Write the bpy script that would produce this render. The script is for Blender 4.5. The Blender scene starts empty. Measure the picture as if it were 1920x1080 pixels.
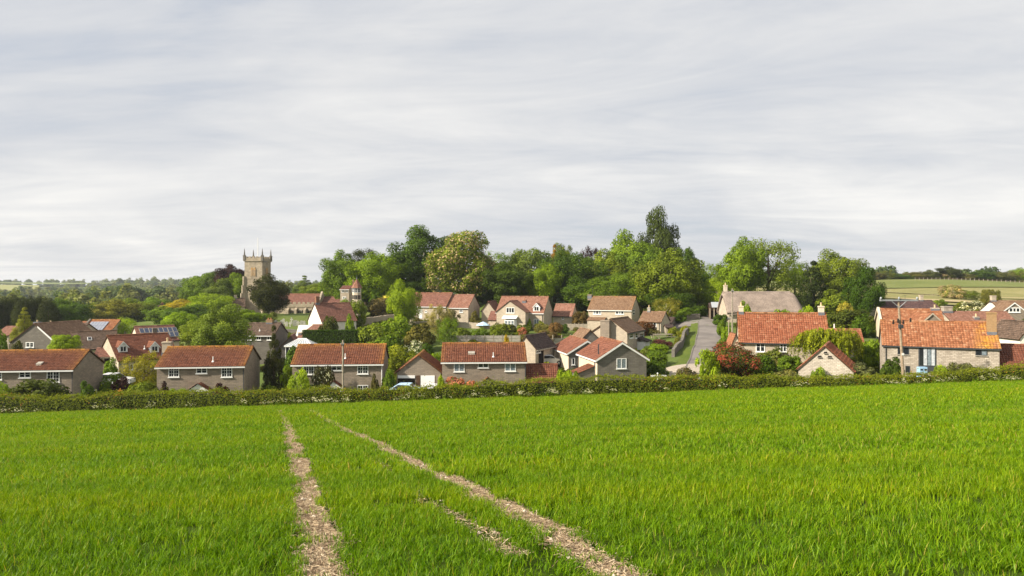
import bpy, math, random
import numpy as np
from mathutils import Vector, Matrix

random.seed(7)
sc = bpy.context.scene
COL = sc.collection
R = math.radians
F = 1280.0          # focal length in units of the 1920-wide frame (24 mm lens)
CZ = 20.0           # eye height above datum

# ---------------------------------------------------------------- camera
cam_d = bpy.data.cameras.new('camera')
cam = bpy.data.objects.new('camera', cam_d)
COL.objects.link(cam)
cam.location = (0, 0, CZ)
cam.rotation_euler = (R(90), 0, 0)
cam_d.lens = 24.0
cam_d.sensor_width = 36.0
cam_d.clip_start = 0.1
cam_d.clip_end = 12000
sc.camera = cam

# ---------------------------------------------------------------- light
SUN_EL = R(32)
SUN_H = Vector((-0.92, -0.39, 0)).normalized()
sun_d = bpy.data.lights.new('sun', 'SUN')
sun_d.energy = 5.0
sun_d.angle = R(1.6)
sun_d.color = (1.0, 0.90, 0.76)
sun = bpy.data.objects.new('sun', sun_d)
COL.objects.link(sun)
to_sun = Vector((SUN_H.x * math.cos(SUN_EL), SUN_H.y * math.cos(SUN_EL), math.sin(SUN_EL)))
sun.rotation_euler = to_sun.to_track_quat('Z', 'Y').to_euler()
sun.location = (-60, -20, 80)

world = bpy.data.worlds.new('World')
sc.world = world
world.use_nodes = True


def world_nodes():
    nt = world.node_tree
    nt.nodes.clear()
    N, Lk = nt.nodes.new, nt.links.new
    out = N('ShaderNodeOutputWorld')
    bg = N('ShaderNodeBackground')
    bg.inputs['Strength'].default_value = 0.1
    sky = N('ShaderNodeTexSky')
    sky.sky_type = 'NISHITA'
    sky.sun_disc = False
    sky.sun_elevation = SUN_EL
    sky.sun_rotation = math.atan2(SUN_H.x, SUN_H.y) % (2 * math.pi)
    sky.air_density = 1.0
    sky.dust_density = 1.5
    tc = N('ShaderNodeTexCoord')
    sep = N('ShaderNodeSeparateXYZ')
    Lk(tc.outputs['Generated'], sep.inputs[0])

    def M(op, a, b=None, clamp=False):
        n = N('ShaderNodeMath')
        n.operation = op
        n.use_clamp = clamp
        for i, v in enumerate((a, b)):
            if v is None:
                continue
            if isinstance(v, (int, float)):
                n.inputs[i].default_value = v
            else:
                Lk(v, n.inputs[i])
        return n.outputs[0]
    zc = M('ADD', M('MAXIMUM', sep.outputs[2], 0.0), 0.12)
    u = M('DIVIDE', sep.outputs[0], zc)
    v = M('DIVIDE', sep.outputs[1], zc)

    def noise(su, sv, off, scale, detail, rough, dist=0.0, rot=0.0):
        cmb = N('ShaderNodeCombineXYZ')
        Lk(u, cmb.inputs[0])
        Lk(v, cmb.inputs[1])
        mp = N('ShaderNodeMapping')
        mp.inputs['Location'].default_value = off
        mp.inputs['Rotation'].default_value = (0, 0, rot)
        mp.inputs['Scale'].default_value = (su, sv, 1)
        Lk(cmb.outputs[0], mp.inputs[0])
        n = N('ShaderNodeTexNoise')
        n.inputs['Scale'].default_value = scale
        n.inputs['Detail'].default_value = detail
        n.inputs['Roughness'].default_value = rough
        n.inputs['Distortion'].default_value = dist
        Lk(mp.outputs[0], n.inputs['Vector'])
        return n.outputs['Fac']
    n1 = noise(0.42, 0.50, (9.49, 13.15, 0), 0.8, 5, 0.5, 1.2, R(-25))
    n2 = noise(0.62, 1.15, (13.33, 2.85, 0), 1.0, 10, 0.60, 2.2, R(-18))
    n3 = noise(0.9, 2.6, (1.7, 9.0, 0), 1.3, 10, 0.68, 1.8, R(-10))
    mixn = M('ADD', M('ADD', M('MULTIPLY', n1, 0.62), M('MULTIPLY', n2, 0.27)), M('MULTIPLY', n3, 0.11))
    # cloud whiteness
    ramp = N('ShaderNodeValToRGB')
    ramp.color_ramp.elements[0].position = 0.37
    ramp.color_ramp.elements[0].color = (3.62, 3.8, 4.15, 1)
    ramp.color_ramp.elements[1].position = 0.64
    ramp.color_ramp.elements[1].color = (5.85, 5.74, 5.55, 1)
    e = ramp.color_ramp.elements.new(0.5)
    e.color = (4.68, 4.7, 4.76, 1)
    Lk(mixn, ramp.inputs[0])
    # coverage: thin blue gaps
    cov = N('ShaderNodeMapRange')
    cov.inputs['From Min'].default_value = 0.30
    cov.inputs['From Max'].default_value = 0.42
    cov.inputs['To Min'].default_value = 0.80
    cov.inputs['To Max'].default_value = 0.97
    Lk(mixn, cov.inputs['Value'])
    mx = N('ShaderNodeMix')
    mx.data_type = 'RGBA'
    Lk(cov.outputs[0], mx.inputs['Factor'])
    Lk(sky.outputs[0], mx.inputs['A'])
    Lk(ramp.outputs[0], mx.inputs['B'])
    Lk(mx.outputs['Result'], bg.inputs['Color'])
    Lk(bg.outputs[0], out.inputs[0])


world_nodes()
sc.view_settings.view_transform = 'Standard'
sc.view_settings.look = 'None'
sc.view_settings.exposure = 0.74
sc.view_settings.gamma = 1.0
sc.view_settings.use_curve_mapping = False
sc.cycles.use_denoising = True
sc.cycles.max_bounces = 6
sc.cycles.diffuse_bounces = 3
sc.cycles.transparent_max_bounces = 6
sc.cycles.use_adaptive_sampling = True
sc.cycles.adaptive_threshold = 0.015

# ---------------------------------------------------------------- maths of the place


def P(px, row, D):
    return Vector(((px - 960) * D / F, D, CZ - (row - 540) * D / F))


CP = np.array([
    (-44, 70, 7.0), (-28, 74, 7.2), (-14, 76, 7.3), (3, 77, 7.5), (11, 80, 8.0), (21, 73, 9.3), (22.5, 83, 10.9),
    (27, 95, 11.8), (31, 107, 12.5), (36, 122, 13.1), (39, 132, 13.8), (43, 146, 14.5), (35, 92, 10.8), (47, 80, 10.0),
    (60, 80, 10.4), (52, 105, 12.4), (-75, 110, 6.4), (-55, 95, 6.7), (-45, 115, 7.2), (-34, 115, 7.4), (-20, 105, 8.0),
    (-3, 100, 8.6), (12, 100, 9.2), (20, 100, 10.8), (0, 118, 10.2), (0, 140, 11.6), (18, 142, 11.3), (27, 125, 11.8), (-15, 150, 12.0),
    (-44, 152, 11.6), (-55, 172, 13.2), (-38, 135, 10.2), (0, 170, 16.5), (30, 170, 17.0), (50, 160, 16.0), (-30, 172, 16.0),
    (10, 200, 18.5), (60, 200, 17.5), (80, 180, 17.3), (100, 220, 18.4), (76, 130, 14.5), (90, 105, 12.4), (110, 350, 23.2),
    (200, 350, 23.6), (350, 350, 23), (-100, 165, 6.0), (-140, 250, 5.0), (-110, 120, 6.0), (-150, 100, 6), (-70, 215, 13.5), (-80, 300, 11.0), (0, 300, 18.5),
    (60, 300, 19.5), (-400, 600, 3.0), (-200, 500, 7.0), (0, 600, 15.0), (300, 600, 20.0), (-1300, 1700, 27.0), (-1100, 1500, 27.0),
    (-700, 1500, 28.0), (-350, 1500, 24.0), (-700, 950, 7.0), (-1000, 950, 6.0), (-450, 900, 6.0), (0, 1500, 18.0), (700, 1500, 18.0),
    (1500, 1500, 18.0), (0, 4000, 10), (-3000, 4000, 10), (3000, 4000, 10), (150, 100, 13), (200, 150, 16), (140, 60, 12.5), (-140, 60, 6.5)])


def field_plane(x, y):
    return 18.3 - 0.133 * y + 0.033 * x


def G_np(x, y):
    x = np.asarray(x, float)
    y = np.asarray(y, float)
    sh = x.shape
    xf, yf = x.ravel(), y.ravel()
    d2 = (xf[:, None] - CP[None, :, 0]) ** 2 + (yf[:, None] - CP[None, :, 1]) ** 2
    w = 1.0 / (d2 + 6.0) ** 1.6
    z = (w * CP[None, :, 2]).sum(1) / w.sum(1)
    xc = np.clip(xf, -110, 110)
    pl = 18.3 - 0.133 * yf + 0.033 * xc
    t = np.clip((yf - 60) / 12, 0, 1)
    t = t * t * (3 - 2 * t)
    return (pl * (1 - t) + z * t).reshape(sh)


def G(x, y):
    return float(G_np(np.array([x]), np.array([y]))[0])


# ---------------------------------------------------------------- material helpers
MATS = {}


class NT:
    def __init__(self, name):
        self.m = bpy.data.materials.new(name)
        self.m.use_nodes = True
        self.t = self.m.node_tree
        self.b = self.t.nodes['Principled BSDF']
        self.out = self.t.nodes['Material Output']
        MATS[name] = self.m

    def n(self, typ, **kw):
        n = self.t.nodes.new(typ)
        for k, v in kw.items():
            if k.startswith('_'):
                setattr(n, k[1:], v)
            else:
                self.set(n, k.replace('__', ' '), v)
        return n

    def set(self, n, key, v):
        s = n.inputs[key]
        if isinstance(v, bpy.types.NodeSocket):
            self.t.links.new(v, s)
        else:
            s.default_value = v

    def mix(self, fac, a, b, mode='MIX'):
        n = self.t.nodes.new('ShaderNodeMix')
        n.data_type = 'RGBA'
        n.blend_type = mode
        for k, v in (('Factor', fac), ('A', a), ('B', b)):
            s = n.inputs[k] if k == 'Factor' else [i for i in n.inputs if i.name == k and i.type == 'RGBA'][0]
            if isinstance(v, bpy.types.NodeSocket):
                self.t.links.new(v, s)
            else:
                s.default_value = v if k == 'Factor' else (tuple(v) + (1,))[:4]
        return [o for o in n.outputs if o.type == 'RGBA'][0]

    def math(self, op, a, b=0.0, clamp=False):
        n = self.t.nodes.new('ShaderNodeMath')
        n.operation = op
        n.use_clamp = clamp
        for i, v in enumerate((a, b)):
            if isinstance(v, bpy.types.NodeSocket):
                self.t.links.new(v, n.inputs[i])
            else:
                n.inputs[i].default_value = v
        return n.outputs[0]

    def noise(self, vec, scale, detail=4, rough=0.55):
        n = self.n('ShaderNodeTexNoise', Scale=scale, Detail=detail, Roughness=rough)
        if vec is not None:
            self.set(n, 'Vector', vec)
        return n.outputs['Fac']

    def ramp(self, fac, stops):
        n = self.t.nodes.new('ShaderNodeValToRGB')
        el = n.color_ramp.elements
        while len(el) < len(stops):
            el.new(0.5)
        for e, (p, c) in zip(el, stops):
            e.position = p
            e.color = (tuple(c) + (1,))[:4]
        self.t.links.new(fac, n.inputs[0])
        return n.outputs[0]

    def obj(self):
        return self.n('ShaderNodeTexCoord').outputs['Object']

    def bump(self, h, strength=0.5, dist=0.02):
        b = self.n('ShaderNodeBump', Strength=strength, Distance=dist, Height=h)
        self.set(self.b, 'Normal', b.outputs[0])

    def fin(self, color=None, rough=0.8, spec=0.3, metal=0.0):
        if color is not None:
            self.set(self.b, 'Base Color', color if isinstance(color, bpy.types.NodeSocket) else (tuple(color) + (1,))[:4])
        self.set(self.b, 'Roughness', rough)
        self.set(self.b, 'Specular IOR Level', spec)
        self.set(self.b, 'Metallic', metal)
        return self.m


def plain(name, c, rough=0.7, spec=0.3, metal=0.0, var=0.18, scale=3.0):
    t = NT(name)
    o = t.obj()
    f = t.noise(o, scale, 4)
    lo = tuple(v * (1 - var) for v in c)
    hi = tuple(min(1, v * (1 + var)) for v in c)
    return t.fin(t.ramp(f, [(0.3, lo), (0.7, hi)]), rough, spec, metal)


def stone(name, a, b, mortar, bw=0.42, bh=0.14, blotch=0.35, irregular=0.0, msize=0.012):
    """coursed stonework in the wall's own u (along) and z"""
    t = NT(name)
    o = t.obj()
    s = t.n('ShaderNodeSeparateXYZ')
    t.set(s, 0, o)
    u = t.math('ADD', s.outputs[0], s.outputs[1])
    c = t.n('ShaderNodeCombineXYZ')
    t.set(c, 0, u)
    t.set(c, 1, s.outputs[2])
    vec = c.outputs[0]
    if irregular:
        nz = t.n('ShaderNodeTexNoise', Scale=2.2, Detail=2.0)
        t.set(nz, 'Vector', vec)
        vm = t.n('ShaderNodeVectorMath', _operation='MULTIPLY_ADD')
        t.set(vm, 0, nz.outputs['Color'])
        vm.inputs[1].default_value = (irregular, irregular * .5, 0)
        t.set(vm, 2, vec)
        vec = vm.outputs[0]
    br = t.n('ShaderNodeTexBrick', Scale=1.0)
    t.set(br, 'Vector', vec)
    br.inputs['Color1'].default_value = a + (1,)
    br.inputs['Color2'].default_value = b + (1,)
    br.inputs['Mortar'].default_value = mortar + (1,)
    br.inputs['Mortar Size'].default_value = msize
    br.inputs['Mortar Smooth'].default_value = 0.3
    br.inputs['Brick Width'].default_value = bw
    br.inputs['Row Height'].default_value = bh
    br.inputs['Bias'].default_value = 0.0
    n1 = t.noise(o, 0.9, 5, 0.6)
    n2 = t.noise(o, 9.0, 4, 0.65)
    f = t.math('ADD', t.math('MULTIPLY', n1, 0.6), t.math('MULTIPLY', n2, 0.4))
    k = t.ramp(f, [(0.3, (1 - blotch,) * 3), (0.7, (1 + blotch * .6,) * 3)])
    colr = t.mix(1.0, br.outputs['Color'], k, 'MULTIPLY')
    h = t.math('ADD', t.math('MULTIPLY', br.outputs['Fac'], -1.0), t.math('MULTIPLY', n2, 0.7))
    t.bump(h, 0.7, 0.03)
    return t.fin(colr, 0.9, 0.15)


def tilemat(name, cols, lichen=(0.42, 0.20, 0.03), dirt=0.4):
    """clay or concrete roof tile: each tile's own colour from its face value, weathering noise, lichen where it has grown"""
    t = NT(name)
    a = t.n('ShaderNodeAttribute', _attribute_name='tint')
    l = t.n('ShaderNodeAttribute', _attribute_name='lichen')
    o = t.obj()
    n1 = t.noise(o, 0.7, 6, 0.65)
    n2 = t.noise(o, 5.0, 5, 0.7)
    f = t.math('ADD', t.math('MULTIPLY', a.outputs['Fac'], 0.62), t.math('MULTIPLY', n1, 0.38))
    k = len(cols)
    c = t.ramp(f, [(0.22 + 0.56 * i / (k - 1), cc) for i, cc in enumerate(cols)])
    d = t.ramp(n2, [(0.35, (1 - dirt,) * 3), (0.62, (1.08,) * 3)])
    c = t.mix(1.0, c, d, 'MULTIPLY')
    lf = t.math('MULTIPLY', l.outputs['Fac'], t.ramp(n2, [(0.38, (0.15,) * 3), (0.6, (1,) * 3)]))
    c = t.mix(lf, c, lichen)
    t.bump(n2, 0.4, 0.01)
    return t.fin(c, 0.85, 0.2)


def leafmat(name='leaf', second=None, rough=0.55, transl=0.32):
    """leaf: colour of the plant (object colour) times each leaf's own tint"""
    t = NT(name)
    a = t.n('ShaderNodeAttribute', _attribute_name='tint')
    if second is None:
        oi = t.n('ShaderNodeObjectInfo')
        basec = oi.outputs['Color']
    else:
        basec = second + (1,)
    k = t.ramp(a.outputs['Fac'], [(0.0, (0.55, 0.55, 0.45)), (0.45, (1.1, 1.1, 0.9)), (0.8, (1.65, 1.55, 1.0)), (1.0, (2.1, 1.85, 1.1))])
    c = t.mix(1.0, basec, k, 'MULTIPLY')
    t.fin(c, rough, 0.10)
    tr = t.n('ShaderNodeBsdfTranslucent')
    c2 = t.mix(1.0, c, (1.15, 1.2, 0.55), 'MULTIPLY')
    t.set(tr, 'Color', c2)
    ms = t.n('ShaderNodeMixShader', Fac=transl)
    t.t.links.new(t.b.outputs[0], ms.inputs[1])
    t.t.links.new(tr.outputs[0], ms.inputs[2])
    t.t.links.new(ms.outputs[0], t.out.inputs[0])
    return t.m


# ---------------------------------------------------------------- mesh helpers
def mesh(name, verts, faces, mats=(), mi=None, smooth=False, attrs=None):
    me = bpy.data.meshes.new(name)
    me.from_pydata([tuple(v) for v in verts] if not isinstance(verts, np.ndarray) else verts.tolist(), [], faces if not isinstance(faces, np.ndarray) else faces.tolist())
    for m in mats:
        me.materials.append(m)
    if mi is not None:
        me.polygons.foreach_set('material_index', mi)
    if smooth:
        me.polygons.foreach_set('use_smooth', [True] * len(me.polygons))
    for k, v in (attrs or {}).items():
        at = me.attributes.new(k, 'FLOAT', 'FACE')
        at.data.foreach_set('value', np.asarray(v, dtype=np.float32))
    me.update()
    return me


def quads_mesh(name, V, attrs=None, mats=(), mi=None, smooth=False):
    """V: (n,4,3) separate quads, built fast"""
    n = len(V)
    me = bpy.data.meshes.new(name)
    me.vertices.add(n * 4)
    me.vertices.foreach_set('co', np.ascontiguousarray(V, dtype=np.float32).ravel())
    me.loops.add(n * 4)
    me.loops.foreach_set('vertex_index', np.arange(n * 4, dtype=np.int32))
    me.polygons.add(n)
    me.polygons.foreach_set('loop_start', np.arange(0, n * 4, 4, dtype=np.int32))
    me.polygons.foreach_set('loop_total', np.full(n, 4, dtype=np.int32))
    for m in mats:
        me.materials.append(m)
    if mi is not None:
        me.polygons.foreach_set('material_index', np.asarray(mi, dtype=np.int32))
    for k, v in (attrs or {}).items():
        at = me.attributes.new(k, 'FLOAT', 'FACE')
        at.data.foreach_set('value', np.asarray(v, dtype=np.float32))
    me.update(calc_edges=True)
    return me


class MB:
    def __init__(self):
        self.v, self.f = [], []

    def add(self, vs, fs):
        k = len(self.v)
        self.v += [tuple(p) for p in vs]
        self.f += [tuple(i + k for i in f) for f in fs]
        return self

    def box(self, x0, x1, y0, y1, z0, z1, T=None):
        vs = [Vector((x, y, z)) for z in (z0, z1) for x, y in ((x0, y0), (x1, y0), (x1, y1), (x0, y1))]
        if T is not None:
            vs = [T @ p for p in vs]
        return self.add(vs, [(3, 2, 1, 0), (4, 5, 6, 7), (0, 1, 5, 4), (1, 2, 6, 5), (2, 3, 7, 6), (3, 0, 4, 7)])

    def prism(self, poly, axis, a, b, T=None):
        """poly of (p,q) extruded along axis from a to b; axis x: (y,z); axis y: (x,z); axis z: (x,y)"""
        n = len(poly)

        def pt(p, q, s):
            v = Vector((s, p, q)) if axis == 'x' else Vector((p, s, q)) if axis == 'y' else Vector((p, q, s))
            return T @ v if T is not None else v
        vs = [pt(p, q, a) for p, q in poly] + [pt(p, q, b) for p, q in poly]
        fs = [tuple(range(n - 1, -1, -1)), tuple(range(n, 2 * n))] + [(i, (i + 1) % n, n + (i + 1) % n, n + i) for i in range(n)]
        if axis == 'y':
            fs = [tuple(reversed(f)) for f in fs]
        return self.add(vs, fs)

    def tube(self, pts, rad, n=8, cap=True):
        pts = [Vector(p) for p in pts]
        rings = []
        for i, p in enumerate(pts):
            d = (pts[min(i + 1, len(pts) - 1)] - pts[max(i - 1, 0)]).normalized()
            a = d.orthogonal().normalized()
            if abs(d.z) > 0.5:
                a = (Vector((1, 0, 0)) - d * d.x).normalized()
            b = d.cross(a)
            r = rad[i] if isinstance(rad, (list, tuple)) else rad
            rings.append([p + a * (math.cos(2 * math.pi * k / n) * r) + b * (math.sin(2 * math.pi * k / n) * r) for k in range(n)])
        vs = [q for r_ in rings for q in r_]
        fs = []
        for i in range(len(pts) - 1):
            for k in range(n):
                fs.append((i * n + k, i * n + (k + 1) % n, (i + 1) * n + (k + 1) % n, (i + 1) * n + k))
        if cap:
            fs.append(tuple(range(n - 1, -1, -1)))
            fs.append(tuple((len(pts) - 1) * n + k for k in range(n)))
        return self.add(vs, fs)

    def lathe(self, prof, n=10, T=None):
        vs = [Vector((r * math.cos(2 * math.pi * k / n), r * math.sin(2 * math.pi * k / n), z)) for r, z in prof for k in range(n)]
        if T is not None:
            vs = [T @ p for p in vs]
        fs = [(i * n + k, i * n + (k + 1) % n, (i + 1) * n + (k + 1) % n, (i + 1) * n + k) for i in range(len(prof) - 1) for k in range(n)]
        fs += [tuple(range(n - 1, -1, -1)), tuple((len(prof) - 1) * n + k for k in range(n))]
        return self.add(vs, fs)

    def build(self, name, m, parent=None, smooth=False, attrs=None):
        me = mesh(name, self.v, self.f, [MATS[m] if isinstance(m, str) else m], smooth=smooth, attrs=attrs)
        return link(name, me, parent)


def link(name, data, parent=None):
    o = bpy.data.objects.new(name, data)
    COL.objects.link(o)
    if parent is not None:
        o.parent = parent
    return o


def tag(o, label=None, cat=None, group=None, kind=None):
    if label:
        o['label'] = label
    if cat:
        o['category'] = cat
    if group:
        o['group'] = group
    if kind:
        o['kind'] = kind
    return o


def empty(name, loc, rz=0.0):
    o = bpy.data.objects.new(name, None)
    o.empty_display_size = 0.3
    o.location = loc
    o.rotation_euler = (0, 0, rz)
    COL.objects.link(o)
    return o


rng = np.random.default_rng(11)

# ---------------------------------------------------------------- materials
stone('stone_estate', (0.335, 0.275, 0.21), (0.255, 0.212, 0.165), (0.20, 0.17, 0.135), 0.45, 0.15, 0.22)
stone('stone_cream', (0.56, 0.475, 0.36), (0.46, 0.39, 0.30), (0.42, 0.36, 0.28), 0.42, 0.16, 0.25, 0.05)
stone('stone_rubble', (0.52, 0.46, 0.38), (0.36, 0.31, 0.25), (0.33, 0.28, 0.22), 0.40, 0.17, 0.35, 0.12, 0.02)
stone('stone_pale', (0.60, 0.54, 0.46), (0.45, 0.40, 0.33), (0.40, 0.34, 0.27), 0.36, 0.15, 0.35, 0.12, 0.02)  # lighter copy of the rubble stone, missing sunlight put into its colour
stone('stone_church', (0.46, 0.385, 0.28), (0.35, 0.295, 0.22), (0.29, 0.245, 0.185), 0.6, 0.28, 0.4, 0.08, 0.015)
stone('stone_grey', (0.215, 0.195, 0.165), (0.17, 0.155, 0.132), (0.145, 0.132, 0.115), 0.5, 0.2, 0.28)
stone('brick_red', (0.30, 0.12, 0.06), (0.24, 0.09, 0.05), (0.3, 0.26, 0.2), 0.225, 0.075, 0.3)
stone('brick_buff', (0.50, 0.30, 0.13), (0.42, 0.25, 0.11), (0.3, 0.24, 0.17), 0.225, 0.075, 0.3)
plain('render_white', (0.74, 0.70, 0.62), 0.9, 0.1, var=0.12, scale=1.2)
plain('render_cream', (0.62, 0.53, 0.40), 0.9, 0.1, var=0.12, scale=1.0)
plain('paint_white', (0.80, 0.80, 0.77), 0.45, 0.4, var=0.05)
plain('paint_blue', (0.33, 0.52, 0.70), 0.5, 0.3, var=0.08)
plain('dark_metal', (0.045, 0.05, 0.055), 0.5, 0.4)
plain('dark_void', (0.018, 0.016, 0.015), 0.9, 0.1)  # near-black colour standing in for the shade inside openings
plain('wood_dark', (0.085, 0.05, 0.03), 0.8, 0.2, var=0.35, scale=6)
plain('wood_pole', (0.30, 0.23, 0.16), 0.85, 0.2, var=0.3, scale=8)
plain('wood_grey', (0.30, 0.26, 0.20), 0.9, 0.1, var=0.3, scale=7)
plain('bark', (0.13, 0.10, 0.07), 0.95, 0.1, var=0.4, scale=5)
plain('bark_pale', (0.42, 0.38, 0.31), 0.9, 0.1, var=0.3, scale=4)
plain('concrete', (0.36, 0.33, 0.28), 0.9, 0.15, var=0.22, scale=2.5)
plain('pot_clay', (0.40, 0.17, 0.08), 0.8, 0.2)
plain('pot_buff', (0.62, 0.48, 0.28), 0.8, 0.2)
plain('lead', (0.13, 0.14, 0.16), 0.6, 0.4)
plain('curtain_grey', (0.42, 0.45, 0.47), 0.7, 0.3, var=0.25, scale=5)
plain('rubber', (0.02, 0.02, 0.02), 0.8, 0.2)
plain('car_white', (0.78, 0.79, 0.80), 0.25, 0.5, var=0.03)
plain('car_silver', (0.45, 0.47, 0.48), 0.25, 0.5, 0.3, var=0.04)
plain('gravestone', (0.33, 0.33, 0.27), 0.95, 0.1, var=0.35, scale=5)
plain('insulator', (0.30, 0.32, 0.33), 0.3, 0.5)
plain('canvas_blue', (0.45, 0.62, 0.78), 0.8, 0.1)
plain('terracotta_red', (0.45, 0.22, 0.14), 0.85, 0.1)
t = NT('glass')
t.fin((0.018, 0.022, 0.026), 0.06, 0.6)
t = NT('glass_curtain')
o_ = t.obj()
t.fin(t.ramp(t.noise(o_, 6, 3), [(0.3, (0.10, 0.13, 0.15)), (0.7, (0.26, 0.31, 0.34))]), 0.12, 0.6)
t = NT('solar_cell')
t.fin((0.02, 0.032, 0.07), 0.12, 0.6)
t = NT('solar_pale')
t.fin((0.26, 0.28, 0.33), 0.25, 0.6)
t = NT('conservatory_glass')
t.fin((0.42, 0.47, 0.48), 0.12, 0.5)
tilemat('tile_brown_red', [(0.105, 0.040, 0.025), (0.155, 0.057, 0.034), (0.195, 0.074, 0.043), (0.24, 0.10, 0.06)])
tilemat('tile_clay', [(0.17, 0.056, 0.03), (0.26, 0.086, 0.043), (0.325, 0.122, 0.064), (0.40, 0.20, 0.115)], (0.52, 0.30, 0.03))
tilemat('tile_russet', [(0.13, 0.052, 0.034), (0.19, 0.075, 0.047), (0.235, 0.095, 0.062), (0.28, 0.135, 0.09)])
tilemat('tile_orange', [(0.19, 0.074, 0.034), (0.29, 0.112, 0.052), (0.36, 0.158, 0.078), (0.46, 0.27, 0.155)], (0.62, 0.34, 0.025))
tilemat('tile_pink', [(0.19, 0.092, 0.062), (0.265, 0.128, 0.086), (0.32, 0.165, 0.115), (0.37, 0.22, 0.16)])
tilemat('tile_rose', [(0.12, 0.06, 0.045), (0.19, 0.088, 0.065), (0.25, 0.118, 0.085), (0.31, 0.16, 0.115)])
tilemat('tile_brown', [(0.075, 0.052, 0.038), (0.115, 0.078, 0.055), (0.155, 0.105, 0.075), (0.19, 0.135, 0.10)], (0.36, 0.19, 0.05))
tilemat('tile_tan', [(0.15, 0.085, 0.05), (0.21, 0.125, 0.075), (0.26, 0.165, 0.10), (0.31, 0.20, 0.13)], (0.45, 0.22, 0.05))
tilemat('tile_dark', [(0.045, 0.032, 0.028), (0.072, 0.05, 0.042), (0.10, 0.07, 0.06), (0.13, 0.095, 0.08)])
tilemat('tile_plum', [(0.075, 0.045, 0.045), (0.11, 0.065, 0.062), (0.15, 0.088, 0.08), (0.19, 0.12, 0.105)])
leafmat('leaf')
leafmat('blossom_cream', (0.36, 0.28, 0.17), transl=0.15)
leafmat('blossom_white', (0.70, 0.70, 0.58), transl=0.15)
leafmat('leaf_red', (0.26, 0.062, 0.045))
leafmat('leaf_pink', (0.55, 0.20, 0.15))
leafmat('leaf_rust', (0.27, 0.13, 0.035))
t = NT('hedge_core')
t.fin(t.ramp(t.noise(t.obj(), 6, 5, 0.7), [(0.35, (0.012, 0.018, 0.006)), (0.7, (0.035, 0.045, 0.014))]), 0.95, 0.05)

t = NT('thatch')
o_ = t.obj()
mp = t.n('ShaderNodeMapping')
mp.inputs['Scale'].default_value = (9, 1.2, 1.2)
t.set(mp, 0, o_)
f1 = t.noise(mp.outputs[0], 3.0, 7, 0.7)
f2 = t.noise(o_, 0.8, 4, 0.6)
cc = t.ramp(f1, [(0.3, (0.14, 0.11, 0.09)), (0.5, (0.28, 0.225, 0.185)), (0.7, (0.42, 0.345, 0.285))])
cc = t.mix(1.0, cc, t.ramp(f2, [(0.3, (0.72,) * 3), (0.7, (1.15,) * 3)]), 'MULTIPLY')
t.bump(f1, 0.9, 0.08)
t.fin(cc, 0.95, 0.05)

t = NT('asphalt')
o_ = t.obj()
f1 = t.noise(o_, 0.35, 5, 0.6)
f2 = t.noise(o_, 14, 4, 0.7)
cc = t.ramp(t.math('ADD', t.math('MULTIPLY', f1, 0.7), t.math('MULTIPLY', f2, 0.3)), [(0.32, (0.135, 0.12, 0.11)), (0.5, (0.19, 0.17, 0.155)), (0.68, (0.25, 0.225, 0.20))])
t.bump(f2, 0.3, 0.01)
t.fin(cc, 0.9, 0.15)

t = NT('gravel')
f1 = t.noise(t.obj(), 3, 6, 0.7)
t.bump(f1, 0.4, 0.02)
t.fin(t.ramp(f1, [(0.3, (0.28, 0.24, 0.19)), (0.7, (0.42, 0.37, 0.30))]), 0.95, 0.1)

t = NT('meadow')
geo = t.n('ShaderNodeNewGeometry').outputs['Position']
f1 = t.noise(geo, 0.02, 6, 0.6)
f2 = t.noise(geo, 0.45, 6, 0.65)
f3 = t.noise(geo, 5.0, 4, 0.7)
ff = t.math('ADD', t.math('ADD', t.math('MULTIPLY', f1, 0.45), t.math('MULTIPLY', f2, 0.35)), t.math('MULTIPLY', f3, 0.2))
t.bump(f3, 0.6, 0.08)
t.fin(t.ramp(ff, [(0.32, (0.055, 0.085, 0.018)), (0.5, (0.10, 0.14, 0.03)), (0.68, (0.19, 0.19, 0.055))]), 0.95, 0.1)


def patchmat(name, stops, s1=0.08, s2=2.0):
    t = NT(name)
    geo = t.n('ShaderNodeNewGeometry').outputs['Position']
    f1 = t.noise(geo, s1, 5, 0.6)
    f2 = t.noise(geo, s2, 5, 0.7)
    ff = t.math('ADD', t.math('MULTIPLY', f1, 0.55), t.math('MULTIPLY', f2, 0.45))
    t.bump(f2, 0.5, 0.05)
    k = len(stops)
    t.fin(t.ramp(ff, [(0.34 + 0.32 * i / (k - 1), c) for i, c in enumerate(stops)]), 0.95, 0.1)


patchmat('pasture', [(0.17, 0.165, 0.055), (0.24, 0.225, 0.085), (0.31, 0.27, 0.12)], 0.05, 0.9)
patchmat('pasture_green', [(0.11, 0.135, 0.035), (0.15, 0.175, 0.05), (0.20, 0.205, 0.07)], 0.05, 0.9)
patchmat('rapeseed', [(0.40, 0.33, 0.02), (0.55, 0.46, 0.03)], 0.05, 0.6)
patchmat('dry_grass', [(0.34, 0.27, 0.14), (0.46, 0.37, 0.21)], 0.06, 1.0)
patchmat('lawn', [(0.065, 0.10, 0.016), (0.12, 0.15, 0.028)], 0.4, 3.0)
patchmat('far_green', [(0.13, 0.17, 0.045), (0.19, 0.22, 0.065)], 0.01, 0.1)
patchmat('far_pale', [(0.24, 0.25, 0.08), (0.30, 0.29, 0.11)], 0.01, 0.1)
patchmat('soil_green', [(0.020, 0.026, 0.003), (0.035, 0.058, 0.003), (0.055, 0.10, 0.004)], 0.25, 7.0)
t = NT('straw_soil')
geo = t.n('ShaderNodeNewGeometry').outputs['Position']
f2 = t.noise(geo, 18, 6, 0.75)
f1 = t.noise(geo, 1.3, 4, 0.6)
t.bump(f2, 0.9, 0.03)
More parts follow.
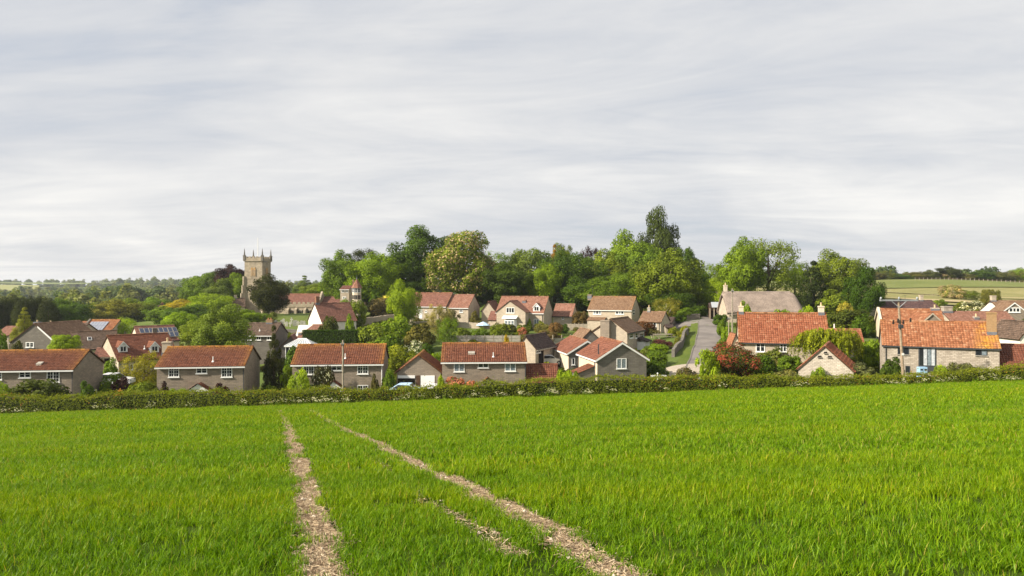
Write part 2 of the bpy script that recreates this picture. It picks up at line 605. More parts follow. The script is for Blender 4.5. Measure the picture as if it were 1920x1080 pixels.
t.fin(t.mix(1.0, t.ramp(f2, [(0.32, (0.13, 0.088, 0.048)), (0.5, (0.31, 0.23, 0.13)), (0.68, (0.50, 0.40, 0.255))]), t.ramp(f1, [(0.3, (0.75,) * 3), (0.7, (1.1,) * 3)]), 'MULTIPLY'), 0.95, 0.1)

# ---------------------------------------------------------------- the ground
def grow(a, b, step, far, k=1.16):
    xs = list(np.arange(a, b + 1e-6, step))
    s = step
    while xs[-1] < far:
        s *= k
        xs.append(xs[-1] + s)
    return xs


xp = grow(0, 130, 2.5, 4200)
xs = np.array([-v for v in xp[:0:-1]] + xp)
ys = np.array([-40, -30, -20, -10] + grow(0, 260, 2.5, 5200))
gx, gy = np.meshgrid(xs, ys)
gz = G_np(gx, gy)
low = np.clip((56.0 - gy) / 3.0, 0, 1) * 0.4 * (np.abs(gx) < 119)
gz = gz - low
nx = len(xs)
V = np.stack([gx.ravel(), gy.ravel(), gz.ravel()], 1)
ii = np.arange(len(ys) - 1)[:, None] * nx + np.arange(nx - 1)[None, :]
Fq = np.stack([ii, ii + 1, ii + 1 + nx, ii + nx], -1).reshape(-1, 4)
ground = link('ground', mesh('ground', V, Fq, [MATS['meadow']], smooth=True))
tag(ground, 'grassy valley floor and hillside under the village', kind='structure')


def drape(name, label, pts, m, lift=0.05, nu=24, nv=6, kind='structure'):
    """a sheet over the ground between two edge polylines: pts = [(xa,ya,xb,yb), ...] in order"""
    rows = []
    pts = np.array(pts, float)
    tt = np.linspace(0, len(pts) - 1, nu)
    for t_ in tt:
        i = min(int(t_), len(pts) - 2)
        f = t_ - i
        rows.append(pts[i] * (1 - f) + pts[i + 1] * f)
    rows = np.array(rows)
    s = np.linspace(0, 1, nv)
    X = rows[:, None, 0] * (1 - s) + rows[:, None, 2] * s
    Y = rows[:, None, 1] * (1 - s) + rows[:, None, 3] * s
    Z = G_np(X, Y) + lift
    V = np.stack([X.ravel(), Y.ravel(), Z.ravel()], 1)
    ii = np.arange(nu - 1)[:, None] * nv + np.arange(nv - 1)[None, :]
    Fq = np.stack([ii, ii + 1, ii + 1 + nv, ii + nv], -1).reshape(-1, 4)
    o = link(name, mesh(name, V, Fq, [MATS[m]], smooth=True))
    tag(o, label, kind=kind)
    return o


# ---------------------------------------------------------------- the crop field
def track_x(pts, y):
    return np.interp(y, [p[1] for p in pts], [p[0] for p in pts])


TRL = [(-0.35, 2.0), (-1.66, 6.07), (-2.75, 9.3), (-3.95, 12.9), (-6.6, 20.5), (-9.5, 29.0), (-17.5, 51.0)]
TRR = [(2.7, 1.5), (0.96, 5.72), (-0.18, 9.4), (-1.95, 14.0), (-4.2, 20.3), (-6.5, 26.2), (-15.3, 51.0)]
TRM = [(1.0, 4.0), (-0.35, 7.6), (-1.4, 10.2), (-2.6, 13.8), (-4.2, 18.0)]


def wob(y, s):
    return 0.05 * np.sin(y * 1.7 + s) + 0.03 * np.sin(y * 4.1 + 2 * s)


def vnoise(x, y, seed=0):
    """smooth value noise, 0..1"""
    xi, yi = np.floor(x).astype(int), np.floor(y).astype(int)
    fx, fy = x - xi, y - yi
    fx, fy = fx * fx * (3 - 2 * fx), fy * fy * (3 - 2 * fy)

    def h(a, b):
        v = np.sin(a * 127.1 + b * 311.7 + seed * 74.7) * 43758.5453
        return v - np.floor(v)
    return (h(xi, yi) * (1 - fx) + h(xi + 1, yi) * fx) * (1 - fy) + (h(xi, yi + 1) * (1 - fx) + h(xi + 1, yi + 1) * fx) * fy


fx_ = np.array(sorted(set(list(np.round(np.arange(-14, 14.01, 0.35), 3)) + list(np.round(-np.array(grow(14, 30, 1.2, 122)), 3)) + list(np.round(grow(14, 30, 1.2, 122), 3)))))
fy_ = np.array(list(np.arange(-12, 2, 1.0)) + list(np.arange(2, 22, 0.3)) + list(np.arange(22, 57.1, 0.9)))
gx, gy = np.meshgrid(fx_, fy_)
gz = field_plane(np.clip(gx, -110, 110), gy) + 0.03 * (vnoise(gx * 1.5, gy * 1.5, 3) - 0.5)
for tr, dep in ((TRL, 0.12), (TRR, 0.12)):
    dd = np.abs(gx - track_x(tr, gy))
    gz -= dep * np.exp(-(dd / 0.50) ** 2)
nx = len(fx_)
V = np.stack([gx.ravel(), gy.ravel(), gz.ravel()], 1)
ii = np.arange(len(fy_) - 1)[:, None] * nx + np.arange(nx - 1)[None, :]
Fq = np.stack([ii, ii + 1, ii + 1 + nx, ii + nx], -1).reshape(-1, 4)
field = link('field', mesh('field', V, Fq, [MATS['soil_green']], smooth=True))
tag(field, 'sloping arable field of young green cereal', kind='structure')


def ribbon(name, tr, w0, seed, ymax):
    yy = np.arange(1.6, ymax, 0.22)
    xx = track_x(tr, yy)
    hw = w0 * (0.42 + 0.18 * vnoise(yy * 0.9, yy * 0, seed) + 0.12 * vnoise(yy * 3.1, yy * 0, seed + 1))
    rows = []
    for k, s in enumerate(np.linspace(-1, 1, 5)):
        X = xx + wob(yy, 1) + s * hw
        Z = field_plane(X, yy) + 0.010 - 0.022 * (1 - s * s) + 0.010 * (vnoise(X * 6, yy * 6, seed + 5) - 0.5)
        rows.append(np.stack([X, yy, Z], 1))
    V = np.stack(rows, 1).reshape(-1, 3)
    n = len(yy)
    ii = np.arange(n - 1)[:, None] * 5 + np.arange(4)[None, :]
    Fq = np.stack([ii, ii + 1, ii + 6, ii + 5], -1).reshape(-1, 4)
    o = link(name, mesh(name, V, Fq, [MATS['straw_soil']], smooth=True))
    return o


tag(ribbon('wheel_track', TRL, 0.33, 1, 50), 'bare straw-covered tractor wheel track, the straighter one', kind='structure')
tag(ribbon('wheel_track', TRR, 0.31, 2, 48), 'bare stony tractor wheel track, the more slanting one', kind='structure')


# straw chaff on the tracks: thin flat bits lying at all angles
def litter():
    Q, T_ = [], []
    specs = [(TRL, 26000, 0.115, 5.0, 26), (TRR, 24000, 0.11, 4.6, 26), (TRM, 1500, 0.08, 6.5, 16)]
    for tr, n, sg, y0, y1 in specs:
        y = y0 + (y1 - y0) * rng.random(n) ** 1.7
        x = track_x(tr, y) + wob(y, 1) + rng.normal(0, sg, n)
        a = rng.random(n) * math.pi
        ln = rng.uniform(0.010, 0.045, n)
        w = rng.uniform(0.0013, 0.0038, n)
        dx_ = np.clip(np.abs(x - track_x(tr, y) - wob(y, 1)) / .17, 0, 1)
        z = field_plane(x, y) + (rng.uniform(0.0, 0.03, n) - (.018 * (1 - dx_ ** 2) if tr is not TRM else -.012))
        tilt = rng.normal(0, 0.25, n)
        d = np.stack([np.cos(a), np.sin(a), tilt], 1) * ln[:, None]
        s = np.stack([-np.sin(a), np.cos(a), rng.normal(0, 0.5, n)], 1) * w[:, None]
        c = np.stack([x, y, z], 1)
        Q.append(np.stack([c - d - s, c + d - s, c + d + s, c - d + s], 1))
        T_.append(rng.random(n))
    t = NT('straw')
    a = t.n('ShaderNodeAttribute', _attribute_name='tint')
    t.fin(t.ramp(a.outputs['Fac'], [(0, (0.13, 0.08, 0.045)), (0.4, (0.31, 0.22, 0.13)), (0.8, (0.47, 0.36, 0.225)), (1, (0.60, 0.50, 0.34))]), 0.8, 0.2)
    o = link('straw_litter', quads_mesh('straw_litter', np.concatenate(Q), {'tint': np.concatenate(T_)}, [MATS['straw']]))
    tag(o, 'pale chopped straw scattered along the wheel tracks', kind='stuff')
    # stones
    vs, fs, ti = [], [], []
    for tr, n, y0, y1 in ((TRL, 40, 6, 18), (TRR, 150, 4.6, 22), (TRM, 30, 7.5, 15)):
        for _ in range(n):
            y = y0 + (y1 - y0) * random.random() ** 1.4
            x = float(track_x(tr, y)) + random.gauss(0, 0.13)
            r = random.choice([0.010, 0.013, 0.016, 0.02, 0.032]) * random.uniform(0.8, 1.2)
            c = Vector((x, y, field_plane(x, y) + 0.008))
            k = len(vs)
            pts = [Vector((random.gauss(0, 1), random.gauss(0, 1), random.gauss(0, 0.6))).normalized() for _ in range(1)]
            oct_ = [(1, 0, 0), (0, 1, 0), (-1, 0, 0), (0, -1, 0), (0, 0, .7), (0, 0, -.7)]
            rz = random.random() * 6
            for p in oct_:
                q = Vector(p) * r * random.uniform(0.75, 1.3)
                q.rotate(Matrix.Rotation(rz, 3, 'Z'))
                vs.append(c + q)
            fs += [(k, k + 1, k + 4), (k + 1, k + 2, k + 4), (k + 2, k + 3, k + 4), (k + 3, k, k + 4), (k + 1, k, k + 5), (k + 2, k + 1, k + 5), (k + 3, k + 2, k + 5), (k, k + 3, k + 5)]
    plain('field_stone', (0.55, 0.47, 0.36), 0.9, 0.1, var=0.25, scale=9)
    o = link('stones', mesh('stones', vs, fs, [MATS['field_stone']]))
    tag(o, 'small pale stones lying along the wheel tracks', kind='stuff')


litter()


# ---------------------------------------------------------------- blades
def blade_mat():
    t = NT('blade')
    a = t.n('ShaderNodeAttribute', _attribute_name='tint')
    b = t.n('ShaderNodeAttribute', _attribute_name='hue', _attribute_type='INSTANCER')
    c1 = t.ramp(a.outputs['Fac'], [(0.0, (0.060, 0.135, 0.002)), (0.5, (0.150, 0.275, 0.003)), (0.86, (0.27, 0.40, 0.012)), (0.93, (0.32, 0.33, 0.02)), (1.0, (0.44, 0.36, 0.09))])
    c2 = t.ramp(b.outputs['Fac'], [(0.0, (0.70, 0.82, 0.9)), (0.5, (1, 1, 1)), (1.0, (1.3, 1.12, 0.85))])
    c = t.mix(1.0, c1, c2, 'MULTIPLY')
    t.fin(c, 0.42, 0.12)
    tr = t.n('ShaderNodeBsdfTranslucent')
    t.set(tr, 'Color', t.mix(1.0, c, (1.3, 1.25, 0.5), 'MULTIPLY'))
    ms = t.n('ShaderNodeMixShader', Fac=0.38)
    t.t.links.new(t.b.outputs[0], ms.inputs[1])
    t.t.links.new(tr.outputs[0], ms.inputs[2])
    t.t.links.new(ms.outputs[0], t.out.inputs[0])


blade_mat()


def tuft(name, seed, nb, hgt, wid, spread, segs, bend=1.0, dry=0.06):
    r = np.random.default_rng(seed)
    vs, fs, ti = [], [], []
    for _ in range(nb):
        bx, by = r.normal(0, spread, 2)
        a = r.random() * 2 * math.pi
        h = hgt * r.uniform(0.65, 1.15)
        w = wid * r.uniform(0.7, 1.25)
        lean = r.uniform(0.15, 0.75) * h * bend
        curl = r.uniform(0.0, 0.35) * h * bend
        d = np.array([math.cos(a), math.sin(a)])
        s = np.array([-d[1], d[0]])
        tw = r.normal(0, 0.5)
        s = s * math.cos(tw) + d * math.sin(tw)
        k = len(vs)
        tint = min(r.random() * 0.9, 0.88) if r.random() > dry else r.uniform(0.9, 1.0)
        for i in range(segs + 1):
            q = i / segs
            off = lean * q ** 1.8
            z = h * q - curl * q ** 3
            ww = w * (1.0 - 0.92 * q ** 1.6) * (0.75 + 0.25 * min(1, q * 4))
            c = np.array([bx, by]) + d * off
            vs.append((c[0] - s[0] * ww, c[1] - s[1] * ww, z))
            vs.append((c[0] + s[0] * ww, c[1] + s[1] * ww, z))
        for i in range(segs):
            fs.append((k + 2 * i, k + 2 * i + 1, k + 2 * i + 3, k + 2 * i + 2))
            ti.append(tint)
    me = mesh(name, vs, fs, [MATS['blade']], attrs={'tint': ti})
    return bpy.data.objects.new(name, me)


def scatter(name, pts, scl, rot, idx, hue, protos, label, kind='stuff', zscale=None, tilt=None):
    """one object whose points each carry one of the tuft shapes (geometry nodes)"""
    me = bpy.data.meshes.new(name)
    me.vertices.add(len(pts))
    me.vertices.foreach_set('co', np.ascontiguousarray(pts, dtype=np.float32).ravel())
    n = len(pts)
    S = np.stack([scl, scl, scl if zscale is None else zscale], 1).astype(np.float32)
    tl = np.zeros((n, 2)) if tilt is None else tilt
    E = np.stack([tl[:, 0], tl[:, 1], rot], 1).astype(np.float32)
    at = me.attributes.new('scl', 'FLOAT_VECTOR', 'POINT')
    at.data.foreach_set('vector', S.ravel())
    at = me.attributes.new('rot', 'FLOAT_VECTOR', 'POINT')
    at.data.foreach_set('vector', E.ravel())
    at = me.attributes.new('hue', 'FLOAT', 'POINT')
    at.data.foreach_set('value', hue.astype(np.float32))
    at = me.attributes.new('idx', 'INT', 'POINT')
    at.data.foreach_set('value', idx.astype(np.int32))
    o = link(name, me)
    coll = bpy.data.collections.new(name + '_shapes')
    for i, p in enumerate(protos):
        coll.objects.link(p)
    ng = bpy.data.node_groups.new(name + '_scatter', 'GeometryNodeTree')
    ng.interface.new_socket('Geometry', in_out='INPUT', socket_type='NodeSocketGeometry')
    ng.interface.new_socket('Geometry', in_out='OUTPUT', socket_type='NodeSocketGeometry')
    N, Lk = ng.nodes.new, ng.links.new
    gi, go = N('NodeGroupInput'), N('NodeGroupOutput')
    ci = N('GeometryNodeCollectionInfo')
    ci.inputs['Collection'].default_value = coll
    ci.inputs['Separate Children'].default_value = True
    ci.inputs['Reset Children'].default_value = True

    def attr(nm, typ):
        a = N('GeometryNodeInputNamedAttribute')
        a.data_type = typ
        a.inputs['Name'].default_value = nm
        return [s for s in a.outputs if s.enabled][0]
    ip = N('GeometryNodeInstanceOnPoints')
    ip.inputs['Pick Instance'].default_value = True
    Lk(gi.outputs[0], ip.inputs['Points'])
    Lk(ci.outputs[0], ip.inputs['Instance'])
    Lk(attr('idx', 'INT'), ip.inputs['Instance Index'])
    Lk(attr('rot', 'FLOAT_VECTOR'), ip.inputs['Rotation'])
    Lk(attr('scl', 'FLOAT_VECTOR'), ip.inputs['Scale'])
    Lk(ip.outputs[0], go.inputs[0])
    md = o.modifiers.new('scatter', 'NODES')
    md.node_group = ng
    tag(o, label, kind=kind)
    return o


def crop():
    protos = [tuft('tuft_%02d' % i, 100 + i, 16, 0.128, 0.0048, 0.045, 4, dry=.03) for i in range(6)]
    protos += [tuft('tuft_%02d' % (6 + i), 200 + i, 18, 0.15, 0.0075, 0.075, 3, dry=.03) for i in range(4)]
    protos += [tuft('tuft_%02d' % (10 + i), 300 + i, 24, 0.14, 0.013, 0.20, 2, dry=0.015) for i in range(4)]
    zones = [(3.4, 13.0, 150, 0, 6, 1.0), (12.2, 27.0, 62, 6, 4, 1.0), (26.0, 55.6, 22, 10, 4, 1.0)]
    PP, SS, ZZ, RR, II, HH = [], [], [], [], [], []
    for y0, y1, dens, i0, ni, s in zones:
        xm = 0.82 * y1 + 4.0
        n = int((y1 - y0) * 2 * xm * dens)
        x = rng.uniform(-xm, xm, n)
        y = rng.uniform(y0, y1, n)
        ok = np.abs(x) < 0.82 * y + 4.0
        x, y = x[ok], y[ok]
        # drilled rows, lines running with the tracks
        drow = 0.15 if i0 == 0 else 0.30
        if drow:
            dx, dy = -0.345, 1.0
            ln = math.hypot(dx, dy)
            nx_, ny_ = dy / ln, -dx / ln
            c = x * nx_ + y * ny_
            c2 = np.round(c / drow) * drow + rng.normal(0, 0.026 if i0 == 0 else .07, len(c))
            x = x + (c2 - c) * nx_
            y = y + (c2 - c) * ny_
        keep = np.ones(len(x), bool)
        edge = np.zeros(len(x))
        for tr, w in ((TRL, 0.165), (TRR, 0.15)):
            d = np.abs(x - track_x(tr, y) - wob(y, 1))
            wv = w * (0.92 + 0.3 * vnoise(y * 1.3, x * 0 + w, 9)) + (0.0 if i0 == 0 else 0.05 if i0 == 6 else 0.12)
            keep &= (d > wv) | (rng.random(len(x)) < 0.02) | (y > 50.5)
            edge = np.maximum(edge, np.exp(-((d - w) / 0.3) ** 2))
        # faint middle track, patchy
        d = np.abs(x - track_x(TRM, y))
        pm = (d < 0.20) & (y > 5) & (y < 16.5)
        keep &= ~(pm & (d < .02 + .13 * vnoise(y * 1.9, y * 0, 22)) & (rng.random(len(x)) < 1.6 * vnoise(x * 1.2, y * .9, 21) - .05))
        # tussocky: blades bunch together and leave dark gaps
        cl = vnoise(x * 5.2 + 3, y * 4.2, 91) * .6 + vnoise(x * 2.1, y * 1.9, 92) * .4
        if y0 < 20:
            keep &= (cl > .40) | (rng.random(len(x)) < .34)
        # thin spots
        thin = vnoise(x * 0.55, y * 0.55, 5)
        keep &= ~((thin < 0.12) & (rng.random(len(x)) < 0.35))
        # poor dry patch in the upper field
        dry = np.exp(-(((x - 7.0) / 4.2) ** 2 + ((y - 37.5) / 1.3) ** 2)) + .7 * np.exp(-(((x + 1.0) / 1.6) ** 2 + ((y - 41) / .7) ** 2))
        keep &= ~(rng.random(len(x)) < .55 * dry)
        x, y, edge, thin, dry = x[keep], y[keep], edge[keep], thin[keep], dry[keep]
        big = vnoise(x * 0.16 + 3, y * 0.42, 6)
        mid = vnoise(x * 0.5, y * 1.1, 7)
        fine = vnoise(x * 1.7, y * 2.2, 8)
        # long swathes lying across the slope
        band = vnoise(x * 0.045 + 9, y * 0.62 + 0.06 * x, 31)
        hz = 0.70 + 0.26 * big + 0.22 * mid + 0.18 * (band - 0.5) + 0.15 * fine
        hz *= 1 - 0.25 * edge
        sc_ = s * rng.uniform(0.8, 1.2, len(x))
        hue = np.clip(0.44 + 0.55 * (band - 0.5) + 0.38 * (big - 0.5) + 0.3 * (fine - 0.5) + rng.normal(0, 0.10, len(x)) + 0.16 * np.clip((y - 8) / 35, 0, 1) + .5 * dry - .22 * np.clip(vnoise(x * .33 + 5, y * .5, 71) * 4 - 2.7, 0, 1) * (y < 30), 0, 1)
        PP.append(np.stack([x, y, field_plane(x, y) - 0.01], 1))
        SS.append(sc_)
        ZZ.append(sc_ * hz * np.clip(rng.normal(1, 0.1, len(x)), 0.7, 1.35))
        RR.append(rng.random(len(x)) * 6.283)
        II.append(i0 + rng.integers(0, ni, len(x)))
        HH.append(hue)
    PP, SS, ZZ, RR, II, HH = map(np.concatenate, (PP, SS, ZZ, RR, II, HH))
    tl = rng.normal(0, 0.13, (len(PP), 2))
    scatter('crop', PP, SS, RR, II, HH, protos, 'dense bright green young cereal blades covering the field', zscale=ZZ, tilt=tl)
    print('crop tufts', len(PP))


crop()


# ---------------------------------------------------------------- hedge along the field edge
def hedge_y(x):
    return 58.6 + 0.35 * np.sin(x * 0.11) + 0.2 * np.sin(x * 0.37)


HPX = [-700, 0, 120, 200, 420, 640, 800, 960, 1150, 1300, 1420, 1600, 1760, 1840, 1920, 2600]
HTOP = [742, 742, 744, 738, 733, 729, 722, 716, 708, 708, 706, 704, 700, 692, 684, 640]


def hedge_top(x):
    row = np.interp(x * F / 58.6 + 960, HPX, HTOP)
    return CZ - (row - 540) * 58.6 / F


def leaf_quads(c, nrm, size, r, aspect=0.62):
    """rhombus leaves at points c facing nrm"""
    n = len(c)
    nrm = nrm / (np.linalg.norm(nrm, axis=1, keepdims=True) + 1e-9)
    a = np.cross(nrm, r.normal(0, 1, (n, 3)))
    a /= np.linalg.norm(a, axis=1, keepdims=True) + 1e-9
    b = np.cross(nrm, a)
    s = size[:, None] if np.ndim(size) else size
    bend = nrm * s * 0.25
    return np.stack([c - a * s - bend, c - b * s * aspect, c + a * s - bend, c + b * s * aspect], 1)


def field_hedge():
    L0, L1 = -62.0, 62.0
    root = empty('field_hedge', (0, 58.6, field_plane(0, 58.6)))
    xs_ = np.arange(L0, L1 + .01, 0.8)
    mb = MB()
    prof = []
    for x in xs_:
        y = float(hedge_y(x))
        zb = field_plane(x, y) - 0.2
        zt = float(hedge_top(x)) - 0.28
        prof.append([(x, y - 0.62, zb), (x, y - 0.62, zb + (zt - zb) * 0.75), (x, y - 0.35, zt), (x, y + 0.35, zt), (x, y + 0.62, zb + (zt - zb) * 0.75), (x, y + 0.62, zb)])
    vs = [p for q in prof for p in q]
    fs = [(i * 6 + k, i * 6 + k + 1, i * 6 + 7 + k, i * 6 + 6 + k) for i in range(len(prof) - 1) for k in range(5)]
    o = link('dark_core', mesh('dark_core', [Vector(v) - root.location for v in vs], fs, [MATS['hedge_core']]), root)  # added dark core, fills the hedge so it is not see-through
    n = 105000
    x = rng.uniform(L0, L1, n)
    y0 = hedge_y(x)
    zb = field_plane(x, y0)
    zt = hedge_top(x) + 0.26 * (vnoise(x * .5, x * 0, 40) - .5) + 0.22 * (vnoise(x * 1.1, x * 0, 41) - 0.5) + 0.2 * (vnoise(x * 3.3, x * 0, 42) - 0.5)
    s = rng.random(n)
    H = zt - zb
    dep = 0.72 + 0.28 * (vnoise(x * 0.8, s * 2.0, 43) - 0.5) + 0.22 * (vnoise(x * 2.9, s * 3.1, 44) - 0.5)
    # around the profile: front 0..0.42, top 0.42..0.8, back 0.8..1
    fr = s < 0.46
    tp = (s >= 0.46) & (s < 0.82)
    bk = s >= 0.82
    hh = rng.random(n)
    c = np.zeros((n, 3))
    nr = np.zeros((n, 3))
    c[:, 0] = x
    rnd = rng.normal(0, 0.07, n)
    c[:, 1] = np.where(fr, y0 - dep * (1 - 0.25 * hh ** 3) + rnd, np.where(bk, y0 + dep + rnd, y0 + rng.uniform(-0.7, 0.7, n)))
    c[:, 2] = np.where(tp, zt - 0.05 + rng.exponential(0.07, n) - 0.10 + 0.10 * (vnoise(c[:, 0] * 2.4, c[:, 1] * 2.4, 45)), zb + H * hh * 0.97)
    nr[:, 1] = np.where(fr, -1, np.where(bk, 1, 0))
    nr[:, 2] = np.where(tp, 1, 0.45)
    nr += rng.normal(0, 0.55, (n, 3))
    tint = np.clip(rng.normal(0.45, 0.17, n) + 0.28 * (vnoise(x * 0.7, hh * 2, 46) - 0.5) + np.where(c[:, 2] > zt - 0.35, 0.34, -.06) * rng.random(n) * 1.6, 0, 1)  # lit top and shaded lower part put into the leaf tint
    q = leaf_quads(c - np.array(root.location), nr, rng.uniform(0.035, 0.075, n), rng)
    stray = tp & (rng.random(n) < .035)
    c[:, 2] += stray * rng.exponential(.16, n)
    q = leaf_quads(c - np.array(root.location), nr, rng.uniform(0.035, 0.075, n), rng)
    rust = (rng.random(n) < 0.05) & (vnoise(x * 0.4, hh, 47) > 0.55)
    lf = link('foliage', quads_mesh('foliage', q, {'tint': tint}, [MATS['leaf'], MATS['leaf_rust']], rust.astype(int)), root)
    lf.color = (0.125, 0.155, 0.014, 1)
    tag(root, 'long trimmed hedge running along the far edge of the green field', 'hedge')


field_hedge()


def verge():
    """rough long grass and cow parsley at the foot of the hedge"""
    protos = [tuft('rough_%02d' % i, 500 + i, 16, 0.42, 0.016, 0.14, 3, bend=0.8, dry=0.10) for i in range(4)]
    n = 5200
    x = rng.uniform(-60, 60, n)
    y = hedge_y(x) - 0.75 - np.abs(rng.normal(0, 0.75, n))
    z = field_plane(x, y) - 0.02
    hz = 0.28 + 0.42 * vnoise(x * 0.6, y * 0.8, 51)
    hue = np.clip(0.30 + 0.5 * vnoise(x * 0.3, y * 0.5, 52) + rng.normal(0, 0.15, n), 0, 1)
    scatter('verge_grass', np.stack([x, y, z], 1), rng.uniform(0.8, 1.3, n), rng.random(n) * 6.28, rng.integers(0, 4, n), hue, protos,
            'longer rough grass strip between crop and hedge', zscale=hz, tilt=rng.normal(0, 0.15, (n, 2)))
    # cow parsley: stems with flat white umbels
    r = np.random.default_rng(77)
    pr = []
    for k in range(4):
        mb = MB()
        for s_ in range(3):
            bx, by = r.normal(0, 0.14, 2)
            hgt = r.uniform(0.55, 0.95)
            tx, ty = bx + r.normal(0, 0.12), by + r.normal(0, 0.12)
            mb.tube([(bx, by, 0), (tx, ty, hgt)], [0.012, 0.007], 4, False)
        stems = len(mb.f)
        q = []
        fl = []
        for s_ in range(9):
            cx, cy = r.normal(0, 0.22, 2)
            cz = r.uniform(0.55, 1.0)
            for u_ in range(9):
                a = r.random() * 6.28
                rr = 0.10 * math.sqrt(r.random())
                c = (cx + rr * math.cos(a), cy + rr * math.sin(a), cz + r.normal(0, 0.015))
                sz = r.uniform(0.012, 0.024)
                kk = len(mb.v)
                mb.v += [(c[0] - sz, c[1], c[2]), (c[0], c[1] - sz, c[2] - .006), (c[0] + sz, c[1], c[2]), (c[0], c[1] + sz, c[2] + .012)]
                mb.f.append((kk, kk + 1, kk + 2, kk + 3))
        for s_ in range(26):
            c = np.array([r.normal(0, 0.22), r.normal(0, 0.22), r.uniform(0.05, 0.6)])
            sz = r.uniform(0.04, 0.09)
            d = r.normal(0, 1, 3)
            d /= np.linalg.norm(d)
            e = np.cross(d, [0.3, 0.2, 1])
            kk = len(mb.v)
            mb.v += [tuple(c - d * sz), tuple(c - e * sz * .5), tuple(c + d * sz), tuple(c + e * sz * .5)]
            mb.f.append((kk, kk + 1, kk + 2, kk + 3))
        mi = [1] * stems + [0] * 81 + [1] * 26
        me = mesh('parsley', mb.v, mb.f, [MATS['blossom_white'], MATS['blade']], mi, attrs={'tint': [0.3] * stems + list(r.uniform(0.35, 0.8, 81)) + list(r.uniform(0.1, 0.7, 26))})
        pr.append(bpy.data.objects.new('parsley_%d' % k, me))
    n = 420
    x = rng.uniform(-60, 60, n)
    px = x * F / 57 + 960
    w = np.interp(px, [-400, 0, 430, 520, 640, 760, 1100, 1300, 1500, 1650, 1920, 2400], [0.15, 0.2, 0.3, 0.8, 1, 0.8, 0.7, 0.35, 0.45, 0.7, 1, 0.8]) * (0.3 + 1.3 * vnoise(x * 0.5, x * 0, 61))
    k = rng.random(n) < w
    x = x[k]
    n = len(x)
    y = hedge_y(x) - 0.8 - np.abs(rng.normal(0, 0.38, n))
    scatter('cow_parsley', np.stack([x, y, field_plane(x, y) - 0.02], 1), rng.uniform(0.45, 0.85, n), rng.random(n) * 6.28, rng.integers(0, 4, n), rng.uniform(0.3, 0.8, n), pr,
            'cow parsley with flat white flower heads along the foot of the hedge')


verge()

# ---------------------------------------------------------------- road, drive and grass bank
RD = [(1286, 730, 70), (1302, 712, 73), (1311, 690, 79), (1318, 668, 87), (1325, 650, 95), (1330, 632, 106), (1334, 616, 119), (1335, 604, 130), (1328, 596, 139), (1322, 588, 150), (1318, 582, 160)]
RW = [1.3, 1.4, 1.5, 1.6, 1.75, 1.9, 2.2, 2.5, 1.3, 1.1, 1.0]
rp = [(P(a, b, d).x, d) for a, b, d in RD]
pts = []
for i, (x, y) in enumerate(rp):
    a, b = rp[max(i - 1, 0)], rp[min(i + 1, len(rp) - 1)]
    dx, dy = b[0] - a[0], b[1] - a[1]
    ln = math.hypot(dx, dy)
    nx_, ny_ = dy / ln, -dx / ln
    pts.append((x - nx_ * RW[i], y - ny_ * RW[i], x + nx_ * RW[i], y + ny_ * RW[i]))
road = drape('road', 'grey tarmac village lane climbing between the houses', pts, 'asphalt', 0.06, 60, 8)
x0 = P(1330, 604, 130).x
drape('side_road', 'side arm of the lane turning off at the junction', [(x0 - 12, 128.5, x0 - 12, 133.5), (x0 - 6, 128, x0 - 6, 133), (x0, 126.5, x0, 133)], 'asphalt', 0.072, 12, 5)
drape('grass_bank', 'strip of mown grass beside the lane', [(p[0] - 1.3, p[1] + .4, p[0] - 0.05, p[1]) for p in pts[2:8]], 'lawn', 0.07, 30, 4)
# kerb
mb = MB()
kx = np.interp(np.linspace(1, 7, 60), range(len(pts)), [p[0] for p in pts])
ky = np.interp(np.linspace(1, 7, 60), range(len(pts)), [p[1] for p in pts])
kp = [Vector((x_, y_, G(x_, y_) + 0.12)) for x_, y_ in zip(kx, ky)]
for a, b in zip(kp[:-1], kp[1:]):
    d = (b - a).normalized()
    s = Vector((d.y, -d.x, 0)) * 0.08
    u = Vector((0, 0, 0.12))
    mb.add([a - s, a + s, b + s, b - s, a - s - u, a + s - u, b + s - u, b - s - u], [(0, 1, 2, 3), (4, 7, 6, 5), (1, 5, 6, 2), (0, 3, 7, 4)])
k = mb.build('kerb', 'stone_grey')
tag(k, 'pale kerb edging the lane', kind='structure')
dv = P(1262, 690, 84)
drape('driveway', 'pale gravel drive entering from the lane', [(dv.x - 2.5, 78.5, dv.x - 2.5, 82), (dv.x + 3.4, 78.5, dv.x + 3.4, 82)], 'gravel', 0.085, 8, 5)

# hillside pasture, farm track, crops and far fields
drape('pasture', 'pale grazed hillside pasture beyond the houses', [(62, 165, 74, 345), (150, 165, 165, 345), (300, 165, 330, 345)], 'pasture', 0.5, 40, 30)
drape('green_strip', 'greener strip of pasture below the hilltop fence', [(90, 305, 96, 335), (200, 288, 215, 335), (300, 280, 330, 335)], 'pasture_green', 0.8, 30, 12)
drape('farm_track', 'pale farm track crossing the hillside pasture', [(84, 266, 84, 280), (106, 246, 107, 258), (128, 230, 129, 241), (190, 216, 190, 226)], 'dry_grass', 1.0, 40, 4)
drape('dry_bank', 'straw coloured bank of dry grass along the hilltop', [(86, 332, 86, 340), (122, 333, 122, 342)], 'dry_grass', 1.1, 12, 4)
drape('stubble_patch', 'strip of dry pale grass behind the barn roofs', [(70, 176, 72, 186), (120, 174, 122, 184)], 'dry_grass', 0.8, 12, 4)
drape('rape_field', 'yellow oilseed rape field beyond the church', [(-125, 330, -125, 380), (-60, 330, -62, 380)], 'rapeseed', 3.2, 12, 8)
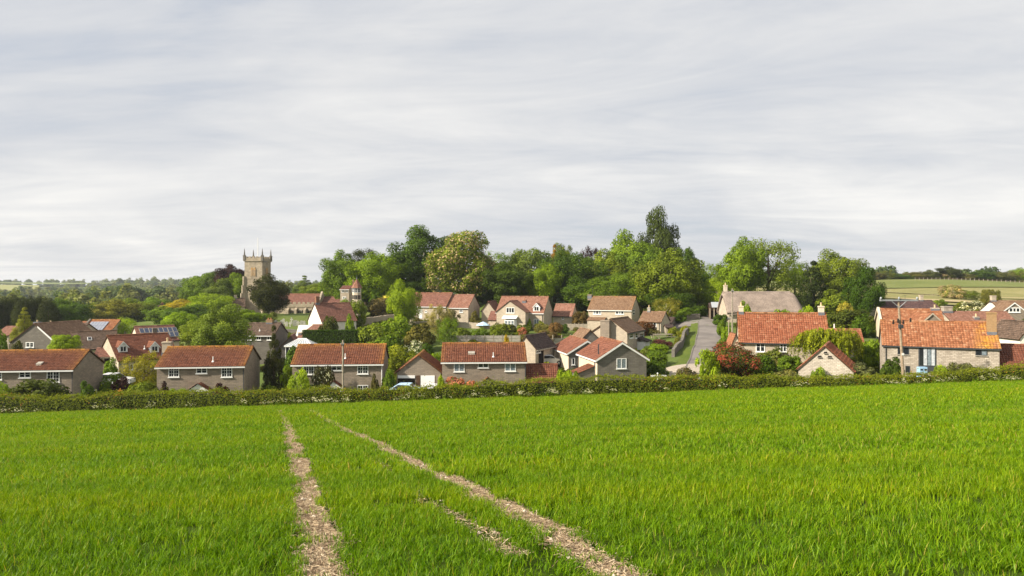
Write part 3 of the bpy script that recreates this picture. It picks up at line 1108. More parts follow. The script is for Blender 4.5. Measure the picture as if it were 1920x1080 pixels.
drape('rape_field', 'yellow oilseed rape strip behind the valley trees', [(-235, 420, -250, 470), (-190, 420, -198, 470)], 'rapeseed', 3.0, 12, 8)
for nm, lb, q, m_, h in [
    ('far_field', 'distant pale green field high on the valley side', [(-1250, 1150, -1350, 1330), (-800, 1150, -900, 1300)], 'far_pale', 1.0),
    ('far_field', 'distant olive field just below the skyline', [(-1300, 1350, -1400, 1480), (-560, 1330, -600, 1440)], 'far_green', 1.2),
    ('far_field', 'distant green field low on the valley side', [(-1050, 960, -1100, 1110), (-800, 950, -850, 1100)], 'far_pale', 1.0)]:
    drape(nm, lb, q, m_, h + 4.0, 20, 14)

# ---------------------------------------------------------------- buildings
def tiles_np(E0, E1, R0, R1, tw, th, pan, lich, rr):
    E0, E1, R0, R1 = (np.array(p, float) for p in (E0, E1, R0, R1))
    sl = np.linalg.norm((R0 + R1) / 2 - (E0 + E1) / 2)
    n = max(2, int(round(sl / th)))
    m = max(2, int(round(max(np.linalg.norm(E1 - E0), np.linalg.norm(R1 - R0)) / tw)))
    nrm = np.cross(E1 - E0, (R0 + R1) / 2 - (E0 + E1) / 2)
    nrm /= np.linalg.norm(nrm)
    k = 3 if pan else 1
    cols = m * k + 1
    u = np.linspace(0, 1, cols)[:, None]
    ph = np.array([0.0, 0.05, 0.03] * m + [0.0])[:cols, None] if pan else np.zeros((cols, 1))

    def ln(t, h):
        t = min(t, 1.0)
        a, b = E0 * (1 - t) + R0 * t, E1 * (1 - t) + R1 * t
        return a * (1 - u) + b * u + nrm * (h + ph)
    Q, T, Li = [], [], []
    for i in range(n):
        lo, up, ri = ln(i / n, 0.055), ln((i + 1) / n + 0.02 / sl, 0.014), ln(i / n, 0.0)
        Q.append(np.stack([lo[:-1], lo[1:], up[1:], up[:-1]], 1))
        Q.append(np.stack([ri[:-1], ri[1:], lo[1:], lo[:-1]], 1))
        tv = np.repeat(np.clip(rr.normal(0.5, 0.15, m), 0, 1), k)
        uu = (np.arange(m) + 0.5) / m
        t_ = (i + 0.5) / n
        ed = np.minimum(uu, 1 - uu) * np.linalg.norm(E1 - E0)
        l = lich * (1.1 * np.exp(-((1 - t_) * sl) / 0.42) + 1.0 * np.exp(-ed / 0.35) + 0.05) * rr.uniform(0.55, 1.1, m)
        l = np.repeat(np.clip(l, 0, 1), k)
        T += [tv, tv * 0.7]
        Li += [l, l * 0.6]
    return np.concatenate(Q), np.concatenate(T), np.concatenate(Li)


FOOT = []


class House:
    """a building, or with root= a wing of one. Front wall from px0 to px1 at distance D, eave and ridge rows as seen."""

    def __init__(s, name, label, px0, px1, D, eave, ridge, W, yaw=0.0, axis='x', wall='stone_estate', roof='tile_brown_red',
                 cat='house', root=None, pan=True, lich=0.0, over=0.28, verge=0.14, rp=0.5, gutter='paint_white', barge=None,
                 tw=0.25, th=0.30, base=None, group=None, hip=(0, 0), ridge_tile=True, L=None, low=False, rise=None, wname='wall', rname='roof', sag=0.0):
        th_ = R(yaw)
        s.yaw, s.axis, s.W, s.rp, s.roofmat, s.wallmat = th_, axis, W, rp, roof, wall
        d = Vector((math.cos(th_), math.sin(th_), 0))
        b = Vector((-math.sin(th_), math.cos(th_), 0))
        A = P(px0, 540, D)
        if L is None:
            r = (px1 - 960) / F
            t_ = (r * A.y - A.x) / (d.x - r * d.y)
        else:
            t_ = L
        s.L = t_
        C = A + d * (t_ / 2)
        s.ze = CZ - (eave - 540) * C.y / F
        if rise is not None:
            s.zr = s.ze + rise
        elif axis == 'x':
            s.zr = CZ - (ridge - 540) * (C + b * W * rp).y / F
        else:
            s.zr = CZ - (ridge - 540) * C.y / F
        cs = [C + d * (sx * t_ / 2) + b * yy for sx in (-1, 1) for yy in (0, W)]
        gz = [G(c.x, c.y) for c in cs]
        s.zb = (min(gz) - 0.25) if base is None else base
        FOOT.append((C.x + b.x * W / 2, C.y + b.y * W / 2, math.hypot(t_, W) / 2, C.y, d.x, d.y, t_, W))
        if s.ze - s.zb < 1.7:
            s.zb = s.ze - 1.9
        s.O = Vector((C.x, C.y, s.zb))
        s.M = Matrix.Translation(s.O) @ Matrix.Rotation(th_, 4, 'Z')
        s.Mi = s.M.inverted()
        s.he, s.hr = s.ze - s.zb, s.zr - s.zb
        if root is None:
            s.root = empty(name, s.O, th_)
            tag(s.root, label, cat, group)
            s.rootM = s.M
            s.rel = Matrix.Identity(4)
        else:
            s.root, s.rootM = root.root, root.rootM
            s.rel = s.rootM.inverted() @ s.M
        s.rr = np.random.default_rng(abs(hash((px0, px1, eave))) % 100000)
        L2, he, hr = s.L / 2, s.he, s.hr
        print('%-22s L %.1f W %.1f eave %.1f rise %.2f zb %.1f ground %.1f-%.1f' % (name, s.L, W, he, hr - he, s.zb, min(gz), max(gz)))
        mb = MB()
        if axis == 'x':
            yr = rp * W
            mb.prism([(0, 0), (W, 0), (W, he - sag * .6), (yr, hr - 0.04 - sag * 1.4), (0, he - sag * .6)], 'x', -L2, L2)
            tf = (hr - he) / yr
            tb = (hr - he) / (W - yr)
            zf, zk = he - over * tf, he - over * tb
            h0, h1 = hip
            sl = [((-L2 - verge, -over, zf), (L2 + verge, -over, zf), (-L2 - verge + (h0 + verge if h0 else 0), yr, hr), (L2 + verge - (h1 + verge if h1 else 0), yr, hr))]
            bk = [((L2 + verge, W + over, zk), (-L2 - verge, W + over, zk), (L2 + verge - (h1 + verge if h1 else 0), yr, hr), (-L2 - verge + (h0 + verge if h0 else 0), yr, hr))]
            if h0:
                bk.append(((-L2 - verge, W + over, zk), (-L2 - verge, -over, zf), (-L2 + h0, yr, hr), (-L2 + h0, yr, hr)))
            if h1:
                bk.append(((L2 + verge, -over, zf), (L2 + verge, W + over, zk), (L2 - h1, yr, hr), (L2 - h1, yr, hr)))
            rl = [(-L2 - verge + h0, yr, hr), (L2 + verge - h1, yr, hr)]
            s.tan = tf
        else:
            xr = -L2 + rp * s.L
            mb.prism([(-L2, 0), (L2, 0), (L2, he), (xr, hr - 0.04), (-L2, he)], 'y', 0, W)
            tl, tr_ = (hr - he) / (xr + L2), (hr - he) / (L2 - xr)
            zl, zr_ = he - over * tl, he - over * tr_
            a, b_ = -verge, W + verge
            sl = [((-L2 - over, b_, zl), (-L2 - over, a, zl), (xr, b_, hr), (xr, a, hr)),
                  ((L2 + over, a, zr_), (L2 + over, b_, zr_), (xr, a, hr), (xr, b_, hr))]
            bk = []
            rl = [(xr, a, hr), (xr, b_, hr)]
            s.tan = tl
            s.xr = xr
        s.wall = s.part(mb, wname, wall)
        dk = MB()
        for E0, E1, R0, R1 in sl + bk:
            q = [Vector(p) for p in (E0, E1, R1, R0)]
            n = (q[1] - q[0]).cross((q[2] + q[3]) / 2 - (q[0] + q[1]) / 2).normalized()
            low_ = [p - n * (0.09 + sag * 1.2) for p in q]
            up_ = [p - n * (0.004 + sag * 1.2) for p in q]
            dk.add(low_ + up_, [(3, 2, 1, 0), (4, 5, 6, 7), (0, 1, 5, 4), (1, 2, 6, 5), (2, 3, 7, 6), (3, 0, 4, 7)])
        s.roof = s.part(dk, rname, 'wood_dark')
        Qs, Ts, Ls = [], [], []
        for i, (E0, E1, R0, R1) in enumerate(sl + bk):
            vis = i < len(sl)
            big = (1 if vis else 2.2)
            q, t_, l = tiles_np(E0, E1, R0, R1, tw * big, th * big, pan and vis and not low, lich, s.rr)
            Qs.append(q)
            Ts.append(t_)
            Ls.append(l)
        Qs = np.concatenate(Qs)
        if sag:
            xx = Qs[..., 0] / L2
            Qs[..., 2] -= sag * (np.clip(1 - xx ** 2, 0, 1) * .7 + .5 * (vnoise(Qs[..., 0] * .5 + 7, Qs[..., 1] * .45, 3) - .3))
        o = link('roof_tiles', quads_mesh('roof_tiles', Qs, {'tint': np.concatenate(Ts), 'lichen': np.concatenate(Ls)}, [MATS[roof]]), s.roof)
        tag(o, kind='stuff')
        if ridge_tile:
            a, b_ = Vector(rl[0]), Vector(rl[1])
            ln = (b_ - a).length
            n = max(2, int(ln / 0.45))
            d_ = (b_ - a) / n
            side = Vector((d_.y, -d_.x, 0)).normalized()
            rb = MB()
            for i in range(n):
                p0, p1 = a + d_ * i, a + d_ * (i + 0.985)
                wv = 0.13 + 0.012 * (i % 2)
                hv = 0.07 + 0.01 * random.random()
                prof = [(-wv, -0.05), (-wv * .8, hv * .6), (0, hv + .02), (wv * .8, hv * .6), (wv, -0.05)]
                vs = [p + side * x + Vector((0, 0, z + 0.03)) for p in (p0, p1) for x, z in prof]
                rb.add(vs, [(k, k + 1, k + 6, k + 5) for k in range(4)] + [(4, 3, 2, 1, 0), (5, 6, 7, 8, 9)])
            if sag:
                rb.v = [(v[0], v[1], v[2] - sag * (max(0, 1 - (v[0] / L2) ** 2) * .7 + .5 * (float(vnoise(np.array([v[0] * .5 + 7]), np.array([v[1] * .45]), 3)[0]) - .3))) for v in rb.v]
            o = rb.build('ridge_tiles', roof, s.roof, attrs={'tint': np.repeat(s.rr.random(n), 6), 'lichen': np.clip(np.repeat(s.rr.random(n), 6) * lich * 2.2, 0, 1)})
            tag(o, kind='stuff')
        if gutter:
            if axis == 'x':
                s.part(MB().box(-L2 - verge, L2 + verge, -over - 0.06, -over + 0.03, zf - 0.16, zf - 0.02), 'gutter', gutter)
            else:
                g = MB().box(-L2 - over - 0.06, -L2 - over + 0.03, -verge, W + verge, zl - 0.18, zl - 0.02)
                s.part(g, 'gutter', gutter)
                s.part(MB().box(L2 + over - 0.03, L2 + over + 0.06, -verge, W + verge, zr_ - 0.18, zr_ - 0.02), 'gutter', gutter)
        if barge:
            if axis == 'x':
                for sx in (-1, 1):
                    g = MB()
                    x0, x1 = sx * (L2 + verge) - 0.03, sx * (L2 + verge) + 0.03
                    g.prism([(-over, zf - .20), (-over, zf - .01), (yr, hr - .01), (yr, hr - .2)], 'x', x0, x1)
                    g.prism([(W + over, zk - .01), (W + over, zk - .2), (yr, hr - .2), (yr, hr - .01)], 'x', x0, x1)
                    s.part(g, 'bargeboard', barge)
            else:
                g = MB()
                y0, y1 = -verge - 0.04, -verge + 0.02
                g.prism([(-L2 - over, zl - .22), (-L2 - over, zl - .0), (xr, hr - .0), (xr, hr - .22)], 'y', y0, y1)
                g.prism([(L2 + over, zr_ - .0), (L2 + over, zr_ - .22), (xr, hr - .22), (xr, hr - .0)], 'y', y0, y1)
                s.part(g, 'bargeboard', barge)

    # -- parts
    def part(s, mb, name, m, parent=None, smooth=False):
        o = mb.build(name, m, parent or s.root, smooth)
        if parent is None:
            o.matrix_basis = s.rel
        return o

    def ray(s, px, row):
        c = s.Mi @ Vector((0, 0, CZ))
        d = s.Mi.to_3x3() @ Vector(((px - 960) / F, 1, -(row - 540) / F))
        return c, d

    def hit(s, px, row, plane_p, plane_n):
        c, d = s.ray(px, row)
        t_ = (Vector(plane_p) - c).dot(Vector(plane_n)) / d.dot(Vector(plane_n))
        return c + d * t_

    def on(s, face, px, row):
        if face == 'f':
            return s.hit(px, row, (0, 0, 0), (0, -1, 0))
        if face == 'r':
            return s.hit(px, row, (s.L / 2, 0, 0), (1, 0, 0))
        if face == 'l':
            return s.hit(px, row, (-s.L / 2, 0, 0), (-1, 0, 0))
        if face == 's':
            return s.hit(px, row, (0, 0, s.he), (0, -s.tan, 1))
        if face == 'sl':
            return s.hit(px, row, (-s.L / 2, 0, s.he), (-s.tan, 0, 1))

    def frame(s, face, u, z):
        if face == 'f':
            return Matrix.Translation((u, 0, z))
        if face == 'r':
            return Matrix.Translation((s.L / 2, u, z)) @ Matrix.Rotation(R(90), 4, 'Z')
        return Matrix.Translation((-s.L / 2, u, z)) @ Matrix.Rotation(R(-90), 4, 'Z')

    def win(s, px0, px1, r0, r1, cols=2, rows=3, face='f', frame='paint_white', glass='glass', sill=True, fw=0.075, name='window'):
        a, b = s.on(face, px0, r0), s.on(face, px1, r1)
        u0, u1 = (a.x, b.x) if face == 'f' else (a.y, b.y)
        T = s.frame(face, (u0 + u1) / 2, min(a.z, b.z))
        return s.window(T, abs(u1 - u0), abs(a.z - b.z), cols, rows, frame, glass, sill, fw, name)

    def window(s, T, w, h, cols, rows, frame='paint_white', glass='glass', sill=True, fw=0.075, name='window', parent=None):
        mb = MB()
        y0, y1 = -0.055, 0.03
        w2 = w / 2
        mb.box(-w2, w2, y0, y1, 0, fw, T).box(-w2, w2, y0, y1, h - fw, h, T)
        mb.box(-w2, -w2 + fw, y0 + .002, y1, fw, h - fw, T).box(w2 - fw, w2, y0 + .002, y1, fw, h - fw, T)
        cw = (w - 2 * fw) / cols
        for c in range(1, cols):
            x = -w2 + fw + c * cw
            mb.box(x - fw * .5, x + fw * .5, y0 + .004, y1, fw, h - fw, T)
        for c in range(cols):
            xa, xb = -w2 + fw + c * cw, -w2 + fw + (c + 1) * cw
            for r_ in range(1, rows):
                z = fw + (h - 2 * fw) * r_ / rows
                mb.box(xa, xb, y0 + .018, y1 - .01, z - .014, z + .014, T)
            if rows >= 3 and cols == 2:
                xm = (xa + xb) / 2
                mb.box(xm - .013, xm + .013, y0 + .020, y1 - .01, fw, h - fw, T)
        fo = s.part(mb, name, frame, parent)
        pp = fo if parent is None else parent
        for c in range(cols):
            xa, xb = -w2 + fw + c * cw, -w2 + fw + (c + 1) * cw
            pm = MB().box(xa + .004, xb - .004, -0.022, 0.02, fw + .004, h - fw - .004, T)
            g = glass if isinstance(glass, str) else glass[c % len(glass)]
            pm.build('pane', g, pp)
        if sill:
            MB().box(-w2 - .06, w2 + .06, -0.12, 0.02, -0.075, -0.003, T).build('sill', frame if frame == 'paint_white' else 'concrete', pp)
        return fo

    def door(s, px0, px1, r0, r1, m='paint_white', face='f'):
        a, b = s.on(face, px0, r0), s.on(face, px1, r1)
        T = s.frame(face, (a.x + b.x) / 2 if face == 'f' else (a.y + b.y) / 2, min(a.z, b.z))
        w, h = abs(b.x - a.x) if face == 'f' else abs(b.y - a.y), abs(a.z - b.z)
        fo = s.part(MB().box(-w / 2, w / 2, -.05, .02, 0, h, T), 'door', m)
        for k in range(2):
            MB().box(-w * .32, w * .32, -.066, -.04, h * (.12 + .45 * k), h * (.45 + .45 * k), T).build('door_panel', m, fo)
        MB().box(w * .36, w * .42, -.10, -.04, h * .47, h * .51, T).build('handle', 'dark_metal', fo)
        return fo

    def chim(s, px, top, w=0.7, d=0.55, pots=2, m='stone_estate', y=None, pot='pot_buff', ph=0.45, cap=True, x=None):
        if s.axis == 'x':
            yc = s.rp * s.W if y is None else y
            p = s.hit(px, top, (0, yc, 0), (0, -1, 0))
            xc = p.x if x is None else x
            zt = p.z
        else:
            yc = s.W * 0.5 if y is None else y
            p = s.hit(px, top, (0, yc, 0), (0, -1, 0))
            xc = p.x if x is None else x
            zt = p.z
        zbse = s.hr - (0.8 if y is None else 1.6) if (y is None or y >= 0) else 0.0
        fz = s.hr if (y is None or s.axis == 'y') else s.he + (s.hr - s.he) * (yc / (s.rp * s.W) if yc < s.rp * s.W else (s.W - yc) / (s.W * (1 - s.rp)))
        body = zt - (ph if pots else 0.0)
        mb = MB().box(xc - w / 2, xc + w / 2, yc - d / 2, yc + d / 2, min(zbse, body - 0.5), body - (0.16 if cap else 0))
        if cap:
            mb.box(xc - w / 2 - .06, xc + w / 2 + .06, yc - d / 2 - .06, yc + d / 2 + .06, body - .16, body - .06)
            mb.box(xc - w / 2 - .01, xc + w / 2 + .01, yc - d / 2 - .01, yc + d / 2 + .01, body - .06, body)
        o = s.part(mb, 'chimney', m)
        # lead flashing at the foot
        if y is None or y >= 0:
            MB().box(xc - w / 2 - .04, xc + w / 2 + .04, yc - d / 2 - .04, yc + d / 2 + .04, fz - 0.45, fz + 0.08).build('flashing', 'lead', o)
        for k in range(pots):
            x_ = xc + (k - (pots - 1) / 2) * w / max(pots, 1) * 0.9
            T = Matrix.Translation((x_, yc, body - 0.02))
            MB().lathe([(.13, 0), (.11, .06), (.10, ph - .1), (.125, ph - .06), (.12, ph)], 8, T).build('chimney_pot', pot, o, True)
        return o

    def aerial(s, px, top, m='dark_metal', y=None):
        yc = (s.rp * s.W if s.axis == 'x' else s.W / 2) if y is None else y
        p = s.hit(px, top, (0, yc, 0), (0, -1, 0))
        mb = MB().tube([(p.x, yc, s.hr - 0.4), (p.x, yc, p.z)], 0.025, 5)
        mb.tube([(p.x - .5, yc, p.z - .15), (p.x + .5, yc, p.z - .05)], 0.015, 4)
        for k in range(5):
            q = -0.4 + k * 0.2
            mb.tube([(p.x + q, yc - .22, p.z - .1 + q * .1), (p.x + q, yc + .22, p.z - .1 + q * .1)], 0.010, 4)
        return s.part(mb, 'aerial', m)

    def vent(s, px, row, hgt=0.5):
        p = s.on('s', px, row)
        mb = MB().tube([(p.x, p.y, p.z - .1), (p.x, p.y, p.z + hgt)], 0.055, 7)
        mb.lathe([(.16, 0), (.10, .10), (.06, .14)], 8, Matrix.Translation((p.x, p.y, p.z + .02)))
        return s.part(mb, 'vent_pipe', 'paint_white')

    def tilevent(s, px, row, w=0.5):
        p = s.on('s', px, row)
        mb = MB().prism([(p.y - .28, p.z - .14), (p.y - .28, p.z + .10), (p.y + .25, p.z + .25), (p.y + .25, p.z + .05)], 'x', p.x - w / 2, p.x + w / 2)
        return s.part(mb, 'roof_vent', 'concrete')

    def slope_rect(s, px, row, w, l, h0=0.07, h1=0.13):
        p = s.on('s', px, row)
        up = Vector((0, 1, s.tan)).normalized()
        n = Vector((0, -s.tan, 1)).normalized()
        T = Matrix((Vector((1, 0, 0)), up, n)).transposed().to_4x4()
        T.translation = p
        return T

    def skylight(s, px, row, w=0.6, l=0.8):
        T = s.slope_rect(px, row, w, l)
        o = s.part(MB().box(-w / 2, w / 2, -l / 2, l / 2, 0.03, 0.15, T), 'skylight', 'paint_white')
        MB().box(-w / 2 + .07, w / 2 - .07, -l / 2 + .07, l / 2 - .07, 0.10, 0.165, T).build('pane', 'glass', o)

    def solar(s, px0, px1, r0, r1, nx, ny, cell='solar_cell', frame='concrete', skip=()):
        a, b = s.on('s', px0, r1), s.on('s', px1, r0)
        up = Vector((0, 1, s.tan)).normalized()
        n = Vector((0, -s.tan, 1)).normalized()
        T = Matrix((Vector((1, 0, 0)), up, n)).transposed().to_4x4()
        T.translation = Vector((0, a.y, a.z))
        W_ = b.x - a.x
        H_ = (Vector((0, b.y, b.z)) - Vector((0, a.y, a.z))).length
        for j in range(ny):
            for i in range(nx):
                if (i, j) in skip:
                    continue
                x0, x1 = a.x + W_ * i / nx + .02, a.x + W_ * (i + 1) / nx - .02
                y0, y1 = H_ * j / ny + .02, H_ * (j + 1) / ny - .02
                o = s.part(MB().box(x0, x1, y0, y1, 0.10, 0.15, T), 'solar_panel', frame)
                MB().box(x0 + .05, x1 - .05, y0 + .05, y1 - .05, 0.12, 0.156, T).build('cells', cell, o)

    def dormer(s, pxc, apex, bottom, wpx, cheek='lead', front='paint_white', roof=None):
        p = s.on('s', pxc, bottom)
        Dw = (s.M @ p).y
        w = wpx * Dw / F
        hg = (bottom - apex) * Dw / F
        roof = roof or s.roofmat
        ez = p.z + hg * 0.58
        az = p.z + hg
        dy = hg / s.tan
        mb = MB().prism([(p.x - w / 2, p.z - .3), (p.x + w / 2, p.z - .3), (p.x + w / 2, ez), (p.x, az - .03), (p.x - w / 2, ez)], 'y', p.y, p.y + dy * .95)
        o = s.part(mb, 'dormer', front)
        ck = MB()
        for sx in (-1, 1):
            ck.prism([(p.y + .05, p.z - .3), (p.y + .05, ez), (p.y + dy * .6, ez)], 'x', p.x + sx * (w / 2 + .006) - .004, p.x + sx * (w / 2 + .006) + .004)
        ck.build('cheek', cheek, o)
        ov, vg = 0.16, 0.14
        tn = (az - ez) / (w / 2)
        Q, T_, L_ = [], [], []
        for E0, E1, R0, R1 in [((p.x - w / 2 - ov, p.y + dy, ez - ov * tn), (p.x - w / 2 - ov, p.y - vg, ez - ov * tn), (p.x, p.y + dy, az), (p.x, p.y - vg, az)),
                               ((p.x + w / 2 + ov, p.y - vg, ez - ov * tn), (p.x + w / 2 + ov, p.y + dy, ez - ov * tn), (p.x, p.y - vg, az), (p.x, p.y + dy, az))]:
            q, t_, l = tiles_np(E0, E1, R0, R1, 0.3, 0.25, False, 0.1, s.rr)
            Q.append(q)
            T_.append(t_)
            L_.append(l)
        o2 = link('dormer_roof', quads_mesh('dormer_roof', np.concatenate(Q), {'tint': np.concatenate(T_), 'lichen': np.concatenate(L_)}, [MATS[roof]]), o)
        bb = MB()
        bb.prism([(p.x - w / 2 - ov, ez - ov * tn - .13), (p.x - w / 2 - ov, ez - ov * tn), (p.x, az), (p.x, az - .16)], 'y', p.y - vg - .04, p.y - vg)
        bb.prism([(p.x + w / 2 + ov, ez - ov * tn), (p.x + w / 2 + ov, ez - ov * tn - .13), (p.x, az - .16), (p.x, az)], 'y', p.y - vg - .04, p.y - vg)
        bb.build('bargeboard', front, o)
        s.window(Matrix.Translation((p.x, p.y, p.z + 0.1)), w * 0.72, hg * 0.58 - .1, 2, 1, 'paint_white', 'glass', False, 0.07, 'window', parent=o)
        return o

    def porch(s, px0, px1, apex, eave, dep=1.0, front='paint_white', roof=None, post=True):
        a, b = s.on('f', px0, eave), s.on('f', px1, eave)
        t_ = s.on('f', (px0 + px1) / 2, apex)
        k = 0.985
        x0, x1, ez, az = a.x, b.x, a.z, t_.z
        xm = (x0 + x1) / 2
        mb = MB().prism([(x0 + .1, ez - .05), (x1 - .1, ez - .05), (x1 - .1, ez + .03), (xm, az - .08), (x0 + .1, ez + .03)], 'y', -dep, -.0)
        o = s.part(mb, 'porch', front)
        tn = (az - ez) / (xm - x0)
        Q, T_, L_ = [], [], []
        for E0, E1, R0, R1 in [((x0 - .1, 0, ez - .1 * tn), (x0 - .1, -dep - .15, ez - .1 * tn), (xm, 0, az), (xm, -dep - .15, az)), ((x1 + .1, -dep - .15, ez - .1 * tn), (x1 + .1, 0, ez - .1 * tn), (xm, -dep - .15, az), (xm, 0, az))]:
            q, t_, l = tiles_np(E0, E1, R0, R1, 0.3, 0.3, False, 0.1, s.rr)
            Q.append(q)
            T_.append(t_)
            L_.append(l)
        link('porch_roof', quads_mesh('porch_roof', np.concatenate(Q), {'tint': np.concatenate(T_), 'lichen': np.concatenate(L_)}, [MATS[roof or s.roofmat]]), o)
        if post:
            for sx in (x0 + .2, x1 - .2):
                MB().box(sx - .05, sx + .05, -dep + .02, -dep + .12, 0, ez - .05).build('post', 'paint_white', o)
        return o

    def pipe(s, px, face='f', off=0.1, m='dark_metal', row=None):
        p = s.on(face, px, 600 if row is None else row)
        if face == 'f':
            mb = MB().tube([(p.x, -.08, 0), (p.x, -.08, s.he - .25), (p.x, -.25, s.he - .1)], 0.045, 6)
        else:
            sx = 1 if face == 'r' else -1
            mb = MB().tube([(sx * (s.L / 2 + .08), p.y, 0), (sx * (s.L / 2 + .08), p.y, s.he - .2)], 0.045, 6)
        return s.part(mb, 'drainpipe', m)


H = House
G_FRONT = 'estate houses behind the field hedge'
# --- front row
h = H('house', 'brown stone house with long red roof, cut by the picture edge behind a round shrub', -70, 137, 68, 692, 657, 6.4, 7, roof='tile_brown_red', lich=0.75, group=G_FRONT)
h.win(88, 112, 696, 716.5)
h.win(36, 58, 696, 708, 2, 2)
h.win(-20, 4, 696, 712)
h.tilevent(75, 683)
h.win(174, 181, 732, 742, 1, 1, face='r')
h.pipe(136)
MB  # keep order readable
h = H('house', 'brown stone house with red roof, stone chimney and white pointed porch hood', 294, 458, 72, 685, 650, 6.8, 7, lich=0.8, group=G_FRONT)
h.win(316, 336, 688, 707)
h.win(368, 388.5, 688, 700, 2, 2)
h.win(415, 435.5, 688, 707)
h.porch(356, 398, 716.5, 731)
h.vent(399.5, 679, 0.6)
h.chim(314, 633, 0.95, 0.7, 1, 'stone_cream', y=5.0)
h.pipe(457, m='dark_metal')
h = H('house', 'brown stone house with red roof and climbing roses around white windows', 548, 717, 74, 680.5, 646, 6.6, 5, lich=0.8, group=G_FRONT)
h.win(569, 589, 683, 702)
h.win(621.5, 641, 682.5, 694.5, 2, 2)
h.win(670, 690.5, 682, 701)
h.win(571, 590, 723, 740, 2, 3)
h.win(670, 690.5, 722, 741, 2, 3)
h.porch(611, 645, 712.5, 726)
h.vent(647.5, 673, 0.6)
h.pipe(716, m='paint_white')
h4 = h = H('house', 'brown stone house with red roof and roof window, beside a low red-roofed garage', 829, 986, 75, 676, 643.5, 6.2, 3, lich=0.5, group=G_FRONT)
h.win(851, 871, 677, 697, 2, 1, glass='glass_curtain')
h.win(896, 916, 677.5, 689.5, 2, 1)
h.win(946.5, 967, 677, 696, 2, 1, glass='glass_curtain')
h.tilevent(884, 663, 0.75)
h.vent(925, 670, 0.55)
h.pipe(985)
h.porch(905, 923, 706, 716, 0.8, 'concrete', post=False)
g = H('garage', 'low garage with steep dark red tiled roof joined to brown stone house', 989, 1046, 75.5, 714, 683, 3.6, 1, wall='stone_estate', roof='tile_brown_red', cat='garage', gutter=None)
h = H('garage', 'double garage with pointed grey stone gable and one door open', 744, 826, 76, 697, 666, 6.0, 2, 'y', wall='stone_estate', roof='tile_brown_red', cat='garage', gutter=None, lich=0.5)
a, b = h.on('f', 746, 704), h.on('f', 778, 735)
h.part(MB().box(a.x, b.x, -.03, .1, 0.02, a.z - .28), 'door_opening_shade', 'dark_void')  # black panel, shade inside the open garage painted on the wall
o = h.part(MB().box(a.x, b.x, -.10, .08, a.z - .30, a.z), 'up_and_over_door', 'paint_white')
a, b = h.on('f', 789, 704), h.on('f', 815, 735)
o = h.part(MB().box(a.x, b.x, -.05, .08, 0.02, a.z), 'garage_door', 'paint_white')
for k in range(5):
    MB().box(a.x + .1, b.x - .1, -.07, -.04, .15 + k * .4, .45 + k * .4).build('door_panel', 'paint_white', o)
a = h.on('f', 784, 704)
h.part(MB().box(a.x - .2, a.x + .2, -.08, .1, 0.02, a.z), 'timber_pier', 'wood_dark')

h6 = h = H('house', 'grey stone house turning its gable with one white window, white bargeboards', 1120, 1212, 76, 671.5, 641.5, 7.6, 10, 'y', wall='stone_grey', roof='tile_russet', lich=0.15, barge='paint_white', verge=0.2)
h.win(1156, 1174.5, 672, 691, 2, 1, glass='glass_curtain')
wl = h.part(MB().box(-h.L / 2 - .012, -h.L / 2 - .004, 0.0, h.W, 0, h.he - .1), 'sunlit_side', 'render_cream')  # paler sheet over the left wall, sunlight put into its colour
h.part(MB().tube([(-h.L / 2 + .5, 1.2, h.he - .2), (-h.L / 2 + .5, 1.2, h.hr - .3)], 0.07, 7), 'flue', 'dark_metal')
h.part(MB().tube([(-h.L / 2 - .1, .7, 0), (-h.L / 2 - .1, .7, h.he - .2)], 0.05, 6), 'drainpipe', 'dark_metal')
x0 = -h.L / 2
h.part(MB().prism([(x0 - 2.0, 0), (x0 - .02, 0), (x0 - .02, h.he - 1.0), (x0 - 2.0, h.he - 1.75)], 'y', 0.9, 3.2), 'side_porch', 'stone_grey')
Q_, T_, L_ = tiles_np((x0 - 2.2, 3.35, h.he - 1.78), (x0 - 2.2, .75, h.he - 1.78), (x0 - .02, 3.35, h.he - .93), (x0 - .02, .75, h.he - .93), .3, .33, True, .1, h.rr)
o = link('side_porch_roof', quads_mesh('side_porch_roof', Q_, {'tint': T_, 'lichen': L_}, [MATS['tile_brown_red']]), h.root)
h.part(MB().box(h.L / 2 + .02, h.L / 2 + 2.6, .6, 3.6, 0, h.he - 2.75), 'lean_to', 'stone_grey')
h.part(MB().box(h.L / 2 + .01, h.L / 2 + 2.8, .4, 3.8, h.he - 2.74, h.he - 2.5), 'lean_to_roof', 'tile_dark')

h7 = h = H('house', 'grey stone house with sunlit cream side wall and orange roof behind the white-barged gable', 1066, 1136, 89, 660, 638.5, 8.5, 10, 'y', wall='stone_grey', roof='tile_russet', lich=0.15, barge='paint_white', verge=0.2)
h.part(MB().box(-h.L / 2 - .012, -h.L / 2 - .004, 0.0, h.W, 0, h.he - .1), 'sunlit_side', 'render_cream')  # same wall made paler on this side, the sun painted in
h.win(1072, 1078, 671, 684, 1, 1)
h8 = h = H('house', 'cream gabled stone house with brown roof and big square chimney, three small white windows', 1112, 1176, 101, 621, 598, 8.2, -27, 'y', wall='stone_cream', roof='tile_brown', lich=0.2, gutter='dark_metal', rp=0.52)
h.chim(1136, 600, 1.35, 1.0, 1, 'stone_estate', y=-0.4, pot='dark_metal', ph=0.01, cap=True)
for a, b in ((1180, 1187), (1190.5, 1196), (1199, 1207)):
    h.win(a, b, 624, 633.5, 1, 2, face='r', fw=0.11)
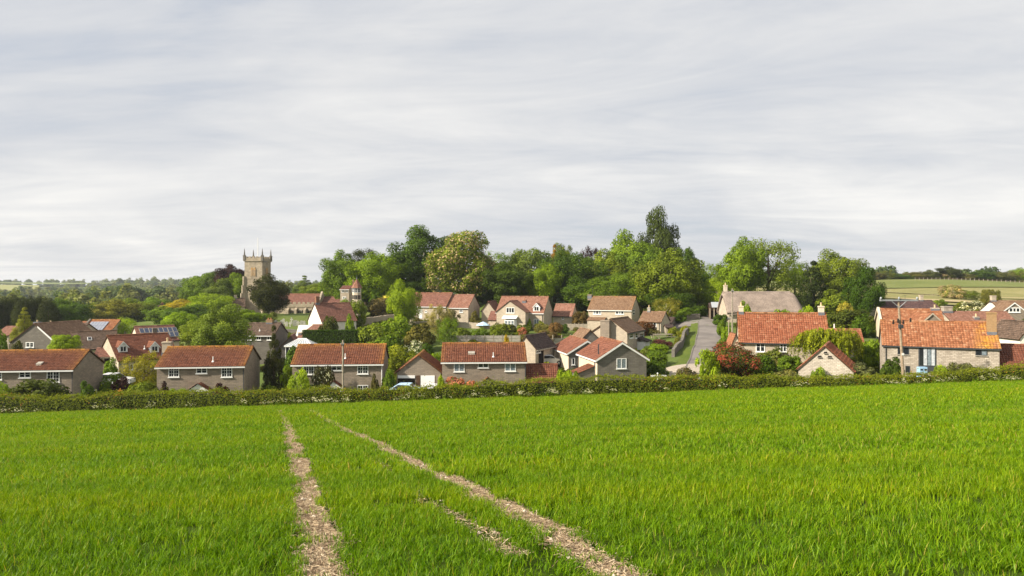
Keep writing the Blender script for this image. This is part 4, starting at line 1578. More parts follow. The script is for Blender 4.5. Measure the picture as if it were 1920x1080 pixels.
# entrance porch on that side
p = h.on('r', 1198, 646)
h.part(MB().box(h.L / 2 + .01, h.L / 2 + 1.3, p.y - 1.0, p.y + 1.4, 0, p.z + .5), 'porch', 'paint_white')
h.part(MB().prism([(h.L / 2 + .008, p.z + .98), (h.L / 2 + 1.6, p.z + .5), (h.L / 2 + 1.6, p.z + .62), (h.L / 2 + .008, p.z + 1.14)], 'y', p.y - 1.2, p.y + 1.6), 'porch_roof', 'tile_dark')
w = H('wing', '', 1092, 1122, 96, 634, 619, 6, 8, 'y', wall='stone_grey', roof='tile_tan', root=h8, gutter=None, verge=0.1, low=True, wname='wing_wall', rname='wing_roof')

h9 = h = H('house', 'cream two-storey house with plain brown roof and left-end chimney, wood behind', 1103, 1184, 141, 579.5, 556, 6.4, -25, wall='stone_cream', roof='tile_tan', lich=0.35, low=True)
h.win(1112, 1127.5, 580.5, 589.5, 3, 1, fw=.1, glass=('glass_curtain', 'glass'))
h.win(1154, 1170, 580.5, 589.5, 3, 1, fw=.1, glass=('glass', 'glass_curtain'))
h.chim(1106.5, 552, 0.85, 0.8, 0, 'stone_estate', cap=True)
h.aerial(1111, 535)
h.win(1186, 1190, 580.5, 584, 1, 1, face='r', sill=False)
h.win(1186, 1190, 586, 590, 1, 1, face='r', sill=False)
a = h.on('f', 1104, 597)
b = h.on('f', 1137, 597)
Q_, T_, L_ = tiles_np((a.x, -1.6, a.z - .35), (b.x, -1.6, a.z - .35), (a.x, -.02, a.z + .3), (b.x, -.02, a.z + .3), .3, .3, False, .1, h.rr)
link('lean_to_roof', quads_mesh('lean_to_roof', Q_, {'tint': T_, 'lichen': L_}, [MATS['tile_tan']]), h.root)
h.part(MB().box(a.x + .15, b.x - .1, -1.45, -.01, 0, a.z - .38), 'lean_to_wall', 'stone_cream')
h.win(1139, 1146, 602, 612, 2, 2)

h = H('bungalow', 'small L-shaped bungalow with brown roof at the lane corner', 1198, 1239, 125, 602.5, 584.5, 6.0, -28, wall='stone_cream', roof='tile_tan', cat='bungalow', low=True, gutter=None)
h.win(1219, 1231, 603.5, 613, 2, 1, fw=.1)
h.pipe(1236)
h.chim(1217, 572, 0.5, 0.5, 1, 'concrete')
w = H('wing', '', 1240, 1258, 130, 606, 594, 5, -28, wall='stone_grey', roof='tile_dark', root=h, low=True, gutter=None, ridge_tile=False, wname='wing_wall', rname='wing_roof')

# house with the projecting front gable
h11 = h = H('house', 'cream stone house with pink roof, projecting front gable, white bay and dormer', 931, 1019, 142, 584.5, 556, 6.6, -20, wall='stone_cream', roof='tile_pink', low=True, lich=0.1)
w = H('wing', '', 931, 985, 139.2, 584, 564, 4.5, -20, 'y', wall='stone_cream', roof='tile_pink', root=h11, low=True, gutter=None, rp=0.46, wname='wing_wall', rname='wing_roof')
w.win(949, 964.5, 576.5, 587, 3, 1, fw=.1)
a, b = w.on('f', 946, 612), w.on('f', 969, 600)
bay = w.part(MB().prism([(a.x, -.01), (a.x + .3, -.7), (b.x - .3, -.7), (b.x, -.01)], 'z', 0.3, b.z), 'bay', 'paint_white')
for k in range(3):
    xw = (b.x - a.x - .6) / 3
    w.window(Matrix.Translation((a.x + .3 + xw * (k + .5), -.7, a.z)), xw * .96, b.z - a.z - .1, 1, 2, 'paint_white', 'glass_curtain', False, .08, 'bay_window', parent=bay)
c = w.on('f', 944, 597)
d_ = w.on('f', 971, 594)
w.part(MB().prism([(-1.0, c.z - .02), (-1.0, c.z + .12), (-.01, d_.z + .2), (-.01, d_.z)], 'x', c.x, d_.x), 'canopy', 'paint_white')
h.dormer(1006, 568, 584, 13)
h.win(1001, 1011, 598, 608.5, 2, 1, fw=.1, glass='glass_curtain')
h.chim(983.5, 559, 0.75, 0.7, 1, 'brick_red', y=2.2, pot='pot_clay')
h.pipe(1017)
w = H('wing', '', 1037, 1072, 144, 591, 570, 5, -20, wall='stone_cream', roof='tile_pink', root=h11, low=True, gutter='dark_metal', wname='annexe_wall', rname='annexe_roof')
w.win(1053.5, 1057.5, 591.5, 599, 1, 2, fw=.1)
w = H('wing', '', 916, 930, 141, 598, 583, 3.4, -20, wall='stone_cream', roof='tile_rose', root=h11, low=True, gutter=None, ridge_tile=False, wname='lean_to_wall', rname='lean_to_roof')
h = H('house', 'little cream gable end with dark roof peeping past the bay-windowed house', 903, 928, 150, 582, 565.5, 7, -12, 'y', wall='stone_cream', roof='tile_rose', low=True, gutter=None)

# long low house left of it
h12 = h = H('bungalow', 'long pale bungalow with two stepped rose-brown roofs and white door', 766, 836, 152, 573, 549, 7, -18, wall='stone_cream', roof='tile_rose', cat='bungalow', low=True, lich=0.2)
h.win(767.5, 776.5, 579, 588.5, 2, 2, fw=.11)
h.door(785, 792, 579.5, 597)
h.win(796.5, 801, 582.5, 586, 1, 1, fw=.1)
w = H('wing', '', 836, 878, 149.6, 575.5, 552.5, 7, -18, wall='stone_cream', roof='tile_pink', root=h12, low=True, wname='wing_wall', rname='wing_roof')
w.win(861, 868, 580, 586, 2, 1, fw=.1)

# white-gabled cottage below the church
h = H('cottage', 'whitewashed cottage gable with clay chimney and long plum-brown roof', 603, 668, 134, 600, 568, 6.8, 38, wall='render_white', roof='tile_rose', cat='cottage', low=True, gutter=None, lich=0.1)
h.chim(588, 556, 0.75, 0.7, 0, 'brick_red', x=-h.L / 2 + .5)
h = H('house', 'low white-walled house under a hipped clay roof below the whitewashed cottage', 553, 606, 122, 633, 609, 6.5, 6, wall='render_white', roof='tile_pink', low=True, hip=(2.6, 0), gutter='paint_white')
h.win(559, 564, 634, 640, 1, 1)
h.chim(562.5, 623, 0.5, 0.5, 0, 'render_cream', y=0.9)
h = H('house', 'small grey house with brown roof directly left of the white conservatory', 527, 557, 112, 648, 630, 6, 12, 'y', wall='stone_grey', roof='tile_rose', low=True, gutter=None, rp=0.62)

h = H('house', 'grey two-storey house with brown roof and row of white windows below the yew', 452, 513, 114, 627.5, 605.5, 7, 0, wall='stone_grey', roof='tile_brown', low=True)
h.win(464, 471.5, 629, 638, 2, 1, fw=.11)
h.win(480, 489.5, 629, 638, 2, 1, fw=.11)
h.win(500.5, 510, 629, 638, 2, 1, fw=.11)
h.vent(487, 621, 0.4)
h.chim(506, 596, 1.0, 0.7, 2, 'brick_buff', pot='pot_clay', ph=0.3)
h.aerial(497, 590)

# --- the left cluster
h14 = h = H('house', 'large red-roofed house with two white dormers and sunlit stone gable', 222, 335, 90, 671, 627, 9.0, 46, wall='stone_cream', roof='tile_brown_red', low=False, pan=False, lich=0.1, gutter=None)
h.dormer(231, 640, 661, 15)
h.dormer(290, 640, 661, 15)
h.vent(271, 655, 0.5)
h.win(243, 250, 683, 693, 1, 2, fw=.1)
h.pipe(226)
h = H('house', 'dark brown roofed house with pale gable and small skylight', 136, 222, 106, 652, 621, 7, 36, wall='render_cream', roof='tile_brown', pan=False, lich=0.1, gutter='dark_metal')
h.skylight(168, 636)
h = H('car_port', 'car port, its inside shade painted black, with grey timber posts below the sunlit stone gable', 176, 212, 92, 668, 650, 5, 20, wall='dark_void', roof='tile_rose', cat='car port', low=True, gutter='wood_grey', rise=0.9)  # walls coloured near-black for the shade under its roof
for k in range(3):
    x = -h.L / 2 + h.L * k / 2
    h.part(MB().box(x - .1, x + .1, -.22, -.02, 0, h.he), 'post', 'wood_grey')
h = H('house', 'grey house turning its broad gable, one white window and white verge board', 22, 103, 106, 640, 607, 10, -4, 'y', wall='stone_grey', roof='tile_tan', low=True, gutter='paint_white', rp=0.53)
h.win(48.5, 64, 641.5, 651.5, 2, 2, fw=.12)
h.part(MB().prism([(h.L / 2 + .28, h.he - .4), (h.L / 2 + .28, h.he - .1), (h.xr + .6, h.hr - .35), (h.xr + .6, h.hr - .6)], 'y', -.2, -.14), 'bargeboard', 'paint_white')
h.chim(70, 600, 0.8, 0.7, 1, 'stone_grey', y=4.0)
h = H('house', 'brown roofed house lying behind the broad grey gable', 78, 138, 116, 631, 606.5, 8, 0, wall='stone_cream', roof='tile_brown', low=True)
h.chim(95, 601, 0.8, 0.7, 1, 'stone_grey')
h = H('house', 'house with bright clay roof carrying a pale sheet of solar panels', 152, 208, 133, 620, 599.5, 8, 8, wall='stone_cream', roof='tile_orange', low=True, lich=0.2, gutter=None)
h.solar(158, 205, 604, 620, 6, 2, 'solar_pale', 'solar_pale')
h.part(MB().prism([(-.3, h.he - .2), (-.3, h.he + .15), (h.W / 2, h.hr + .25), (h.W / 2, h.hr - .1)], 'x', -h.L / 2 - .2, -h.L / 2 + .1), 'coping', 'stone_grey')
w = H('wing', '', 138, 153, 134, 621, 602, 8, 8, wall='stone_cream', roof='tile_orange', root=h, low=True, gutter=None, ridge_tile=False, wname='wing_wall', rname='wing_roof')
h = H('house', 'house with pale gable and two rows of dark blue solar panels', 262, 336, 113, 637.5, 611, 7.5, 40, wall='render_cream', roof='tile_rose', low=True, gutter='dark_metal')
h.solar(266, 330, 614.5, 635, 8, 2, skip=((0, 0), (1, 0), (2, 0)))
h.chim(290, 615, 0.7, 0.6, 0, 'stone_grey', y=1.2)
h = H('house', 'rusty pink roof half hidden behind the spiky conifer', -12, 16, 132, 628, 612, 7, 0, wall='stone_cream', roof='tile_pink', low=True, gutter=None)
h = H('outbuilding', 'small grey lean-to outbuilding with sloping roof beside the round shrub', -40, 24, 63, 748, 733, 3, -14, wall='stone_grey', roof='tile_brown', cat='outbuilding', low=True, gutter=None)
h = H('house', 'white gable and red chimney peeping out of the valley trees', 296, 306, 225, 583, 572, 7, 25, wall='render_white', roof='tile_dark', low=True, gutter=None, ridge_tile=False)
h.chim(304, 566, 1.0, 0.8, 1, 'brick_red', pot='pot_clay')

# --- behind the middle house
h = H('house', 'low dark-roofed building sheltering behind the roof-window house', 972, 1004, 91, 651, 630, 6.5, -26, 'y', wall='stone_cream', roof='tile_dark', low=True, gutter='concrete', rp=0.42)
h.win(1005, 1013, 654, 661, 2, 1, face='r', fw=.09)
h.part(MB().box(h.L / 2 + .01, h.L / 2 + .05, 1.0, 2.6, 0, h.he - .6), 'door_opening_shade', 'dark_void')  # black panel, painted shade of the doorway

# --- right half
h20 = h = H('cottage', 'cream stone cottage under a big mottled clay pantile roof, chimney at each end', 1387, 1555, 87, 638.5, 586, 6.0, -15, wall='stone_cream', roof='tile_clay', cat='cottage', lich=0.12, gutter='dark_metal', tw=0.27, th=0.32, sag=0.13)
h.win(1417, 1434.5, 640.5, 660, 2, 2, fw=.11, name='sash_window')
h.win(1462, 1475, 641, 660, 2, 2, fw=.10, name='sash_window')
h.chim(1390.5, 567, 0.55, 0.55, 1, 'render_cream', x=-h.L / 2 + .35)
h.chim(1541.5, 567, 0.65, 0.6, 1, 'render_cream', x=h.L / 2 - .45)
h = H('outhouse', 'tiny clay-roofed outhouse squeezed against the left end of the pantiled cottage', 1374, 1386, 88, 640, 625, 3, -5, 'y', wall='render_cream', roof='tile_orange', cat='outhouse', low=True, gutter=None, ridge_tile=False)
h = H('annexe', 'single-storey stone annexe with orange roof right of the golden willow', 1545, 1620, 92, 645.5, 617, 5.4, -16, wall='stone_cream', roof='tile_clay', cat='annexe', pan=False, gutter='dark_metal', th=0.5)
h.part(MB().tube([(-h.L / 2 + 1.7, 2.7, h.hr - .3), (-h.L / 2 + 1.7, 2.7, h.hr + .7)], 0.08, 7), 'flue', 'paint_white')
h21 = h = H('barn', 'converted rubble stone barn with orange pantiles, tall glazed doorway and lichened corner', 1656, 1874, 74, 648, 602, 5.6, -25, wall='stone_rubble', roof='tile_orange', cat='barn', lich=0.05, gutter='dark_metal', tw=0.27, th=0.31, over=0.16, sag=0.10)
h.win(1683, 1704, 648, 665, 2, 1, frame='dark_metal', fw=.06)
h.win(1829, 1851, 650, 667, 2, 1, frame='dark_metal', fw=.06, glass=('glass', 'glass_curtain'))
a, b = h.on('f', 1722, 648), h.on('f', 1755.5, 700)
fo = h.part(MB().box(a.x, b.x, -.04, .03, max(0, b.z), a.z), 'glazed_door', 'dark_metal')
wd = b.x - a.x
c = h.on('f', 1740, 685)
for k in range(4):
    x0 = a.x + .12 + (wd - .2) * k / 4
    MB().box(x0, x0 + (wd - .2) / 4 - .06, -.06, .0, c.z, a.z - .12).build('pane', 'curtain_grey' if k in (1, 3) else 'glass_curtain' if k == 2 else 'glass', fo)
h.win(1697.5, 1706, 686, 699, 1, 1, frame='dark_metal', fw=.05)
h.pipe(1661)
h.chim(1859, 585, 0.8, 0.6, 0, 'brick_buff', y=1.6)
# yellow lichen patch on the barn's right roof end
at = [o for o in h.roof.children if o.name.startswith('roof_tiles')][0].data
cen = np.zeros(len(at.polygons) * 3)
at.polygons.foreach_get('center', cen)
cen = cen.reshape(-1, 3)
lv = np.zeros(len(at.polygons), dtype=np.float32)
at.attributes['lichen'].data.foreach_get('value', lv)
lv = np.clip(lv + np.clip((cen[:, 0] - (h.L / 2 - 2.2)) / 1.2 + 0.3 * (0.6 - cen[:, 1] / 2), 0, 1) * np.clip(1.5 * vnoise(cen[:, 0] * 2.2, cen[:, 1] * 3, 4) - .35, 0, .6) * (cen[:, 1] < 2.8), 0, 1)
at.attributes['lichen'].data.foreach_set('value', lv)
h = H('outbuilding', 'long shed with dull red-brown tiled roof joined to the right end of the barn', 1876, 2010, 70, 688, 647, 6.0, -25, wall='stone_rubble', roof='tile_brown_red', cat='outbuilding', gutter=None, th=0.36)
h22 = h = H('house', 'house with tall cream gable and orange roof half hidden by the barn', 1652, 1770, 98, 603, 579, 6.0, -22, wall='render_cream', roof='tile_orange', pan=False, lich=0.05, gutter='dark_metal', sag=0.09)
o = h.part(MB().prism([(-.25, h.he - .2), (-.25, h.he + .12), (h.W / 2, h.hr + .22), (h.W + .25, h.he + .12), (h.W + .25, h.he - .2), (h.W / 2, h.hr - .2)], 'x', -h.L / 2 - .22, -h.L / 2 + .12), 'coping', 'render_cream')
h.win(1637, 1641, 630, 640, 1, 2, face='l', frame='dark_metal', fw=.05)
h.win(1644, 1647.5, 630, 641, 1, 2, face='l', frame='dark_metal', fw=.05)
w = H('wing', '', 1728, 1768, 92, 604, 586.5, 5, -10, 'y', wall='stone_estate', roof='tile_orange', root=h22, low=True, gutter=None, barge='stone_cream', wname='wing_wall', rname='wing_roof')
h.chim(1761.5, 571, 1.0, 0.8, 1, 'stone_rubble', x=h.L / 2 - .6)
h = H('house', 'long red-brown roofed house between the barn chimney and the tall stone stacks', 1790, 1912, 104, 609, 584.5, 7, -6, wall='stone_cream', roof='tile_pink', low=True, gutter='dark_metal')
h.chim(1792, 574, 1.3, 0.9, 0, 'stone_rubble', x=-h.L / 2 + .6)
h.chim(1830, 588, 0.6, 0.6, 1, 'concrete', y=1.6)
w = H('wing', '', 1868, 1900, 97, 617, 603, 5.5, -6, 'y', wall='stone_estate', roof='tile_tan', root=h, low=True, gutter=None, wname='wing_wall', rname='wing_roof')
w.win(1877, 1886, 628.5, 640, 1, 1, fw=.1)
h = H('house', 'pale house with broad front gable and chimney at the upper right picture edge', 1880, 1950, 128, 585, 564, 8, -8, wall='stone_estate', roof='tile_tan', low=True, gutter='paint_white')
w = H('wing', '', 1878, 1926, 124.5, 585, 567, 4, -8, 'y', wall='stone_estate', roof='tile_tan', root=h, low=True, gutter=None, barge='paint_white', wname='wing_wall', rname='wing_roof')
w.win(1891, 1913, 576.5, 586, 3, 1, fw=.16)
h.chim(1875, 554, 0.8, 0.7, 0, 'stone_cream', x=-h.L / 2 + .4)
h.part(MB().prism([(0.0, 0), (h.W, 0), (h.W, h.he - .02), (h.W / 2, h.hr - .06), (0, h.he - .02)], 'x', -h.L / 2 - .012, -h.L / 2 - .003), 'sunlit_side', 'render_white')  # white sheet over the left gable, painted sunlight
h = H('house', 'dark plum-roofed house lying below the hillside pasture', 1660, 1768, 124, 583, 563.5, 8, -4, wall='stone_cream', roof='tile_plum', low=True, gutter=None)
h.chim(1727, 553, 0.55, 0.6, 0, 'stone_cream')
h.aerial(1697, 553)
h = H('white_wall_house', 'sliver of a white wall at the right picture edge above the shed roof', 1913, 1960, 86, 632, 604, 6, -4, 'y', wall='render_white', roof='tile_brown', low=True, gutter=None)


# --- thatched house: rounded straw roof
def thatched():
    h = H('thatched_house', 'long thatched house with rounded straw roof and slim chimney', 1366, 1508, 128, 581, 549, 7.2, -3, wall='stone_cream', roof='tile_brown', cat='house', low=True, gutter=None, ridge_tile=False, over=0.1, verge=0.02)
    for c in list(h.roof.children):
        bpy.data.objects.remove(c)
    bpy.data.objects.remove(h.roof)
    L2, W, he, hr = h.L / 2, h.W, h.he, h.hr
    n, m = 44, 15
    vs = []
    for i in range(n + 1):
        u = -1 + 2 * i / n
        x = u * (L2 + 0.35)
        e = max(0.0, (u - 0.80) / 0.20)
        e0 = max(0.0, (-u - 0.95) / 0.05)
        sag = 0.10 * math.sin(u * 5.0) * .4
        for j in range(m + 1):
            q = -1 + 2 * j / m
            prof = 1 - abs(q) ** 1.35
            wv = (W / 2 + 0.55) * (1 - 0.28 * e * e)
            z = he - 0.45 + (hr - he + 0.62) * prof * (1 - 0.62 * e ** 1.7) * (1 - 0.08 * e0) + sag * prof
            z += 0.10 * math.sin(x * 1.1) * (1 - prof) * (1 if j < m / 2 else .5)
            vs.append((x - 0.9 * e * e * 0 , W / 2 + q * wv, z))
    fs = [(i * (m + 1) + j, i * (m + 1) + j + 1, (i + 1) * (m + 1) + j + 1, (i + 1) * (m + 1) + j) for i in range(n) for j in range(m)]
    k = len(vs)
    vs += [(x, y, z - 0.38) for x, y, z in vs]
    fs += [tuple(reversed([a + k for a in f])) for f in fs]
    for i in range(n):
        a, b = i * (m + 1), (i + 1) * (m + 1)
        fs.append((b, a, a + k, b + k))
        fs.append((a + m, b + m, b + m + k, a + m + k))
    fs = [tuple(reversed(f)) for f in fs]
    for j in range(m):
        fs.append((j, j + 1, j + 1 + k, j + k))
        a = n * (m + 1) + j
        fs.append((a + 1, a, a + k, a + 1 + k))
    o = link('thatch_roof', mesh('thatch_roof', vs, fs, [MATS['thatch']], smooth=True), h.root)
    rb = MB()
    pr = [(W / 2 - .55, hr - .10), (W / 2 - .3, hr + .18), (W / 2, hr + .30), (W / 2 + .3, hr + .18), (W / 2 + .55, hr - .1)]
    rb.prism(pr, 'x', -L2 - .2, L2 * 0.80)
    rb.build('ridge_cap', 'thatch', o)
    bpy.data.objects.remove(h.wall)
    h.part(MB().box(-L2, L2 - .5, 0, W, 0, he - .1).prism([(.05, he - .1), (W - .05, he - .1), (W / 2, hr - .25)], 'x', -L2 + .002, L2 * .5), 'wall', 'stone_cream')
    h.chim(1365, 530, 0.6, 0.6, 1, 'render_cream', x=-L2 + .35)
    h.win(1424, 1429, 585, 592, 1, 2, fw=.09)
    h.win(1448, 1462, 586, 593, 3, 1, fw=.08)
    return h


thatched()

# ---------------------------------------------------------------- church
def arch(w, h, n=7):
    """pointed arch outline (x,z), base at z=0"""
    hs = h - w * 0.85
    pts = [(-w / 2, 0), (w / 2, 0), (w / 2, hs)]
    for i in range(1, n):
        t_ = i / n
        pts.append((w / 2 - w / 2 * t_ ** 1.8, hs + (h - hs) * math.sin(t_ * math.pi / 2)))
    pts.append((0, h))
    for i in range(n - 1, 0, -1):
        t_ = i / n
        pts.append((-w / 2 + w / 2 * t_ ** 1.8, hs + (h - hs) * math.sin(t_ * math.pi / 2)))
    pts.append((-w / 2, hs))
    return pts


def church():
    D = 195.0
    yaw = R(-6)
    A = P(458.5, 540, D)
    S = 5.3
    d = Vector((math.cos(yaw), math.sin(yaw), 0))
    C = A + d * (S / 2)
    zb = G(C.x, C.y + 2) - 0.4
    root = empty('church', (C.x, C.y, zb), yaw)
    tag(root, 'medieval stone church with battlemented tower, corner pinnacles and tiled nave', 'church')

    def zz(row, dd=D):
        return CZ - (row - 540) * dd / F - zb
    top = zz(489)
    par = zz(482.5)
    s2 = S / 2
    mb = MB().box(-s2, s2, 0, S, 0, top)
    stages = [zz(550), zz(537), zz(522)]
    for st in stages:
        mb.box(-s2 - .10, s2 + .10, -.10, S + .10, st - .1, st + .1)
    mb.box(-s2 - .22, s2 + .22, -.22, S + .22, top - .15, top + .12)
    tower = mb.build('tower', 'stone_church', root)
    pb = MB()
    # parapet with merlons
    pw, q = 0.35, s2 + .12
    z0, z1, z2 = top + .12, top + .75, par + .25
    for x0, x1, y0, y1 in ((-q, q, -.12, -.12 + pw), (-q, q, S + .12 - pw, S + .12), (-q, -q + pw, -.12 + pw, S + .12 - pw), (q - pw, q, -.12 + pw, S + .12 - pw)):
        pb.box(x0, x1, y0, y1, z0, z1)
    nm = 5
    for k in range(nm):
        c = -q + 0.55 + (2 * q - 1.1) * k / (nm - 1)
        for (x0, x1, y0, y1) in ((c - .34, c + .34, -.12, -.12 + pw), (c - .34, c + .34, S + .12 - pw, S + .12), (-q, -q + pw, c + s2 - .34, c + s2 + .34), (q - pw, q, c + s2 - .34, c + s2 + .34)):
            pb.box(x0 + .003, x1 - .003, y0 + .003, y1 - .003, z1 - .01, z2)
    pb.build('parapet', 'stone_church', root)
    for x, y in ((-q + .1, 0.0), (q - .1, 0.0), (-q + .1, S), (q - .1, S)):
        T = Matrix.Translation((x, y, z0))
        pm = MB().box(-.3, .3, -.3, .3, -.1, 1.45, T).box(-.36, .36, -.36, .36, 1.3, 1.42, T)
        pm.lathe([(.27, 1.44), (.17, 2.1), (.19, 2.15), (.09, 2.9), (.12, 2.98), (.05, 3.15), (.08, 3.25), (.02, 3.4)], 8, T)
        pm.build('pinnacle', 'stone_grey', root)
    # diagonal buttresses in steps
    for sx, sy in ((-1, 0), (1, 0), (1, 1), (-1, 1)):
        cx, cy = sx * s2, sy * S
        T = Matrix.Translation((cx, cy, 0)) @ Matrix.Rotation(math.atan2((-1 if sy == 0 else 1), sx) - math.pi / 2, 4, 'Z')
        bm = MB().box(-.35, .35, -.2, 1.05, 0, stages[0], T).box(-.34, .34, -.2, .72, stages[0], stages[1] + .3, T).box(-.33, .33, -.2, .42, stages[1] + .3, stages[2] + .6, T)
        bm.build('buttress', 'stone_church', root)
    # belfry windows with amber stone louvres
    plain('belfry_stone', (0.42, 0.25, 0.10), 0.9, 0.1, var=0.25, scale=4)
    for face in range(2):
        T = Matrix.Translation((0, -.001, zz(519))) if face == 0 else Matrix.Translation((s2 + .001, s2, zz(519))) @ Matrix.Rotation(R(90), 4, 'Z')
        o = MB().prism(arch(1.75, 3.1), 'y', -.10, .05, T).build('belfry_window', 'stone_church', root)
        for sx in (-.38, .38):
            MB().prism([(p_[0] + sx, p_[1]) for p_ in arch(.62, 2.5)], 'y', -.14, -.05, T @ Matrix.Translation((0, 0, .18))).build('light', 'belfry_stone', o)
            lv = MB()
            for k in range(5):
                lv.prism([(-.22, .35 + k * .36), (-.16, .5 + k * .36), (-.13, .5 + k * .36), (-.19, .35 + k * .36)], 'x', sx - .26, sx + .26, T)
            lv.build('louvre', 'wood_grey', o)
    # clock-side slit and gargoyle
    MB().box(s2, s2 + 1.3, .1, .3, top - .4, top - .22).build('gargoyle', 'dark_metal', root)
    MB().box(-.12, .12, -.03, .05, zz(545), zz(540)).build('slit_window', 'dark_void', root)
    # stair turret foot and flag pole
    fp = P(482.5, 446, D + S / 2)
    MB().tube([(0, s2, top), (0, s2, fp.z - zb)], [.13, .09], 6).build('flagpole', 'paint_white', root)
    # nave
    inv = root.matrix_basis.inverted() if False else (Matrix.Translation((C.x, C.y, zb)) @ Matrix.Rotation(yaw, 4, 'Z')).inverted()

    class Rt:
        pass
    rt = Rt()
    rt.root = root
    rt.rootM = Matrix.Translation((C.x, C.y, zb)) @ Matrix.Rotation(yaw, 4, 'Z')
    w = H('nave', '', 503, 594, 192, 573, 551, 8, -4, wall='stone_church', roof='tile_rose', root=rt, low=True, gutter=None, lich=0.15, wname='nave_wall', rname='nave_roof')
    w.part(MB().prism([(-.3, w.he - .4), (w.W / 2, w.hr + .7), (w.W + .3, w.he - .4), (w.W + .3, w.he - 1), (-.3, w.he - 1)], 'x', w.L / 2 - .2, w.L / 2 + .35), 'gable_parapet', 'stone_church')
    ai = H('aisle', '', 532, 590, 186, 575, 571, 6, -4, wall='stone_church', roof='tile_rose', root=rt, low=True, gutter=None, ridge_tile=False, over=0.0, verge=0.0, rise=0.5, wname='aisle_wall', rname='aisle_roof')
    pm = MB().box(-ai.L / 2, ai.L / 2, -.12, .3, ai.he - .1, ai.he + .75)
    for k in range(7):
        c = -ai.L / 2 + .5 + (ai.L - 1.0) * k / 6
        pm.box(c - .36, c + .36, -.117, .297, ai.he + .74, ai.he + 1.25)
    ai.part(pm, 'aisle_parapet', 'stone_church')
    for px in (548, 563, 582):
        p_ = ai.on('f', px, 597)
        T = Matrix.Translation((p_.x, -.001, p_.z))
        o = ai.part(MB().prism(arch(2.0, 2.6), 'y', -.10, .05, T), 'aisle_window', 'stone_cream')
        for sx in (-.55, 0, .55):
            MB().prism([(a_[0] + sx, a_[1]) for a_ in arch(.42, 2.1)], 'y', -.13, -.05, T @ Matrix.Translation((0, 0, .15))).build('light', 'glass', o)
    for px in (541, 556, 573):
        p_ = ai.on('f', px, 600)
        ai.part(MB().prism([(-.9, 0), (-.9, ai.he * .6), (-.01, ai.he * .9), (-.01, 0)], 'x', p_.x - .3, p_.x + .3), 'aisle_buttress', 'stone_church')
    ch = H('chancel', '', 596, 642, 193, 572, 556.5, 6.5, -4, wall='stone_church', roof='tile_rose', root=rt, low=True, gutter=None, wname='chancel_wall', rname='chancel_roof')
    # west porch-like wing with pale gable, left of the tower
    we = H('west_wing', '', 436, 459, 190, 575, 559, 7, 22, wall='render_cream', roof='tile_brown', root=rt, low=True, gutter=None, wname='west_wing_wall', rname='west_wing_roof')
    we.chim(441.5, 553, 0.8, 0.7, 0, 'stone_cream')


church()

# ---------------------------------------------------------------- turret house in the trees
def turret():
    D = 152
    c = P(669, 560, D)
    zb = min(G(c.x, c.y), c.z) - 0.5
    root = empty('turret_house', (c.x, c.y, zb))
    tag(root, 'cream hexagonal turret with pointed pink roof among the trees', 'house')
    n = 8
    r = 8.2 * D / F

    def ring(rr, z):
        return [(rr * math.cos(2 * math.pi * (k + .5) / n), rr * math.sin(2 * math.pi * (k + .5) / n), z) for k in range(n)]
    ez = CZ - (538 - 540) * D / F - zb
    az = CZ - (523 - 540) * D / F - zb
    v = ring(r, 0) + ring(r, ez)
    link('wall', mesh('wall', v, [(k, (k + 1) % n, n + (k + 1) % n, n + k) for k in range(n)] + [tuple(n + k for k in range(n))], [MATS['render_cream']]), root)
    rb = MB()
    rr = np.random.default_rng(5)
    Q, T_, L_ = [], [], []
    for k in range(n):
        a0, a1 = 2 * math.pi * (k + .5) / n, 2 * math.pi * (k + 1.5) / n
        ro = r * 1.28
        E0 = (ro * math.cos(a0), ro * math.sin(a0), ez - .25)
        E1 = (ro * math.cos(a1), ro * math.sin(a1), ez - .25)
        q, t_, l = tiles_np(E0, E1, (0, 0, az), (0, 0, az), .3, .25, False, .1, rr)
        Q.append(q)
        T_.append(t_)
        L_.append(l)
    link('roof', quads_mesh('roof', np.concatenate(Q), {'tint': np.concatenate(T_), 'lichen': np.concatenate(L_)}, [MATS['tile_pink']]), root)
    MB().lathe([(.12, az - .1), (.12, az + .1), (.03, az + .35), (.01, az + .9)], 7).build('finial', 'lead', root)
    dummy = House.__new__(House)
    dummy.root, dummy.rel = root, Matrix.Identity(4)
    for zrow, rows in ((548.5, 2), (561, 2)):
        z = CZ - (zrow - 540) * D / F - zb
        for a in (-90 - 45, -90, -45):
            T = Matrix.Rotation(R(a + 90), 4, 'Z') @ Matrix.Translation((0, -r * math.cos(math.pi / n), z))
            dummy.window(T, .8, .95, 2, 2, 'wood_grey' if zrow > 555 else 'paint_white', 'glass', False, .07)
    MB().box(-r * .95, -r * .6, -r * .2, r * .2, ez, ez + 1.6).build('chimney', 'brick_red', root)
    h = H('house', 'ivy-clad pale stone house with white upper windows beside the turret', 638, 654, 153, 542, 538, 6, 0, wall='stone_cream', roof='tile_rose', low=True, gutter='paint_white', rise=0.8, ridge_tile=False)
    h.win(640, 646, 543, 548.5, 2, 1, fw=.13, sill=False)
    h.win(648, 653.5, 543, 548.5, 2, 1, fw=.13, sill=False)
    h.win(642, 649, 556, 561, 2, 1, fw=.13, sill=False)


turret()


